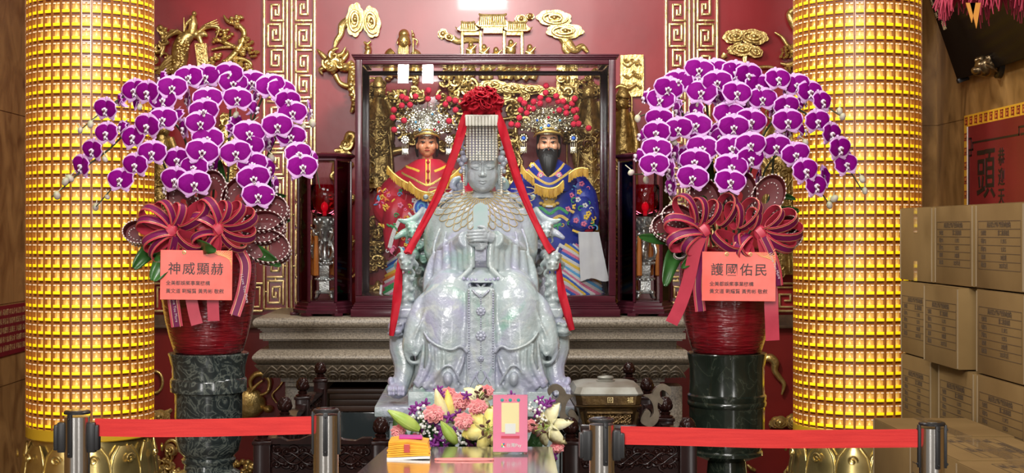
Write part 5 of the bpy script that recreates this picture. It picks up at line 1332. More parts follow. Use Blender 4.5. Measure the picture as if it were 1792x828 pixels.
    for k in range(4):
        a = pi/4+pi/2*k+.25
        p = Vector((cx+.072*cos(a), cy+.072*sin(a), fl+.335))
        b = MB(); b.mi = 0; b.tube([p+Vector((0, 0, .0)), p+Vector((-.02*cos(a), -.02*sin(a), .01))], .004, 5); b.ell(p, .011, 8, 6)
        b.mi = 1
        b.lathe([(.004, p.z-.215), (.0145, p.z-.21), (.013, p.z-.10), (.010, p.z-.03), (.011, p.z-.012), (.004, p.z-.006)], (p.x, p.y, 0), 10)
        b.build('tassel', [M_silver, M_tassel], l)
lantern_case(568, 'hexagonal maroon lantern cabinet with glass sides left of the glass case', 'silver altar lamp with red glass shade inside the left lantern cabinet')
lantern_case(1129, 'hexagonal maroon lantern cabinet with glass sides right of the glass case', 'silver altar lamp with red glass shade inside the right lantern cabinet')
# ------------------------------------------------------------------ marble pedestals, red pots, orchids, bows, cards
def veined(name, base, vein, scale, amt):
    m = mat(name, base, .16, coat=.3); nt = m.node_tree; b = nt.nodes['Principled BSDF']
    tc = nt.nodes.new('ShaderNodeTexCoord'); n = nt.nodes.new('ShaderNodeTexNoise'); n.inputs['Scale'].default_value = scale; n.inputs['Detail'].default_value = 8; n.inputs['Distortion'].default_value = 2.2
    nt.links.new(tc.outputs['Object'], n.inputs['Vector'])
    r = nt.nodes.new('ShaderNodeValToRGB'); e = r.color_ramp.elements
    e[0].position = .40; e[0].color = (*base, 1); e[1].position = .62; e[1].color = (*base, 1)
    k = r.color_ramp.elements.new(.5); k.color = (*vein, 1); k = r.color_ramp.elements.new(.5-amt); k.color = tuple(c*1.6 for c in base)+(1,); k = r.color_ramp.elements.new(.5+amt); k.color = tuple(c*1.4 for c in base)+(1,)
    nt.links.new(n.outputs['Fac'], r.inputs[0]); nt.links.new(r.outputs[0], b.inputs['Base Color']); return m
M_vmar = veined('grey_veined_marble', (0.020, 0.026, 0.026), (0.12, 0.135, 0.115), 15, .045)
M_gmar = veined('dark_green_marble', (0.010, 0.014, 0.010), (0.045, 0.052, 0.036), 6, .012)
M_pot = mat('red_glazed_pot', (0.20, 0.006, 0.012), 0.16, col2=(0.13, 0.004, 0.008), scale=14, stretch=(1, 1, 4), coat=.5, bump=.75, bscale=16, bstretch=(1, 1, 7.5))
M_soil = mat('bark_potting_mix', (0.05, 0.03, 0.02), .9, bump=1, bscale=60)
M_leaf = mat('orchid_leaf', (0.035, 0.13, 0.025), .35, col2=(.02, .075, .015), scale=12, coat=.2)
M_stem = mat('dark_orchid_stem', (0.035, 0.045, 0.018), .5)
M_budm = mat('pale_green_bud', (0.42, 0.44, 0.24), .5, col2=(.50, .42, .40), scale=30)
M_pet = mat('magenta_petal', (0.165, 0.000, 0.150), .65, col2=(0.215, 0.001, 0.195), scale=26, bump=.15, bscale=90, spec=.10)
M_rim = mat('pale_lilac_petal_rim', (0.70, 0.42, 0.76), .6, spec=.2)
M_lipm = mat('white_orchid_column', (0.78, 0.68, 0.76), .45)
M_throat = mat('dark_maroon_throat', (0.10, 0.004, 0.03), .5)
M_bow = mat('rose_red_ribbon', (0.52, 0.040, 0.075), 0.38, col2=(.44, .028, .058), scale=14)
M_bow2 = mat('plum_satin_ribbon', (0.16, 0.010, 0.07), 0.42, spec=.25)
M_edge = mat('copper_ribbon_edge', (0.62, 0.30, 0.16), .35, metal=.4)
M_print = mat('pale_ribbon_print', (0.60, 0.45, 0.52), .4)
M_lace = mat('dark_red_mesh_ribbon', (0.14, 0.012, 0.016), .55)
M_lacew = mat('white_lace_stitches', (0.72, 0.60, 0.58), .6)
M_card = mat('coral_red_card', (0.80, 0.115, 0.085), .25, col2=(.84, .15, .115), scale=9, coat=.08, spec=.2)
M_cardgold = mat('pale_gold_flourish', (0.85, 0.50, 0.22), .3, metal=.3)
M_ink = mat('grey_black_ink', (0.045, 0.022, 0.02), .4)
def petal(b, ang, L, w, tip, cup, y0=0.0, rim=.80, roundness=.55):
    """one petal in the XZ plane, pointing along ang; purple field (slot 0) with a pale rim (slot 1)"""
    n = 9; m = 6
    ca, sa = cos(ang), sin(ang)
    def pt(u, v):
        ww = w*(sin(pi*(u*.86+.07)**roundness))**.75 if u < 1 else 0
        x = u*L; z = v*ww*.5
        y = y0-cup*(1-4*(u-.5)**2)*.35+cup*.5*v*v-tip*u*u
        return (x*ca-z*sa, y, x*sa+z*ca)
    vs = [-1, -.76, -.35, 0, .35, .76, 1]
    us = [0.02, .14, .3, .5, .68, .80, .90, .985]
    base = len(b.v)
    for u in us:
        for v in vs: b.v.append(pt(u, v))
    for i in range(len(us)-1):
        for j in range(len(vs)-1):
            b.f.append([base+i*7+j, base+i*7+j+1, base+(i+1)*7+j+1, base+(i+1)*7+j]); b.m.append(1 if (j in (0, 5) or us[i+1] > rim+.07) else 0)
def flower_mesh(kind):
    b = MB()
    if kind == 0:                                                    # facing
        petal(b, pi/2, .052, .042, .006, .010, .004, .50)
        petal(b, -pi/2-.72, .056, .042, .004, .008, .004, .16); petal(b, -pi/2+.72, .056, .042, .004, .008, .004, .16)
        petal(b, pi-.20, .060, .088, .006, .012, -.003, .84, .62); petal(b, .20, .060, .088, .006, .012, -.003, .84, .62)
    else:                                                            # younger, half closed
        petal(b, pi/2, .044, .034, -.020, .012, .004, .6)
        petal(b, -pi/2-.7, .046, .032, -.022, .012, .004, .45); petal(b, -pi/2+.7, .046, .032, -.022, .012, .004, .45)
        petal(b, pi-.3, .046, .060, -.028, .014, -.003, .84, .62); petal(b, .3, .046, .060, -.028, .014, -.003, .84, .62)
    return b
def lip_mesh():
    b = MB(); b.mi = 0
    b.ell((0, -.010, .003), (.0055, .009, .005), 8, 6)
    for s in (-1, 1):
        b.ell((s*.0075, -.010, -.004), (.0045, .006, .0085), 8, 6, (0, s*.5, 0)); b.ell((s*.006, -.008, -.021), (.0025, .003, .006), 6, 5, (0, -s*.6, 0))
    b.ell((0, -.013, -.0155), (.0055, .006, .0065), 8, 6)
    b.mi = 1
    for s in (-1, 1): b.ell((s*.0032, -.0175, -.006), (.0022, .003, .0042), 6, 5)
    b.ell((0, -.0185, -.012), (.0028, .0028, .002), 6, 5)
    return b
FM = None
def orchid_pot(tag_, px, pts, sides, buds, stems, leaves, off, sc, group_side, pedm, seed):
    rnd = random.Random(seed)
    Y = 5.80; cx = (px-CX)*S(Y); z0 = ZC-(617-HZ)*S(Y)
    # pedestal
    ped = thing('marble_pedestal', ('grey-veined' if group_side == 'left' else 'plain dark green')+' black marble pedestal under the '+group_side+' orchid pot', 'pedestal', (cx, Y, 0), 'marble pedestals')
    o = (cx, Y, 0); zz = lambda y: ZC-(y-HZ)*S(Y); r = lambda w: w/2*S(Y)
    if group_side == 'left':
        pr = [(r(150), 0), (r(150), .05), (r(135), .07), (r(135), .12), (r(110), zz(826)), (r(86), zz(820)), (r(84), zz(812)), (r(92), zz(808)), (r(94), zz(803)), (r(86), zz(799)), (r(90), zz(796)), (r(105), zz(788)), (r(110), zz(775)), (r(114), zz(768)), (r(116), zz(757)), (r(117), zz(690)), (r(121), zz(686)), (r(132), zz(684)), (r(133), zz(665)), (r(131), zz(662)), (r(126), zz(660)), (r(128), zz(640)), (r(136), zz(624)), (r(140), zz(619)), (r(138), zz(617))]
    else:
        pr = [(r(150), 0), (r(150), .05), (r(130), .07), (r(116), .15), (r(70), zz(828)), (r(66), zz(806)), (r(100), zz(799)), (r(124), zz(794)), (r(124), zz(789)), (r(118), zz(786)), (r(128), zz(770)), (r(130), zz(750)), (r(131), zz(711)), (r(136), zz(708)), (r(137), zz(703)), (r(134), zz(700)), (r(136), zz(697)), (r(137), zz(691)), (r(131), zz(688)), (r(129), zz(670)), (r(130), zz(640)), (r(136), zz(624)), (r(138), zz(618)), (r(136), zz(616.5))]
    MB().lathe(pr, o, 56).build('column', pedm, ped, 35)
    # pot + plant
    t = thing('potted_orchid', 'magenta orchid sprays in a red ribbed pot on the '+group_side+' marble pedestal', 'potted orchid', (cx, Y, z0), 'potted orchids')
    b = MB(); P = [(r(112), z0), (r(120), z0+.006), (r(135), zz(590)), (r(150), zz(560)), (r(161), zz(525)), (r(166), zz(490)), (r(166), zz(460)), (r(162), zz(440)), (r(164), zz(434)), (r(158), zz(433)), (r(154), zz(440)), (r(154), zz(447))]
    b.lathe([(P[0][0]*.2, z0)]+P, o, 72, True, False); b.build('pot', M_pot, t, 50)
    b = MB(); b.lathe([(.01, zz(450)), (r(154), zz(447)), (r(120), zz(440)), (.02, zz(436))], o, 32); b.build('potting_mix', M_soil, t)
    flw = [None, None]; lipo = None
    ctr = Vector((cx, Y, zz(330)))
    nreal = len(pts); pts = list(pts)+[(x+rnd.uniform(-60, 60), y+rnd.uniform(-45, 60)) for x, y in pts if rnd.random() < .42]
    for i, (x, y) in enumerate(pts):
        side = i in sides or i >= nreal
        sx_, sy_ = off[0]+x/sc, off[1]+y/sc
        d = Vector(((sx_-px), 0, (330-sy_))); rr = d.length
        Yf = Y-.10-.06*rnd.random()-.13*max(0, 1-rr/230)+.20*(rr/250)**2*.35+(.10 if side else 0)+(.09 if i >= nreal else 0)
        p = W(sx_, sy_, Yf)
        kind = 1 if (side and rnd.random() < .4) else 0
        M = flw[kind]
        if M is None:
            M = flower_mesh(kind).build('flower', [M_pet, M_rim], t, 180, local=True, fix=False); o_off = M.location.copy(); M['off'] = list(o_off)
            flw[kind] = M; f = M
        else: f = M.copy(); COL.objects.link(f)
        yaw = (d.x/250)*.75+rnd.uniform(-.25, .25)+((1.05*(1 if d.x > 0 else -1)) if side else 0)
        pitch = rnd.uniform(-.05, .30)-.12; roll = rnd.uniform(-.16, .16)-d.x/1500
        s = rnd.uniform(1.02, 1.13)*(.88 if side else 1)*(1.0-.10*(rr/280))
        E = Euler((pitch, roll, yaw)).to_matrix().to_4x4() @ Matrix.Scale(s, 4)
        Mx = Matrix.Translation(p-t.location) @ E
        f.matrix_local = Mx @ Matrix.Translation(Vector(M['off']))
        if lipo is None:
            lipo = lip_mesh().build('lip', [M_lipm, M_throat], f, 180, local=True); lipo['o2'] = list(lipo.location); lipo.location = lipo.location-Vector(M['off'])
        else:
            l = lipo.copy(); COL.objects.link(l); l.parent = f; l.location = Vector(lipo['o2'])-Vector(M['off'])
    for f in flw+[lipo]:
        if f is not None:
            for k in list(f.keys()):
                if k in ('off', 'o2'): del f[k]
    for (x, y) in buds:
        p = W(off[0]+x/sc, off[1]+y/sc, Y-.06-.08*rnd.random()); b = MB(); k = rnd.uniform(.8, 1.15)
        b.ell(p, (.012*k, .012*k, .016*k), 10, 8, (rnd.uniform(-.6, .6), rnd.uniform(-1, 1), 0)); b.tube([p+Vector((0, .01, .012)), p+Vector((rnd.uniform(-.02, .02), .03, .03))], .002, 5)
        b.build('bud', M_budm, t)
    for st in stems:
        Q = [W(x, y, yy if yy else Y) for x, y, yy in st]; Q = curve(Q, 8); N = len(Q)
        b = MB(); b.tube(Q, [.0052, .0048, .0042, .0034, .0022], 7); b.build('flower_stem', M_stem, t)
    for (x0, y0, x1, y1, x2, y2, w, dY) in leaves:
        C = curve([W(x0, y0, Y-.05), W(x1, y1, Y-.12+dY), W(x2, y2, Y-.16+dY)], 8); N = len(C); b = MB(); R = []
        up = (C[-1]-C[0]).cross(Vector((0, 1, .15))).normalized()
        for i, q in enumerate(C):
            u = i/(N-1); ww = w*S(Y)*max(.03, sin(pi*(.12+.86*u))**.6)
            R.append([q+up*ww+Vector((0, -.012, 0)), q+up*ww*.5, q+Vector((0, .004, 0)), q-up*ww*.5, q-up*ww+Vector((0, -.012, 0)), q-up*ww*.5+Vector((0, .004, 0)), q+Vector((0, .008, 0)), q+up*ww*.5+Vector((0, .004, 0))])
        b.rings(R); b.build('leaf', M_leaf, t, 180)
    return t, cx
PL = [(325,280),(395,235),(480,180),(550,190),(630,230),(680,165),(770,110),(858,105),(620,115),(870,225),(850,290),(830,355),(985,90),(1005,140),(1105,135),(1030,225),(1125,200),(1125,275),(1205,155),(1262,180),(1295,235),(1322,300),(1410,290),(630,335),(550,370),(700,320),(765,230),(475,430),(410,380),(330,410),(255,500),(195,585),(575,515),(485,580),(405,660),(840,510),(870,440),(745,385),(800,595),(710,550),(700,660),(800,680),(1090,410),(1040,350),(1090,480),(1020,515),(1185,400),(1240,370),(1315,425),(1352,520),(1375,590),(1190,455),(1110,575),(1115,650),(1138,745),(1225,700),(1190,600),(1440,560)]
SL = {1, 8, 16, 17, 22, 25, 26, 28, 37, 43, 46, 51, 55, 56, 57}
BL = [(240,360),(185,393),(505,268),(130,650),(105,668),(60,742),(330,750),(268,805),(1020,310),(1430,355),(825,440),(318,548),(570,315),(690,750),(770,775),(1240,792),(1212,540),(1110,360),(1380,375)]
Yp = 5.80
STL = [[(352, 430, 5.80), (346, 330, 5.84), (338, 200, 5.84), (310, 142, 5.80), (262, 150, 5.78), (212, 172, 5.78), (178, 196, 5.76), (140, 228, 5.74)],
 [(346, 430, 5.82), (335, 330, 5.86), (322, 240, 5.86), (280, 202, 5.82), (230, 225, 5.80), (190, 262, 5.78), (150, 292, 5.76), (118, 322, 5.74), (90, 345, 5.74)],
 [(340, 430, 5.78), (310, 350, 5.80), (292, 300, 5.80), (268, 262, 5.74), (232, 285, 5.72), (200, 325, 5.70), (168, 362, 5.70)],
 [(362, 430, 5.78), (374, 330, 5.80), (373, 215, 5.80), (368, 150, 5.74), (358, 190, 5.70), (350, 250, 5.68), (338, 310, 5.66), (316, 345, 5.66)],
 [(372, 430, 5.80), (397, 330, 5.84), (402, 210, 5.84), (410, 135, 5.80), (432, 150, 5.74), (440, 220, 5.72), (438, 290, 5.70), (452, 350, 5.69)],
 [(382, 430, 5.80), (412, 330, 5.84), (440, 220, 5.84), (472, 150, 5.80), (498, 155, 5.76), (512, 185, 5.76), (520, 215, 5.74)],
 [(388, 430, 5.82), (430, 350, 5.84), (470, 270, 5.84), (495, 215, 5.80), (515, 225, 5.76), (530, 265, 5.76), (550, 290, 5.74), (560, 330, 5.74)]]
LVL = [(300, 425, 262, 440, 234, 470, 14, -.06), (310, 430, 290, 455, 268, 492, 17, -.12), (345, 440, 352, 432, 378, 436, 14, -.16), (420, 430, 450, 440, 492, 465, 12, -.02), (440, 425, 470, 395, 508, 385, 8, .05), (445, 400, 475, 350, 500, 342, 9, .10), (440, 390, 462, 350, 470, 305, 12, .1), (400, 380, 392, 330, 385, 280, 8, .06)]
pl, cxl = orchid_pot('L', 365, PL, SL, BL, STL, LVL, (80, 100), 3.066, 'left', M_vmar, 3)
PRT = [(235,230),(275,170),(330,130),(150,220),(455,190),(440,115),(537,135),(440,70),(525,75),(545,205),(635,85),(700,95),(752,155),(640,195),(600,235),(778,225),(860,120),(960,150),(1030,188),(1095,240),(690,255),(600,310),(625,375),(715,345),(330,385),(330,290),(427,365),(430,290),(230,335),(215,405),(212,495),(200,578),(110,530),(130,420),(420,440),(460,490),(420,560),(405,648),(320,520),(290,610),(295,690),(610,490),(610,592),(605,670),(712,545),(715,470),(705,635),(560,430),(905,265),(912,345),(830,270),(1000,395),(915,400),(850,480),(955,522),(1005,612),(1062,692),(1070,345),(1145,412),(1190,490),(1225,578),(1110,640)]
SR = {3, 9, 14, 20, 25, 27, 32, 33, 34, 38, 39, 40, 46, 47, 50, 51, 52, 61}
BR = [(1195,290),(1210,320),(75,620),(155,660),(220,290),(440,255),(305,455),(740,420),(535,290),(1010,460),(1315,655),(1330,718),(1165,760),(1140,795),(385,735),(295,790),(710,725),(875,365),(110,330)]
STR = [[(1282, 430, 5.80), (1290, 330, 5.84), (1300, 210, 5.84), (1330, 145, 5.80), (1376, 140, 5.78), (1415, 160, 5.78), (1445, 185, 5.76), (1474, 205, 5.74)],
 [(1290, 430, 5.82), (1305, 330, 5.86), (1340, 230, 5.86), (1385, 190, 5.82), (1430, 215, 5.80), (1460, 250, 5.78), (1482, 290, 5.76), (1512, 338, 5.74)],
 [(1296, 430, 5.80), (1345, 350, 5.82), (1355, 270, 5.80), (1375, 245, 5.76), (1400, 275, 5.72), (1425, 320, 5.70), (1455, 362, 5.70)],
 [(1272, 430, 5.78), (1268, 330, 5.80), (1270, 200, 5.80), (1290, 130, 5.74), (1300, 165, 5.70), (1290, 240, 5.68), (1282, 310, 5.66), (1300, 335, 5.66)],
 [(1264, 430, 5.80), (1250, 330, 5.84), (1240, 210, 5.84), (1225, 140, 5.80), (1215, 190, 5.74), (1220, 260, 5.72), (1215, 320, 5.70), (1202, 345, 5.69)],
 [(1258, 430, 5.80), (1230, 330, 5.84), (1200, 220, 5.84), (1180, 150, 5.80), (1162, 175, 5.76), (1140, 195, 5.76), (1116, 205, 5.74)],
 [(1250, 430, 5.82), (1215, 350, 5.84), (1185, 270, 5.84), (1165, 220, 5.80), (1150, 260, 5.76), (1140, 300, 5.76), (1108, 305, 5.74)],
 [(1280, 430, 5.76), (1330, 340, 5.78), (1338, 300, 5.76), (1362, 272, 5.74), (1385, 290, 5.72)]]
LVR = [(1205, 425, 1178, 450, 1162, 500, 15, -.06), (1200, 405, 1160, 418, 1118, 414, 10, -.02), (1225, 440, 1212, 450, 1192, 468, 10, -.1), (1330, 385, 1360, 345, 1392, 348, 9, .1), (1330, 400, 1365, 372, 1398, 368, 10, .1), (1240, 380, 1238, 330, 1240, 285, 13, .1), (1262, 370, 1255, 320, 1262, 290, 10, .1)]
pr_, cxr = orchid_pot('R', 1272, PRT, SR, BR, STR, LVR, (1080, 100), 3.067, 'right', M_gmar, 5)

# --- ribbon bows tied round the pot rims
def loop_ribbon(b, c, ang, L, w, tilt, fold=1.0):
    """one loop of double ribbon: outer rose red, plum satin stripe with copper edges on top"""
    ca, sa = cos(ang), sin(ang)
    out = Vector((ca, 0, sa)); nrm = Vector((-sa, 0, ca)); side = Vector((0, -1, 0))
    tilt = .40+tilt*.9; w *= .80; L *= 1.05; side = (side*cos(tilt)+nrm*sin(tilt)).normalized(); up2 = out.cross(side).normalized()
    n = 18; P = []
    for i in range(n+1):
        a = -pi+2*pi*i/n
        P.append(c+out*(L*.5*(1+cos(a))*(1 if abs(a) > 1.6 else 1.0)-L*.02)+up2*(L*.36*sin(a)*fold*(.55+.45*cos(a*.5)**2)))
    sd = [side]*len(P)
    b.mi = 0; b.band(P, w, sd, .002)
    C = sum(P, Vector())/len(P)
    Q = [p+(p-C).normalized()*.0022 for p in P]
    b.mi = 1; b.band(Q, w*.55, sd, .0012)
    b.mi = 2
    for s in (-1, 1): b.band([q+side*s*w*.66 for q in Q], w*.05, sd, .0022)
def tail_ribbon(pts, w, M_a, side=(1, 0, 0), Y=5.56, dbl=True):
    b = MB(); P = curve([W(x, y, yy) for x, y, yy in pts], 7)
    b.mi = 0; b.band(P, w, side, .0016)
    if dbl:
        Q = [p+Vector((0, -.003, 0)) for p in P]; b.mi = 1; b.band(Q, w*.55, side, .001); b.mi = 2
        for s in (-1, 1): b.band([q+Vector(side)*s*w*.58 for q in Q], w*.05, side, .0015)
    return b
def text_on(b, mi, txt, size, p, rot=0.0, bold=0.0, align='CENTER', sx=1.0):
    b.mi = mi; text_mesh(txt, size, b, Matrix.Translation(p) @ Matrix.Rotation(rot, 4, 'Y'), .0005, align, bold, sx)
def bow(label, knots, loops, tails, lace, small):
    t = thing('ribbon_bow', label, 'ribbon bow', knots[0], 'ribbon bows on the orchid pots')
    for (px, py, ang, L, w, tilt) in loops:
        b = MB(); loop_ribbon(b, W(px, py, 5.545), radians(ang), L, w, tilt); b.build('loop', [M_bow, M_bow2, M_edge], t, 50)
    for k in knots:
        b = MB(); b.ell(k, (.026, .022, .030), 12, 8); b.band([k+Vector((-.012, -.020, .016)), k+Vector((0, -.027, 0)), k+Vector((.012, -.020, -.018))], .012, (1, 0, .6), .003); b.build('knot', M_bow, t)
    for pts, w, dbl in tails: tail_ribbon(pts, w, None, dbl=dbl).build('tail', [M_bow, M_bow2, M_edge], t, 50)
    for (px, py, ang, L, w) in lace:
        b = MB(); a = radians(ang); c = W(px, py, 5.64); out = Vector((cos(a), 0, sin(a))); nr = Vector((-sin(a), 0, cos(a)))
        P = [c+out*(L*.5*(1-cos(2*pi*i/28)))+nr*(L*.36*sin(2*pi*i/28)) for i in range(29)]
        b.mi = 0; b.band(P, .034, (0, -1, .25), .0012)
        inn = [c+out*(L*.08+L*.40*(1-cos(2*pi*i/20)))+nr*(L*.22*sin(2*pi*i/20))+Vector((0, .012, 0)) for i in range(21)]
        b.rings([P_ for P_ in [[p+Vector((0, .006, 0)) for p in P[:-1]], [c+out*L*.45+(p-c-out*L*.45)*.25+Vector((0, .012, 0)) for p in P[:-1]]]], closed=True, cap0=False, cap1=False)
        b.mi = 1
        for off in (-.0335, -.012, .0335):
            for i in range(0, 28):
                p = P[i]+Vector((0, off, -off*.25))*1.0; q = P[i+1]; tt = (q-P[i]).normalized()
                C2 = c+out*L*.5; o2 = (p-C2).normalized()*.0025
                b.ell(p+o2+Vector((0, -.001, 0)), (.0052, .0032, .0028), 5, 4, Matrix.Rotation(-atan2(tt.z, tt.x), 3, 'Y'))
        for i in range(0, 20):
            b.ell(inn[i]+Vector((0, -.010, 0)), (.0042, .002, .0024), 5, 4, (0, i, 0))
        b.build('lace_loop', [M_lace, M_lacew], t, 60)
    for txt, size, x, y, Y, rot in small:
        b = MB(); text_on(b, 0, txt, size, W(x, y, Y), rot); b.build('printed_words', M_print, t, 0)
    return t
YBW = 5.545
bow('shiny rose and plum ribbon bow with lace loops on the left pot rim', [W(300, 403, YBW), W(383, 400, YBW)],
    [(300, 400, 172, .125, .026, .5), (298, 396, 150, .12, .026, .3), (302, 395, 118, .10, .025, .2), (306, 396, 75, .085, .024, .5), (304, 408, 205, .12, .026, .6), (300, 412, 232, .11, .026, .4), (310, 410, -30, .10, .025, .5), (318, 398, 42, .12, .027, .4),
     (383, 396, 120, .115, .026, .4), (380, 398, 160, .10, .026, .6), (386, 392, 75, .085, .023, .3), (392, 393, 48, .10, .025, .4), (392, 397, 22, .125, .027, .4), (392, 404, -8, .115, .027, .5), (388, 408, -32, .10, .026, .3), (374, 408, 205, .085, .025, .4), (378, 412, 250, .07, .024, .4)],
    [([(384, 408, 5.53), (376, 440, 5.555), (372, 500, 5.555), (374, 562, 5.56)], .022, False), ([(330, 425, 5.54), (328, 480, 5.557), (338, 540, 5.56), (345, 568, 5.56)], .022, False),
     ([(308, 415, 5.53), (300, 460, 5.575), (303, 520, 5.575), (310, 572, 5.58)], .022, True), ([(420, 440, 5.60), (430, 465, 5.60), (424, 510, 5.595), (411, 552, 5.59)], .021, True)],
    [(272, 410, 178, .115, .03), (335, 382, 118, .14, .03), (372, 372, 88, .15, .03), (400, 375, 58, .15, .03), (432, 395, 28, .17, .03), (430, 425, -12, .17, .03), (425, 405, 8, .16, .03)],
    [('I Love You More', .016, 428, 505, 5.584, radians(78)), ('I Love You More', .015, 306, 540, 5.568, radians(82))])
bow('shiny rose and plum ribbon bow with lace loops on the right pot rim', [W(1232, 403, YBW), W(1330, 408, YBW)],
    [(1222, 398, 172, .125, .026, .4), (1216, 392, 120, .12, .026, .3), (1226, 394, 95, .10, .026, .4), (1238, 392, 68, .09, .025, .4), (1228, 408, 200, .13, .027, .5), (1222, 412, 232, .08, .026, .4), (1250, 410, -28, .11, .026, .4), (1262, 395, 72, .12, .028, .3),
     (1296, 400, 60, .12, .028, .3), (1290, 400, 100, .10, .026, .4), (1318, 402, 85, .08, .025, .4), (1336, 402, 52, .10, .025, .4), (1342, 402, 28, .12, .027, .4), (1342, 408, 5, .13, .026, .5), (1340, 414, -20, .11, .025, .5), (1310, 412, 240, .09, .027, .5), (1290, 412, -62, .09, .026, .3)],
    [([(1228, 408, 5.53), (1216, 440, 5.54), (1205, 490, 5.555), (1190, 535, 5.57), (1175, 566, 5.58)], .024, False), ([(1232, 410, 5.53), (1226, 450, 5.56), (1222, 500, 5.57), (1226, 545, 5.58)], .020, True),
     ([(1336, 412, 5.53), (1342, 450, 5.545), (1348, 500, 5.56), (1350, 545, 5.56), (1352, 596, 5.57)], .026, False), ([(1336, 415, 5.52), (1348, 440, 5.525), (1358, 470, 5.535), (1362, 500, 5.55)], .018, True)],
    [(1204, 405, 172, .14, .03), (1215, 395, 160, .13, .03), (1245, 380, 112, .15, .03), (1292, 378, 86, .16, .03), (1325, 378, 62, .16, .03), (1350, 425, 12, .11, .03), (1350, 408, 22, .10, .03), (1200, 440, 210, .05, .02)],
    [('I Love You More', .015, 1356, 465, 5.522, radians(70))])
# --- congratulation cards hung on the pots
def card(label, cx, cy, w, h, rot, rows, px0):
    Y = 5.525; c = W(cx, cy, Y); ww, hh = w*S(Y), h*S(Y)
    t = thing('gift_card', label, 'card', (c.x, c.y, c.z-hh/2), 'cards on the orchid pots')
    R = Euler((0, rot, 0)).to_matrix()
    b = MB(); b.bbox(c, (ww, .003, hh), .001, R); b.build('sheet', M_card, t, 0)
    P = lambda u, v: c+R @ Vector((u*ww, -.002, v*hh))
    b = MB()
    for u, v, size, txt, bold in rows:
        if u < -.2: text_on(b, 0, txt, size*S(Y), P(u, v), rot, bold, 'LEFT')
        else:
            for i, ch in enumerate(txt.split()): text_on(b, 0, ch, size*S(Y), P(u+(i-1.5)*.198, v), rot, bold)
    b.build('lettering', M_ink, t, 0)
    b = MB()
    for k in range(9):
        q = [P(.22+.028*k, .49), P(.34+.018*k, .40-.01*k), P(.49, .36-.055*k+.2)]
        b.tube(curve(q, 5), .0011, 4)
    b.build('gold_flourish', M_cardgold, t)
    for u in (-.17, .15):
        b = MB(); p = P(u, .455); b.lathe([(.004, 0), (.0075, .0005), (.0075, .002), (.004, .0025)], (0, 0, 0), 14, False, False)
        b.xf(Matrix.Translation(p) @ Matrix.Rotation(pi/2, 4, 'X')); b.build('eyelet', M_brass, t)
card('coral red card reading 神威顯赫 hanging on the left orchid pot', 343.5, 481.5, 126, 87, .012,
     [(-.005, .11, 23, '神 威 顯 赫', .0004), (-.42, -.17, 8.6, '全美都娛樂事業機構', .0002), (-.42, -.33, 8.6, '黃文道 劉耀賢 黃秀彬 敬獻', .0002)], 0)
card('coral red card reading 護國佑民 hanging on the right orchid pot', 1293, 484, 129, 86, .010,
     [(.0, .12, 23, '護 國 佑 民', .0004), (-.40, -.16, 8.6, '全美都娛樂事業機構', .0002), (-.40, -.31, 8.6, '黃文道 劉耀賢 黃秀彬 敬獻', .0002)], 0)
# ------------------------------------------------------------------ carved wooden railing round the statue
M_rail = mat('dark_carved_rosewood', (0.010, 0.004, 0.0035), 0.22, col2=(0.018, 0.006, 0.005), scale=14, stretch=(1, 1, .2), coat=.08, spec=.15)
def finial(b, x, y, z, r):
    b.lathe([(r*1.0, z), (r*1.05, z+r*.25), (r*.6, z+r*.45), (r*.75, z+r*.7), (r*.55, z+r*.85)], (x, y, 0), 12)
    zc = z+r*1.75; b.ell((x, y, zc), (r*.95, r*.95, r*1.05), 12, 8)
    for lay, (n, ph, zz_, rr, h) in enumerate(((7, 0, -.35, .78, .85), (7, .45, .15, .72, .8), (5, .2, .6, .45, .7))):
        for k in range(n):
            a = 2*pi*(k+ph)/n; c = Vector((x+rr*r*cos(a), y+rr*r*sin(a), zc+zz_*r))
            b.ell(c, (r*.20, r*.38, r*h*.55), 7, 6, Matrix.Rotation(a, 3, 'Z') @ Matrix.Rotation(.35-.25*lay, 3, 'Y'))
def scrollwork(b, w, h, seed, y=0.0):
    """carved cloud-and-dragon tracery filling w x h, facing -Y, centred at the origin"""
    rn = random.Random(seed)
    n = max(3, int(w/(h*.30)))
    for i in range(n):
        for j in range(2):
            cx_ = -w/2+w*(i+.5+rn.uniform(-.2, .2))/n; cz = h*(-.24+.48*j+rn.uniform(-.07, .07)); r = h*rn.uniform(.17, .25)
            b.tube(spiral((cx_, cz), r, rn.uniform(1.1, 1.7), y, .004, rn.uniform(0, 6), 22, .85, rn.choice((-1, 1))), [.0052, .0046, .003], 6)
            b.ell((cx_, y-.003, cz), .007, 7, 5)
    for k in range(3):
        P = [Vector((-w/2+w*i/12, y-.003, h*(.22*sin(i*1.25+k*2.4+seed)))) for i in range(13)]
        b.tube(curve(P, 4), [.003, .0065, .0055, .0065, .003], 7, flat=.7)
    for i in range(int(w/.018)):
        b.ell((rn.uniform(-w/2, w/2), y-.002, rn.uniform(-h*.48, h*.48)), (rn.uniform(.005, .012), .005, rn.uniform(.004, .007)), 7, 5, (0, rn.uniform(0, 3), 0))
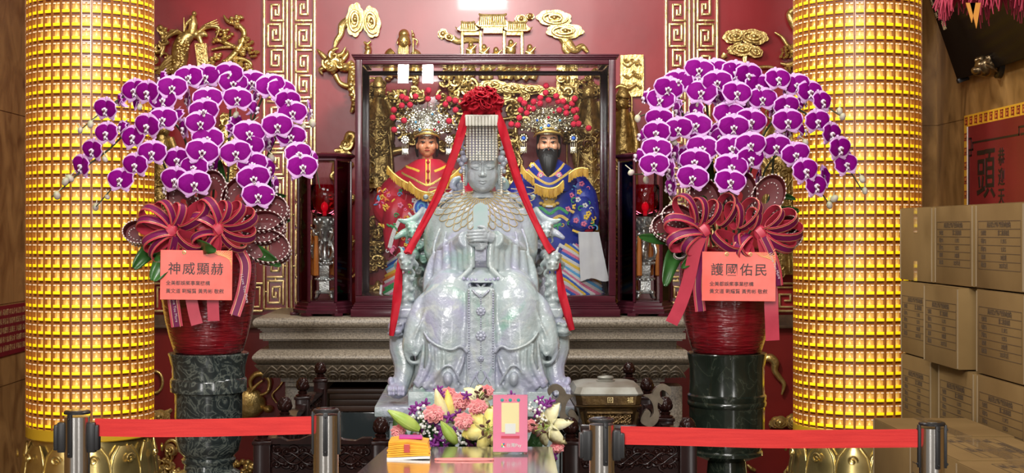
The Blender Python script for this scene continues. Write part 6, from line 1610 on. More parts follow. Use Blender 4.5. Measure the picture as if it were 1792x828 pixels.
def railing(label, posts, panels, group=None):
    """posts [(x, y, z_top)], panels between consecutive posts"""
    t = thing('carved_railing', label, 'railing', (posts[0][0], posts[0][1], 0), 'carved wooden railings round the statue')
    for x, y, zt in posts:
        b = MB(); b.bbox((x, y, zt/2), (.058, .058, zt), .008); b.bbox((x, y, zt-.004), (.066, .066, .014), .004); p = b.build('post', M_rail, t, 30)
        b = MB(); finial(b, x, y, zt, .029); b.build('finial', M_rail, p, 60)
    for i, (zt, seed) in enumerate(panels):
        a, c = Vector((posts[i][0], posts[i][1], 0)), Vector((posts[i+1][0], posts[i+1][1], 0))
        L = (c-a).length-.06; m_ = (a+c)/2; ang = atan2(c.y-a.y, c.x-a.x); Mx = Matrix.Translation(m_) @ Matrix.Rotation(ang, 4, 'Z')
        b = MB()
        # cloud-shaped top rail over two lower rails
        pts = [(-L/2, zt+.012), (-L*.40, zt+.012), (-L*.34, zt+.002), (-L*.22, zt+.006), (-L*.12, zt+.020), (0, zt+.024), (L*.12, zt+.020), (L*.22, zt+.006), (L*.34, zt+.002), (L*.40, zt+.012), (L/2, zt+.012), (L/2, zt-.008), (-L/2, zt-.008)]
        b.prism(pts, -.02, .02); b.xf(Mx); b.build('top_rail', M_rail, t, 30)
        for z in (zt-.118, .09): b = MB(); b.bbox((0, 0, z), (L, .04, .022), .004); b.xf(Mx); b.build('rail', M_rail, t, 30)
        b = MB(); scrollwork(b, L-.012, .090, seed, -.004); b.xf(Matrix.Rotation(pi, 4, 'Z')); scrollwork(b, L-.012, .090, seed+20, -.004); b.box((0, 0, 0), (L, .006, .10)); b.xf(Mx @ Matrix.Translation((0, 0, zt-.057))); b.build('carved_panel', M_rail, t, 60)
        b = MB(); b.box((0, 0, (zt-.13+.10)/2), (L, .014, zt-.23)); b.xf(Mx); b.build('lower_panel', M_rail, t, 0)
    return t
zR = lambda y, Y: ZC-(y-HZ)*S(Y)
XR_ = lambda p, Y: (p-CX)*S(Y)
xi, xo = XR_(667, 5.0), XR_(460, 5.0)
zpf = zR(772, 5.0)
railing('dark carved wooden railing on the left of the jade statue', [(xi, 5.0, zpf), (xo, 5.0, zpf), (xo-.005, 5.62, zpf), (xo-.01, 6.25, zpf+.01), (xo-.0, 6.88, zpf+.02)], [(zpf, 3), (zpf-.03, 5), (zpf-.03, 7), (zpf-.03, 9)])
xi2, xo2 = XR_(998, 5.0), XR_(1203, 5.0)
railing('dark carved wooden railing on the right behind the bronze censer', [(xi2, 5.0, zpf), (xo2, 5.0, zpf), (xo2+.005, 5.62, zpf), (xo2+.01, 6.25, zpf+.01), (xo2, 6.88, zpf+.02)], [(zpf, 4), (zpf-.03, 6), (zpf-.03, 8), (zpf-.03, 10)])

# ------------------------------------------------------------------ rectangular bronze censer with curled handles
M_bronze = mat('aged_bronze', (0.20, 0.125, 0.045), .35, metal=.75, col2=(.10, .06, .03), scale=16, bump=.3, bscale=60)
M_censer = mat('bronze_handle', (0.15, 0.12, 0.085), .42, metal=.6, col2=(.10, .08, .055), scale=30)
M_silv = mat('worn_silver_lid', (0.24, 0.24, 0.21), .5, metal=.4, col2=(.14, .125, .095), scale=12)
YCn = 5.10
cc = W(1066, 760, YCn); sC = S(YCn)
t = thing('bronze_censer', 'square bronze censer with silver lid and curled handles on a stand right of the statue', 'censer', (cc.x, YCn+.14, 0))
zc_ = lambda y: zR(y, YCn)
def frust(b, y0, y1, w0, w1, d0, d1, ch=.02):
    def ring(w, d, z): return [Vector((cc.x+sx*w/2+(-sx*c1), YCn+.14+sy*d/2+(-sy*c2), z)) for sx, sy, c1, c2 in ((-1, -1, ch, 0), (1, -1, ch, 0), (1, -1, 0, ch), (1, 1, 0, ch), (1, 1, ch, 0), (-1, 1, ch, 0), (-1, 1, 0, ch), (-1, -1, 0, ch))]
    b.rings([ring(w0, d0, zc_(y0)), ring(w1, d1, zc_(y1))])
b = MB(); frust(b, 749, 716, 88*sC, 104*sC, .20, .24); frust(b, 716, 712, 110*sC, 118*sC, .26, .28); frust(b, 712, 709, 118*sC, 112*sC, .28, .26); frust(b, 709, 693, 112*sC, 117*sC, .27, .28)
b.build('body', M_bronze, t, 30)
b = MB()
for x in (1022, 1112): 
    b.tube([W(x, 742, YCn+.035), W(1066+(x-1066)*1.08, 722, YCn+.02)], .006, 6)
b.tube([W(1027, 722, YCn+.012), W(1107, 722, YCn+.012)], .006, 6); b.tube([W(1030, 745, YCn+.035), W(1102, 745, YCn+.035)], .006, 6)
scr = MB(); scrollwork(scr, .15, .042, 12); scr.xf(Matrix.Translation(W(1066, 734, YCn+.028))); b.v += scr.v[:0]
k0 = len(b.v); b.v += scr.v; b.f += [[i+k0 for i in f] for f in scr.f]; b.m += scr.m
b.build('relief_band', M_bronze, t, 60)
b = MB(); frust(b, 693, 690, 118*sC, 122*sC, .285, .29); frust(b, 690, 679, 122*sC, 112*sC, .29, .25); frust(b, 679, 674, 112*sC, 84*sC, .25, .17)
b.lathe([(16*sC, zc_(675)), (17*sC, zc_(673)), (13*sC, zc_(671)), (15*sC, zc_(667)), (12*sC, zc_(665)), (11*sC, zc_(667))], (cc.x, YCn+.14, 0), 24)
b.build('lid', M_silv, t, 30)
b = MB(); mb_ = MB()
for x in (1068, 1103): text_on(b, 0, '福' if x == 1103 else '回', .022, W(x, 701, YCn-.004))
b.build('gold_characters', M_goldbar, t, 0)
for s in (-1, 1):
    f = lambda x: 1066+(x-1066)*s
    # scrolled dragon-tail handle cut from thick plate, standing off the body side
    out = [(1126, 692), (1140, 690), (1143, 684), (1150, 676), (1160, 672), (1170, 676), (1174, 684), (1171, 692), (1166, 686), (1159, 682), (1154, 686), (1155, 694), (1160, 700), (1157, 708), (1151, 704), (1150, 714), (1153, 724), (1150, 737), (1140, 746), (1128, 744), (1120, 736), (1125, 722), (1132, 716), (1138, 722), (1136, 730), (1143, 722), (1141, 706), (1134, 696)]
    poly = smooth_poly([(f(x), y) for x, y in out], 3)
    b = MB(); b.prism(pxz(poly, YCn+.1), YCn+.085, YCn+.115); b.build('handle', M_censer, t, 30)
b = MB(); b.bbox((cc.x, YCn+.14, zc_(752)), (100*sC, .24, .03), .006); b.bbox((cc.x, YCn+.14, zc_(752)/2-.01), (84*sC, .20, zc_(752)-.02), .008); b.bbox((cc.x, YCn+.14, .03), (110*sC, .26, .06), .008)
b.build('stand', M_dark, t, 30)

# ------------------------------------------------------------------ barrier posts with retractable belts
M_belt = mat('red_woven_belt', (0.60, 0.036, 0.032), .65, spec=.2, col2=(.50, .026, .026), scale=18, stretch=(.4, 1, 9), bump=.2, bscale=200)
YS_ = 3.85
def stanchion(px, ytop, label, clips):
    s = S(YS_); x = (px-CX)*s; zt = ZC-(ytop-HZ)*s
    t = thing('barrier_post', label, 'barrier post', (x, YS_, 0), 'belt barrier posts in the foreground'); r = .0325
    o = (x, YS_, 0)
    MB().lathe([(r, .02), (r, zt-.016)], o, 40).build('tube', M_steel, t, 30)
    b = MB(); b.lathe([(r+.0012, zt-.009), (r+.0014, zt-.004), (r-.001, zt-.001), (r-.006, zt)], o, 40); b.lathe([(.016, zt), (.016, zt+.0006), (.012, zt+.0008)], o, 24); b.build('cap', M_black, t, 40)
    b = MB(); b.lathe([(r-.007, zt+.0002), (r-.007, zt+.0010), (.017, zt+.0012)], o, 40); b.build('cap_plate', M_mirror, t, 40)
    b = MB(); b.lathe([(.17, 0), (.17, .008), (.15, .02), (.05, .03), (r+.004, .034)], o, 48); b.build('base', M_steel, t, 40)
    for ang, kind in clips:
        b = MB(); Rz = Matrix.Rotation(ang, 3, 'Z'); c = Vector(o)+Rz @ Vector((0, -(r+.001), zt-.083))
        if kind == 'slot':
            b.bbox(c+Rz @ Vector((0, 0, .02)), (.013, .008, .112), .003, Rz); b.ell(c+Rz @ Vector((0, -.004, .064)), .003, 6, 5); b.ell(c+Rz @ Vector((0, -.004, -.026)), .0036, 6, 5)
            b.build('belt_slot', M_black, t, 30)
        else:
            b.bbox(c+Rz @ Vector((0, -.006, .013)), (.026, .020, .078), .004, Rz); b.bbox(c+Rz @ Vector((0, -.019, .013)), (.030, .012, .066), .004, Rz)
            b.build('belt_clip', M_black, t, 30)
    return t, x, zt
tp1, x1_, z1_ = stanchion(135, 718, 'leftmost steel barrier post, in front of the left pillar', [(radians(90), 'clip'), (radians(-90), 'clip'), (radians(-18), 'slot')])
tp2, x2_, z2_ = stanchion(570.5, 715, 'steel barrier post left of the donation box, at the right end of the left belt', [(radians(-90), 'slot'), (radians(90), 'slot'), (radians(3), 'slot')])
tp3, x3_, z3_ = stanchion(1053, 732, 'steel barrier post right of the donation box, at the left end of the right belt', [(radians(90), 'clip'), (radians(-90), 'clip'), (radians(12), 'slot')])
tp4, x4_, z4_ = stanchion(1631, 738, 'rightmost steel barrier post, in front of the cardboard cartons', [(radians(70), 'slot'), (radians(-90), 'slot'), (radians(8), 'slot')])
def belt(parent, pts, hw):
    P = curve([W(x, y, YS_+d) for x, y, d in pts], 10)
    b = MB(); b.band(P, hw*S(YS_), (0, 0, 1), .0022); b.build('belt', M_belt, parent, 60)
belt(tp2, [(166, 748, .0), (260, 749.5, -.008), (360, 749, .006), (460, 746.5, -.006), (553, 744, .0)], 15.5)
belt(tp4, [(1086, 762, .0), (1200, 764.5, .008), (1350, 768.5, -.006), (1500, 768, .006), (1612, 767, .0)], 16)

# ------------------------------------------------------------------ donation box and what stands on it
ZD = .735
def at_top(px, py, z=ZD):
    Y = (ZC-z)*FOC/(py-HZ); return Vector(((px-CX)*S(Y), Y, z))
M_lidst = mat('satin_steel_lid', (.66, .66, .65), .13, metal=.95)
bl, br = at_top(677, 782), at_top(966, 782)
fl_, fr = Vector((-.325, 4.05, ZD)), Vector((.231, 4.05, ZD))
t = thing('donation_box', 'polished steel donation box with a pink-edged coin slot', 'donation box', ((bl.x+br.x)/2, 4.3, 0))
b = MB(); q = [(bl.x, bl.y), (br.x, br.y), (fr.x, fr.y), (fl_.x, fl_.y)]
b.prismz([(x, y) for x, y in reversed(q)], ZD-.004, ZD); b.build('lid', M_lidst, t, 20)
b = MB(); cxm = sum(p[0] for p in q)/4; cym = sum(p[1] for p in q)/4
b.prismz([(cxm+(x-cxm)*.985, cym+(y-cym)*.985) for x, y in reversed(q)], 0, ZD-.004); b.build('body', M_steel, t, 20)
s0, s1 = at_top(762, 806), at_top(863, 806)
M_pinkrub = mat('pink_slot_rim', (.72, .22, .20), .4)
b = MB(); cyl = [Vector((s0.x+.004, s0.y, ZD+.003)), Vector((s1.x-.004, s0.y, ZD+.003))]
m_ = (s0+s1)/2; Lh = (s1.x-s0.x)/2; P = [Vector((m_.x+Lh*max(-1, min(1, 1.06*cos(a))), m_.y+.011*sin(a), ZD+.003)) for a in [2*pi*i/40 for i in range(41)]]
b.tube(P, .0032, 6); b.build('coin_slot_rim', M_pinkrub, t, 60)
b = MB(); b.box((m_.x, m_.y, ZD+.0006), (2*Lh-.008, .016, .001)); b.build('coin_slot', M_black, t, 0)
# acrylic sign
ps = at_top(893, 796); wS, hS = 62*S(ps.y), 103*S(ps.y)
t = thing('payment_sign', 'pink payment sign in a clear acrylic stand on the donation box', 'sign', (ps.x, ps.y, ZD))
M_acr = glass_mat('clear_acrylic', (.95, .96, .96))
b = MB(); b.bbox((ps.x, ps.y-.004, ZD+.004+hS/2), (wS, .002, hS), .0008); b.bbox((ps.x, ps.y+.004, ZD+.004+hS/2), (wS, .002, hS), .0008); b.bbox((ps.x, ps.y+.012, ZD+.0035), (wS, .05, .005), .001); b.build('acrylic_stand', M_acr, t, 0)
b = MB(); b.box((ps.x, ps.y, ZD+.006+hS/2), (wS-.003, .0012, hS-.005)); b.build('pink_sheet', mat('pink_print', (.80, .22, .34), .5), t, 0)
yF = ps.y-.0012
pq = lambda u, v, d=0: Vector((ps.x+(u-.5)*wS, yF-d, ZD+.006+v*hS))
b = MB(); b.bbox(pq(.5, .60), (wS*.50, .0012, hS*.50), .0005)
b.build('cream_panel', mat('cream_print', (.85, .72, .38), .5), t, 0)
b = MB(); b.bbox(pq(.5, .41, .0008), (wS*.30, .0012, hS*.175), .0004); b.build('white_card', M_white, t, 0)
b = MB(); b.bbox(pq(.5, .265), (wS*.52, .0014, hS*.045), .0004); b.build('red_bar', mat('rose_print', (.62, .06, .10), .5), t, 0)
for u, c in ((.27, (.03, .35, .30)), (.5, (.03, .35, .30)), (.73, (.03, .35, .30)), (.385, (.8, .25, .04)), (.615, (.8, .25, .04))):
    b = MB(); b.ell(pq(u, .895, .0002), (wS*.05 if c[0] < .1 else wS*.02, .0008, wS*.05 if c[0] < .1 else wS*.02), 14, 5); b.build('round_dot', mat('dot_print', c, .5), t)
b = MB(); text_on(b, 0, '台灣Pay', .0135, pq(.60, .125, .0006), 0, .0001); b.build('lettering', M_white, t, 0)
for k, c in enumerate(((.75, .05, .05), (.02, .25, .45), (.8, .6, .1), (.1, .5, .2), (.85, .85, .85))):
    b = MB(); a = 2*pi*k/5; b.ell(pq(.30+.035*cos(a), .125+.024*sin(a), .0003), (.0028, .0008, .0036), 8, 5, (0, a, 0)); b.build('round_logo', mat('logo_print', c, .5), t)
# packets of votive paper
M_yel = mat('golden_yellow_paper', (.88, .42, .02), .6, col2=(.80, .33, .015), scale=30)
c0 = at_top(716, 800); xA, xB = at_top(676, 810).x, at_top(752, 810).x
t = thing('votive_paper_stack', 'stack of golden yellow votive papers with a red band on the donation box', 'paper stack', (c0.x, c0.y, ZD))
rn = random.Random(3); z = ZD+.001
for k in range(9):
    th = .0052 if k else .008
    b = MB(); w_ = (xB-xA)*(1-.012*k+.02*rn.random()); R = []
    for i in range(9):
        u = i/8-.5; row = []
        for j in (0, 1): row.append(Vector((c0.x+rn.uniform(-.002, .002)*(k > 0)+u*w_, c0.y-.055+.11*j+.002*sin(k*3+j), z+.0022*sin(u*3.2+k*.35)+.004*(k/9)*(1-4*u*u))))
        R.append(row)
    rings_ = [[r[0], r[1], r[1]+Vector((0, 0, th*.9)), r[0]+Vector((0, 0, th*.9))] for r in R]
    b.rings(rings_); b.build('paper_packet', [M_white, M_yel][1 if k else 0] if k != 1 else M_yel, t, 30); z += th
b = MB(); b.bbox((c0.x-.004, c0.y-.060, ZD+.034), (.017, .003, .024), .001); b.build('red_band', M_lip, t, 0)
zT = z+.004
tag(MB().bbox((c0.x+.004, c0.y+.012, zT+.003), (.068, .055, .006), .001, (0, .02, .05)).build('pamphlet_stack', [mat('magenta_print', (.50, .03, .30), .5)], smooth=0), 'small stack of magenta pamphlets lying on the yellow votive papers', 'pamphlets')
# ------------------------------------------------------------------ flower arrangement behind the box
YB_ = 4.78
t = thing('flower_arrangement', 'low arrangement of lilies, pink carnations and purple orchids before the jade statue', 'flower arrangement', W(830, 800, YB_))
t.location.z = 0
M_lily = mat('cream_lily_petal', (.78, .72, .36), .5, col2=(.84, .80, .58), scale=16, bump=.2, bscale=60)
M_lily2 = mat('yellow_lily_petal', (.82, .68, .14), .5, col2=(.85, .78, .40), scale=14, bump=.2, bscale=60)
M_bud = mat('green_lily_bud', (.26, .42, .05), .4, col2=(.50, .58, .16), scale=12)
M_carn = mat('pink_carnation', (.82, .24, .27), .6, col2=(.86, .42, .40), scale=50)
M_purp = mat('purple_dendrobium', (.15, .006, .16), .5, col2=(.24, .03, .27), scale=30)
M_anth = mat('brown_anther', (.06, .012, .006), .6); M_gyp = mat('white_babys_breath', (.80, .80, .76), .6); M_green = mat('dark_foliage', (.02, .07, .02), .5, col2=(.05, .13, .03), scale=14)
M_pan = mat('black_plastic_pan', (.015, .015, .015), .4)
b = MB(); b.lathe([(.20, .0), (.20, .60), (.24, .66), (.24, .68)], (t.location.x, YB_, 0), 32, sx=1.1, sy=.28); b.build('stand', M_dark, t, 40)
rn = random.Random(21)
for k in range(34):
    x, y = rn.uniform(684, 980), rn.uniform(715, 800); b = MB()
    a = rn.uniform(-1.2, 1.2); C = [W(830+(x-830)*.7, 806, YB_+.03), W((x+830+(x-830)*.9)/2, (y+800)/2, YB_-.03), W(x, y, YB_-.02+.05*rn.random())]
    C = curve(C, 5); sd = Vector((cos(a), -.3, sin(a))); b.band(C, [.006, .014, .017, .013, .002][:1]*0 or [lerp_list([.004, .014, .018, .014, .002], i/(len(C)-1)) for i in range(len(C))], sd, .001); b.build('leaf', M_green, t, 180)
def lily(px, py, Y, r, yaw, pitch, m, openness=1.0):
    c = W(px, py, Y); Rm = Euler((pitch, 0, yaw)).to_matrix()
    for k in range(6):
        a = 2*pi*k/6+.2; b = MB(); R = []
        for i in range(8):
            u = i/7; rad = r*(u**.8)*openness; yy = .045*(1-u)**1.5*0-.055*u*(1-.5*u)-(.02 if False else 0)+.05*u*u*openness; w_ = r*.29*sin(pi*(.15+.82*u))**.8*(1.1 if k % 2 else .85)
            ctr = Vector((cos(a)*rad, yy, sin(a)*rad)); tn = Vector((-sin(a), 0, cos(a)))
            R.append([ctr+tn*w_+Vector((0, -.006, 0)), ctr+Vector((0, .002, 0)), ctr-tn*w_+Vector((0, -.006, 0)), ctr+Vector((0, .004, 0))])
        b.rings(R); b.v = [tuple(c+Rm @ Vector(p)) for p in b.v]; b.build('lily_petal', m, t, 180)
    b = MB(); b.mi = 0
    for k in range(6):
        a = 2*pi*k/6+.6; e = Vector((cos(a)*r*.28, -.075, sin(a)*r*.28)); b.mi = 0; b.tube([Rm @ Vector((0, -.01, 0))+c, Rm @ (e*.6)+c, Rm @ e+c], .0014, 4); b.mi = 1; b.ell(Rm @ e+c, (.0095, .004, .0045), 7, 5, (0, a+.8, 0))
    b.mi = 0; b.tube([c, c+Rm @ Vector((.003, -.085, .004))], .002, 5)
    b.build('lily_stamens', [M_bud, M_anth], t)
lily(853, 752, 4.68, .082, .05, -.15, M_lily2); lily(835, 700, 4.80, .058, .2, -.35, M_lily); lily(962, 745, 4.72, .075, -.55, .0, M_lily)
def lbud(x0, y0, x1, y1, r, m, Y=4.66):
    a, c = W(x0, y0, Y+.03), W(x1, y1, Y); b = MB()
    P = [a.lerp(c, i/10) for i in range(11)]; b.tube(P, [r*S(Y)*q for q in (.45, .75, .95, 1.05, 1.08, 1.04, .95, .8, .6, .38, .08)], 10)
    for q in range(3):
        an = 2*pi*q/3+.5; ux = (c-a).orthogonal().normalized(); vx = (c-a).normalized().cross(ux)
        b.tube([p+(ux*cos(an)+vx*sin(an))*r*S(Y)*f for p, f in zip(P, (.42, .7, .9, 1.0, 1.03, .99, .9, .75, .56, .36, .08))], r*S(Y)*.10, 5)
    b.build('lily_bud', m, t)
lbud(733, 752, 679, 719, 11, M_bud); lbud(798, 776, 772, 738, 9.5, M_bud, 4.64); lbud(780, 742, 763, 681, 10, M_lily, 4.72); lbud(790, 735, 783, 683, 9, M_lily2, 4.74); lbud(797, 742, 800, 700, 9, M_lily, 4.75)
def carnation(px, py, Y, r, seed):
    rr = random.Random(seed); c = W(px, py, Y); b = MB(); R = r*S(Y)
    for lay in range(5):
        rad = R*(1-.17*lay); n = 40; ring0 = []; ring1 = []
        for j in range(n):
            a = 2*pi*j/n; w_ = .16*sin(a*9+lay*2+rr.random()*.6)+.10*sin(a*17+lay)
            ring0.append(c+Vector((cos(a)*rad*.25, .008-.008*lay, sin(a)*rad*.25)))
            ring1.append(c+Vector((cos(a)*rad*(1+w_*.6), -.006-.008*lay-w_*R*.7, sin(a)*rad*(1+w_*.6)*.9)))
        mid = [p.lerp(q, .6)+Vector((0, -.006, 0)) for p, q in zip(ring0, ring1)]
        b.rings([ring0, mid, ring1], True, True, False)
    for k in range(5): b.tube(spiral((c.x+rr.uniform(-.3, .3)*R, c.z+rr.uniform(-.3, .3)*R), R*.3, 1, c.y-.042, .004, k), .0022, 4)
    b.build('carnation', M_carn, t, 180)
for i, (x, y, Y, r) in enumerate(((759, 724, 4.70, 18), (806, 703, 4.76, 18), (836, 713, 4.70, 17), (812, 737, 4.68, 17), (852, 684, 4.82, 12), (697, 755, 4.74, 13), (929, 745, 4.72, 13), (785, 690, 4.84, 14), (910, 700, 4.84, 10), (975, 782, 4.74, 12), (826, 756, 4.74, 11), (730, 765, 4.74, 10))): carnation(x, y, Y, r, i)
def dendro(px, py, Y, r, rot, seed):
    c = W(px, py, Y); b = MB()
    for k in range(5):
        a = 2*pi*k/5+rot; L = r*S(Y)*(1.1 if k % 2 else .9); p = c+Vector((cos(a)*L*.55, -.004*k, sin(a)*L*.55)); b.ell(p, (L*.55, .004, L*.26), 9, 5, (0, -a, 0))
    b.ell(c+Vector((0, -.010, 0)), r*S(Y)*.25, 7, 5); b.build('purple_orchid', M_purp, t)
rn = random.Random(5)
for k, (x, y, r) in enumerate(((772, 690, 9), (768, 681, 8), (730, 712, 11), (722, 718, 9), (745, 706, 9), (763, 742, 11), (774, 752, 12), (766, 768, 12), (758, 778, 12), (786, 730, 11), (800, 755, 10), (742, 770, 10), (820, 775, 11), (816, 692, 9), (955, 710, 11), (962, 703, 9), (944, 700, 9), (968, 795, 10), (962, 803, 9), (740, 748, 9), (780, 778, 11), (838, 784, 10), (895, 692, 8), (802, 724, 9), (710, 740, 9), (752, 735, 8), (975, 770, 9), (940, 722, 9))): dendro(x, y, 4.72+.05*rn.random(), r, rn.uniform(0, 6), k)
for k in range(9):
    x, y = ((742, 757), (752, 748), (790, 760), (806, 766), (820, 745), (733, 738), (940, 712), (950, 738), (745, 720))[k]
    b = MB(); b.mi = 0; rr = random.Random(k)
    for j in range(16):
        p = W(x+rr.uniform(-14, 14), y+rr.uniform(-12, 12), 4.69+.04*rr.random()); b.mi = 0; b.ell(p, rr.uniform(.003, .0058), 6, 5); b.mi = 1; b.tube([p, W(x, y+14, 4.75)], .0006, 3)
    b.build('babys_breath', [M_gyp, M_green], t)
# ------------------------------------------------------------------ cardboard cartons along the right wall
M_cart = mat('brown_cardboard', (0.225, 0.140, 0.052), .8, spec=.2, col2=(.185, .112, .040), scale=3.5, bump=.05, bscale=30)
M_cart2 = mat('cardboard_flap_edge', (0.31, 0.23, 0.13), .8)
M_cprint = mat('dark_brown_print', (0.085, 0.052, 0.024), .8)
M_tape = mat('brown_packing_tape', (0.22, 0.14, 0.065), .12, coat=.6, alpha=1)
ROWS = [('產品名稱', '太平龜-平安黃金龜(盒裝)'), ('生產批號', '第二批福龜組'), ('毛重(KG)', '11.9KG'), ('淨重(KG)', '9.5KG'), ('數量/箱', '30盒/箱'), ('製造日期', '2025年3月')]
def print_panel(w, h):
    """printed table in the XZ plane facing -Y, centred"""
    b = MB(); x0, x1 = -w*.44, w*.44; zt, zb = h*.30, -h*.27; rh = (zt-zb)/6
    for i in range(7): b.box(((x0+x1)/2, 0, zt-rh*i), (x1-x0, .0006, .0018))
    for x in (x0, x1): b.box((x, 0, (zt+zb)/2), (.0014, .0006, zt-zb))
    for i, (a, c) in enumerate(ROWS):
        z = zt-rh*(i+.5)
        if i == 0: text_mesh(a+':'+c, rh*.74, b, Matrix.Translation((0, 0, z)), .0006, 'CENTER', .0005, .70)
        else:
            text_mesh(a, rh*.66, b, Matrix.Translation((x0+w*.115, 0, z)), .0006, 'CENTER', .0004, .68)
            text_mesh(c, rh*.72, b, Matrix.Translation((w*.10, 0, z)), .0006, 'CENTER', .0004, .85)
    return b
CL, CH = .447, .297
PRINT = print_panel(CL, CH)
def carton(cx, cy, cz, L, D, H, label, face='side', top_print=False, group=None, rz=0.0, end_gap=False, tape=True):
    """closed carton: L along Y, D along X; printed on the face that looks at -X"""
    t = thing('cardboard_carton', label, 'carton', (cx, cy, cz), group, rz)
    b = MB(); b.bbox((0, 0, H/2), (D, L, H), .004); b.build('body', M_cart, t, 30, local=True)
    b = MB()
    for s in (-1, 1): b.bbox((s*D/4, 0, H+.0006), (D/2-.003, L-.004, .002), .0006)
    b.build('top_flap', M_cart, t, 0, local=True)
    b = MB()
    for s in (-1, 1): b.bbox((-D/2-.0006, s*(L/2-.006), H/2), (.002, .009, H-.008), .0005)
    b.build('corner_edge', M_cart2, t, 0, local=True)
    if tape:
        b = MB(); b.bbox((0, 0, H+.002), (.05, L+.002, .0008), .0003); b.bbox((0, -L/2-.0006, H-.04), (.05, .001, .09), .0003); b.build('packing_tape', M_tape, t, 0, local=True)
    if face == 'side':
        b = MB(); b.v = list(PRINT.v); b.f = [list(f) for f in PRINT.f]; b.m = list(PRINT.m)
        b.xf(Matrix.Translation((-D/2-.0005, 0, H/2)) @ Matrix.Rotation(-pi/2, 4, 'Z') @ Matrix.Diagonal((L/CL, 1, H/CH, 1))); b.build('printed_table', M_cprint, t, 0, local=True)
    elif face == 'tape':
        b = MB(); b.bbox((-D/2-.0006, 0, H-.05), (.001, .05, .10), .0003); b.bbox((-D/2-.0006, 0, .04), (.001, .05, .08), .0003); b.build('packing_tape', M_tape, t, 0, local=True)
    if top_print:
        b = MB(); b.v = list(PRINT.v); b.f = [list(f) for f in PRINT.f]; b.m = list(PRINT.m)
        b.xf(Matrix.Translation((0, 0, H+.0022)) @ Matrix.Rotation(-pi/2, 4, 'Z') @ Matrix.Rotation(-pi/2, 4, 'X') @ Matrix.Diagonal((L/CL*.9, 1, D/CH*.9, 1))); b.build('printed_table', M_cprint, t, 0, local=True)
    return t
X0 = 1.77; DD = .36
def dY(px): return FOC*X0/(px-CX)
rowsY = {4: ((1575, 1632), (1634, 1701), (1703, 1788), (1790, 1880)), 3: ((1576, 1629), (1630, 1692), (1704, 1790), (1794, 1885)), 2: ((1577, 1630), (1640, 1703), (1705, 1792), (1795, 1890))}
names = {(4, 0): 'plain taped carton at the far end of the top row, beside the right pillar', (4, 1): 'printed carton second from the pillar in the top row, left of the sign edge', (4, 2): 'printed carton with torn tape in the top row below the red 頭香 sign', (4, 3): 'carton at the right photo edge in the top row',
 (3, 0): 'printed carton nearest the pillar in the middle visible row', (3, 1): 'printed carton jutting out, second in the middle visible row', (3, 2): 'printed carton with tape strip, third in the middle visible row', (3, 3): 'carton at the right photo edge in the middle row',
 (2, 0): 'printed carton nearest the pillar in the lower row of the stack', (2, 1): 'printed carton second in the lower row, under the jutting one', (2, 2): 'printed carton third in the lower row, behind the carton tops', (2, 3): 'carton at the right photo edge in the lower row'}
for r in (0, 1, 2, 3, 4):
    src = rowsY.get(r, rowsY[2])
    for k, (a, c) in enumerate(src):
        ya, yb = dY(c), dY(a); jut = -.03 if (r, k) == (3, 1) else (0.004*((r*3+k) % 3))
        H = CH-.002; lab = names.get((r, k), None)
        if r < 2: lab = 'carton in the '+('bottom' if r == 0 else 'second lowest')+' row of the wall stack, '+('nearest the pillar', 'second from the pillar', 'third from the pillar', 'last towards the hall')[k]
        carton(X0+DD/2+jut, (ya+yb)/2, .003+r*.2995, yb-ya-.006, DD, H-.002, lab, 'tape' if (r, k) == (4, 0) else 'side', group='cardboard cartons stacked along the right wall')
for k, (y0, y1, lab) in enumerate(((4.815, 5.30, 'low carton with a bare top before the stack, farthest from the viewer'), (4.315, 4.805, 'low carton with printed top before the stack, behind the rightmost barrier post'), (3.80, 4.30, 'nearest low carton with printed top at the lower right corner'))):
    for j, (z, h) in enumerate(((.003, .364), (.371, .366))):
        carton(1.425+.165-.03*k*.5, (y0+y1)/2, z, y1-y0-.004, .33, h-.004, lab if j else lab.replace('low carton', 'carton on the floor').replace('nearest low', 'nearest floor').replace(' with a bare top', ' under the bare-topped one').replace(' with printed top', ' under the print-topped one'), 'side' if k else 'none', top_print=(k > 0 and j == 1), group='low cardboard cartons before the stack')

# ------------------------------------------------------------------ signs and fittings on the side walls
M_signred = mat('dark_red_sign', (0.16, 0.008, 0.014), .35, col2=(.13, .006, .011), scale=5)
M_signyel = mat('yellow_sign_border', (0.62, 0.33, 0.02), .45)
M_signfret = mat('brick_red_fret', (0.30, 0.035, 0.012), .5)
M_blackp = mat('black_lettering', (0.006, 0.005, 0.005), .4)
def wall_frame(x, y0, z0, side):
    """matrix: local X runs along the wall to the viewer's right, facing into the hall"""
    return Matrix.Translation((x, y0, z0)) @ Matrix.Rotation(-pi/2 if side > 0 else pi/2, 4, 'Z')
XS = XR-.012
ySf = FOC*XS/(1687-CX); ySn = 5.62; zS = ZC-(203-HZ)*S(ySf); zSb = 1.02
t = thing('incense_sign', 'red sign with black characters 頭香 in a yellow key-fret border on the right wall', 'sign', (XR, (ySf+ySn)/2, zSb))
wS_ = ySf-ySn; hS_ = zS-zSb; Mx = wall_frame(XR, (ySf+ySn)/2, (zS+zSb)/2, 1)
b = MB(); b.bbox((0, -.006, 0), (wS_, .012, hS_), .002); b.xf(Mx); b.build('border', M_signyel, t, 0)
bw = .052
b = MB(); b.bbox((0, -.013, 0), (wS_-2*bw, .004, hS_-2*bw), .001); b.xf(Mx); b.build('panel', M_signred, t, 0)
b = MB(); b.box((-wS_/2+bw+.004, -.0155, 0), (.010, .002, hS_-2*bw)); b.xf(Mx); b.build('inner_edge', M_white, t, 0)
b = MB()
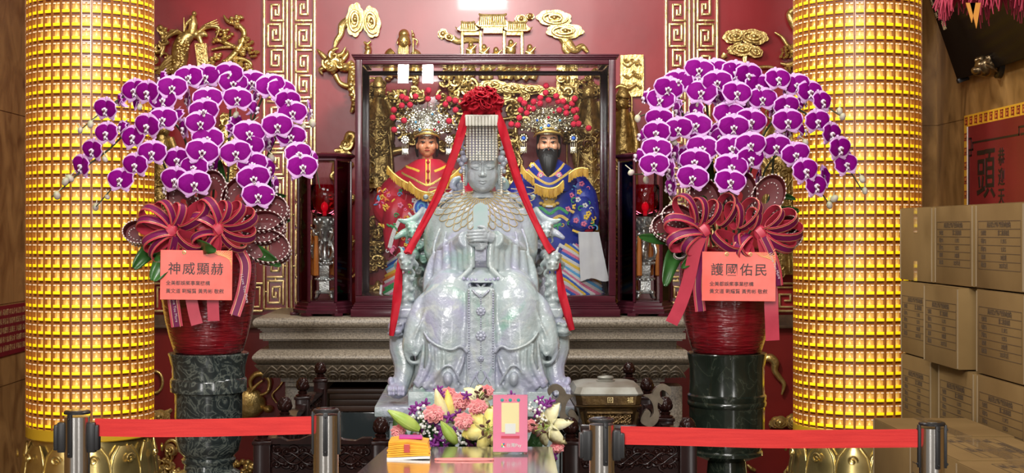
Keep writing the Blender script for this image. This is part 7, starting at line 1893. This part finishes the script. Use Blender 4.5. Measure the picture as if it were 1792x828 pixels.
def gmark(cx_, cz, s, rot):
    n0 = len(b.v)
    for a, c in (((-.5, .5), (.5, .5)), ((-.5, .5), (-.5, -.5)), ((-.5, -.5), (.2, -.5)), ((.2, -.5), (.2, .1)), ((.2, .1), (-.15, .1)), ((.5, .5), (.5, -.62))):
        b.box(((a[0]+c[0])/2*s, 0, (a[1]+c[1])/2*s), (abs(a[0]-c[0])*s+.006, .0012, abs(a[1]-c[1])*s+.006))
    b.xf(Matrix.Translation((cx_, -.0128, cz)) @ Matrix.Rotation(rot, 4, 'Y'), n0)
n = int(wS_/.062)
for i in range(n): gmark(-wS_/2+(i+.5)*wS_/n, hS_/2-bw/2, .028, 0)
n = int(hS_/.062)
for i in range(1, n): gmark(-wS_/2+bw/2, hS_/2-(i+.5)*hS_/n, .028, pi/2)
b.xf(Mx); b.build('key_fret', M_signfret, t, 0)
b = MB(); yl = -.0160
zt_ = hS_/2-bw-.075; xl = -wS_/2+bw+.075; xr = wS_/2-bw-.28
for a, c in (((xl, zt_), (xr, zt_)), ((xl, zt_), (xl, zt_-.03)), ((xl-.05, zt_-.03), (xl, zt_-.03)), ((xl-.05, zt_-.03), (xl-.05, -hS_*.45)), ((xl-.05, zt_+.02), (xl-.02, zt_+.02)), ((xl-.02, zt_+.02), (xl-.02, zt_-.055)), ((xl-.05, zt_-.055), (xl-.02, zt_-.055)), ((xr, zt_), (xr, zt_+.03)), ((xr, zt_+.03), (xr+.05, zt_+.03)), ((xr+.02, zt_), (xr+.07, zt_)), ((xr+.07, zt_), (xr+.07, -hS_*.45))):
    b.box(((a[0]+c[0])/2, yl, (a[1]+c[1])/2), (abs(a[0]-c[0])+.008, .001, abs(a[1]-c[1])+.008))
for i, ch in enumerate('頭香'): text_mesh(ch, .235, b, Matrix.Translation((xl+.165, yl, zt_-.155-.245*i)), .0015, 'CENTER', .0015)
for i, ch in enumerate('恭迎天上聖母'): text_mesh(ch, .078, b, Matrix.Translation((xl+.352, yl, zt_-.085-.082*i)), .0015, 'CENTER', .0008)
b.xf(Mx); b.build('lettering', M_blackp, t, 0)
# red plaque on the left wall
yP0 = FOC*XL/(-2-CX); yP1 = 8.2; yPn = 6.9
zP = lambda py, px: ZC-(py-HZ)*S(FOC*XL/(px-CX))
zpt, zpb = zP(532, 25), zP(618, 25)
t = thing('donor_plaque', 'red plaque with rows of gold characters on the left marble wall', 'plaque', (XL, (yPn+yP1)/2, zpb))
Mx = wall_frame(XL, (yPn+yP1)/2, (zpt+zpb)/2, -1)
b = MB(); b.bbox((0, -.006, 0), (yP1-yPn, .012, zpt-zpb), .002); b.xf(Mx); b.build('panel', M_signred, t, 0)
b = MB()
for r in range(5):
    rn = random.Random(r); row = '林文福陳金水黃國榮吳秀美張清泉許明德蔡玉蘭王天賜'
    text_mesh(' '.join(row[(r*5+3*i) % 21:(r*5+3*i) % 21+3] for i in range(9)), .033, b, Matrix.Translation((.12, -.0125, (zpt-zpb)*(.36-.18*r))), .0008)
b.xf(Mx); b.build('gold_lettering', M_goldbar, t, 0)
# black board leaning out from the right wall, with a pink tassel fringe and its bracket
yB0, yB1 = 6.62, 4.9; zB = 2.08; xB = XR-.03
M_bboard = mat('black_lacquered_board', (0.005, 0.004, 0.004), .22, col2=(.008, .006, .005), scale=4, spec=.03)
t = thing('hanging_board', 'black lacquered board with gold writing leaning out high on the right wall', 'board', (XR, (yB0+yB1)/2, zB))
tilt = .335
Mx = wall_frame(xB, (yB0+yB1)/2, zB, 1) @ Matrix.Rotation(tilt, 4, 'X')
b = MB(); b.bbox((0, 0, .42), (yB0-yB1, .035, .84), .004); b.xf(Mx); b.build('panel', M_bboard, t, 0)
b = MB()
for i, ch in enumerate('信士弟子敬獻'): text_mesh(ch, .045, b, Matrix.Translation((-(yB0-yB1)/2+.075, -.019, .62-.075*i)), .001)
for i, ch in enumerate('歲次甲子年吉旦'): text_mesh(ch, .030, b, Matrix.Translation((-(yB0-yB1)/2+.028, -.019, .66-.06*i)), .001)
b.xf(Mx); b.build('gold_lettering', mat('dim_gold_lettering', (.50, .38, .22), .5), t, 0)
b = MB()
for x in (-.84, .5): b.bbox((x, 0, -.006), (.03, .05, .02), .004)
b.xf(Mx); b.build('foot_bracket', M_black, t, 30)
M_pinkt = mat('pink_silk_tassel', (0.42, 0.028, 0.065), .6, col2=(.28, .016, .042), scale=60, stretch=(1, 1, .06), bump=.4, bscale=120, bstretch=(1, 1, .05))
M_ort = mat('orange_silk_pennant', (.55, .22, .02), .6)
zf0, yFt = 2.62, 5.9
tf = thing('tassel_fringe', 'pink tassel fringe of a hanging lantern in the upper right corner', 'fringe', (1.68, 4.9, zf0-.3))
rn = random.Random(2)
b = MB(); cF = W(1722, -36, 4.9)
b.lathe([(.145, cF.z-.02), (.15, cF.z), (.15, cF.z+.22), (.13, cF.z+.26), (.05, cF.z+.30), (.01, cF.z+.31)], (cF.x, cF.y, 0), 24); b.build('lantern_body', mat('pink_lantern_cloth', (.45, .05, .09), .6), tf)
b = MB()
for k in range(170):
    a = 2*pi*k/170; L = rn.uniform(.075, .125)+.02*sin(a*6); x, y = cF.x+.147*cos(a), cF.y+.147*sin(a)
    b.tube([Vector((x, y, cF.z)), Vector((x+rn.uniform(-.006, .006), y, cF.z-L*.5)), Vector((x+rn.uniform(-.014, .014), y+rn.uniform(-.01, .01), cF.z-L))], [.0045, .004, .0015], 4)
b.build('fringe', M_pinkt, tf, 60)
for x0, x1, y in ((1690, 1703, 40), (1697, 1712, 50)):
    b = MB(); p0, p1, p2 = W(x0, 5, 4.745), W(x1+4, 5, 4.745), W((x0+x1)/2+4, y, 4.745); b.prism([(p0.x, p0.z), (p1.x, p1.z), (p2.x, p2.z)], 4.743, 4.747); b.build('orange_pennant', M_ort, tf, 0)
b = MB(); b.tube([Vector((cF.x, cF.y, cF.z+.30)), Vector((cF.x, cF.y, 3.9))], .004, 6); b.build('hanging_cord', M_black, tf)
# carved lion bracket under the board
pb = W(1741, 116, 6.2); pb.x = XR
t = thing('lion_bracket', 'small dark bronze lion-head bracket below the black board on the right wall', 'bracket', pb)
b = MB(); c = Vector((XR-.055, pb.y, pb.z))
b.ell(c, (.055, .05, .045), 14, 10); b.ell(c+Vector((-.035, 0, -.018)), (.035, .032, .022), 10, 8)
for s in (-1, 1):
    b.ell(c+Vector((-.03, s*.022, .026)), (.018, .014, .016), 8, 6); b.ell(c+Vector((0, s*.042, .026)), (.022, .012, .02), 8, 6)
for k in range(9):
    a = pi*k/8; b.tube(curve([c+Vector((-.02, .045*cos(a), .03*sin(a))), c+Vector((-.005, .062*cos(a), .045*sin(a)-.01)), c+Vector((.02, .06*cos(a), .03*sin(a)-.03))], 4), [.008, .009, .003], 6)
b.build('lion_head', mat('dark_lion_bronze', (.12, .08, .04), .22, metal=.8), t)
b = MB(); b.lathe([(.05, 0), (.05, .02), (.035, .03)], (0, 0, 0), 20); b.xf(Matrix.Translation((XR, pb.y, pb.z)) @ Matrix.Rotation(-pi/2, 4, 'Y')); b.build('wall_plate', M_black, t, 40)
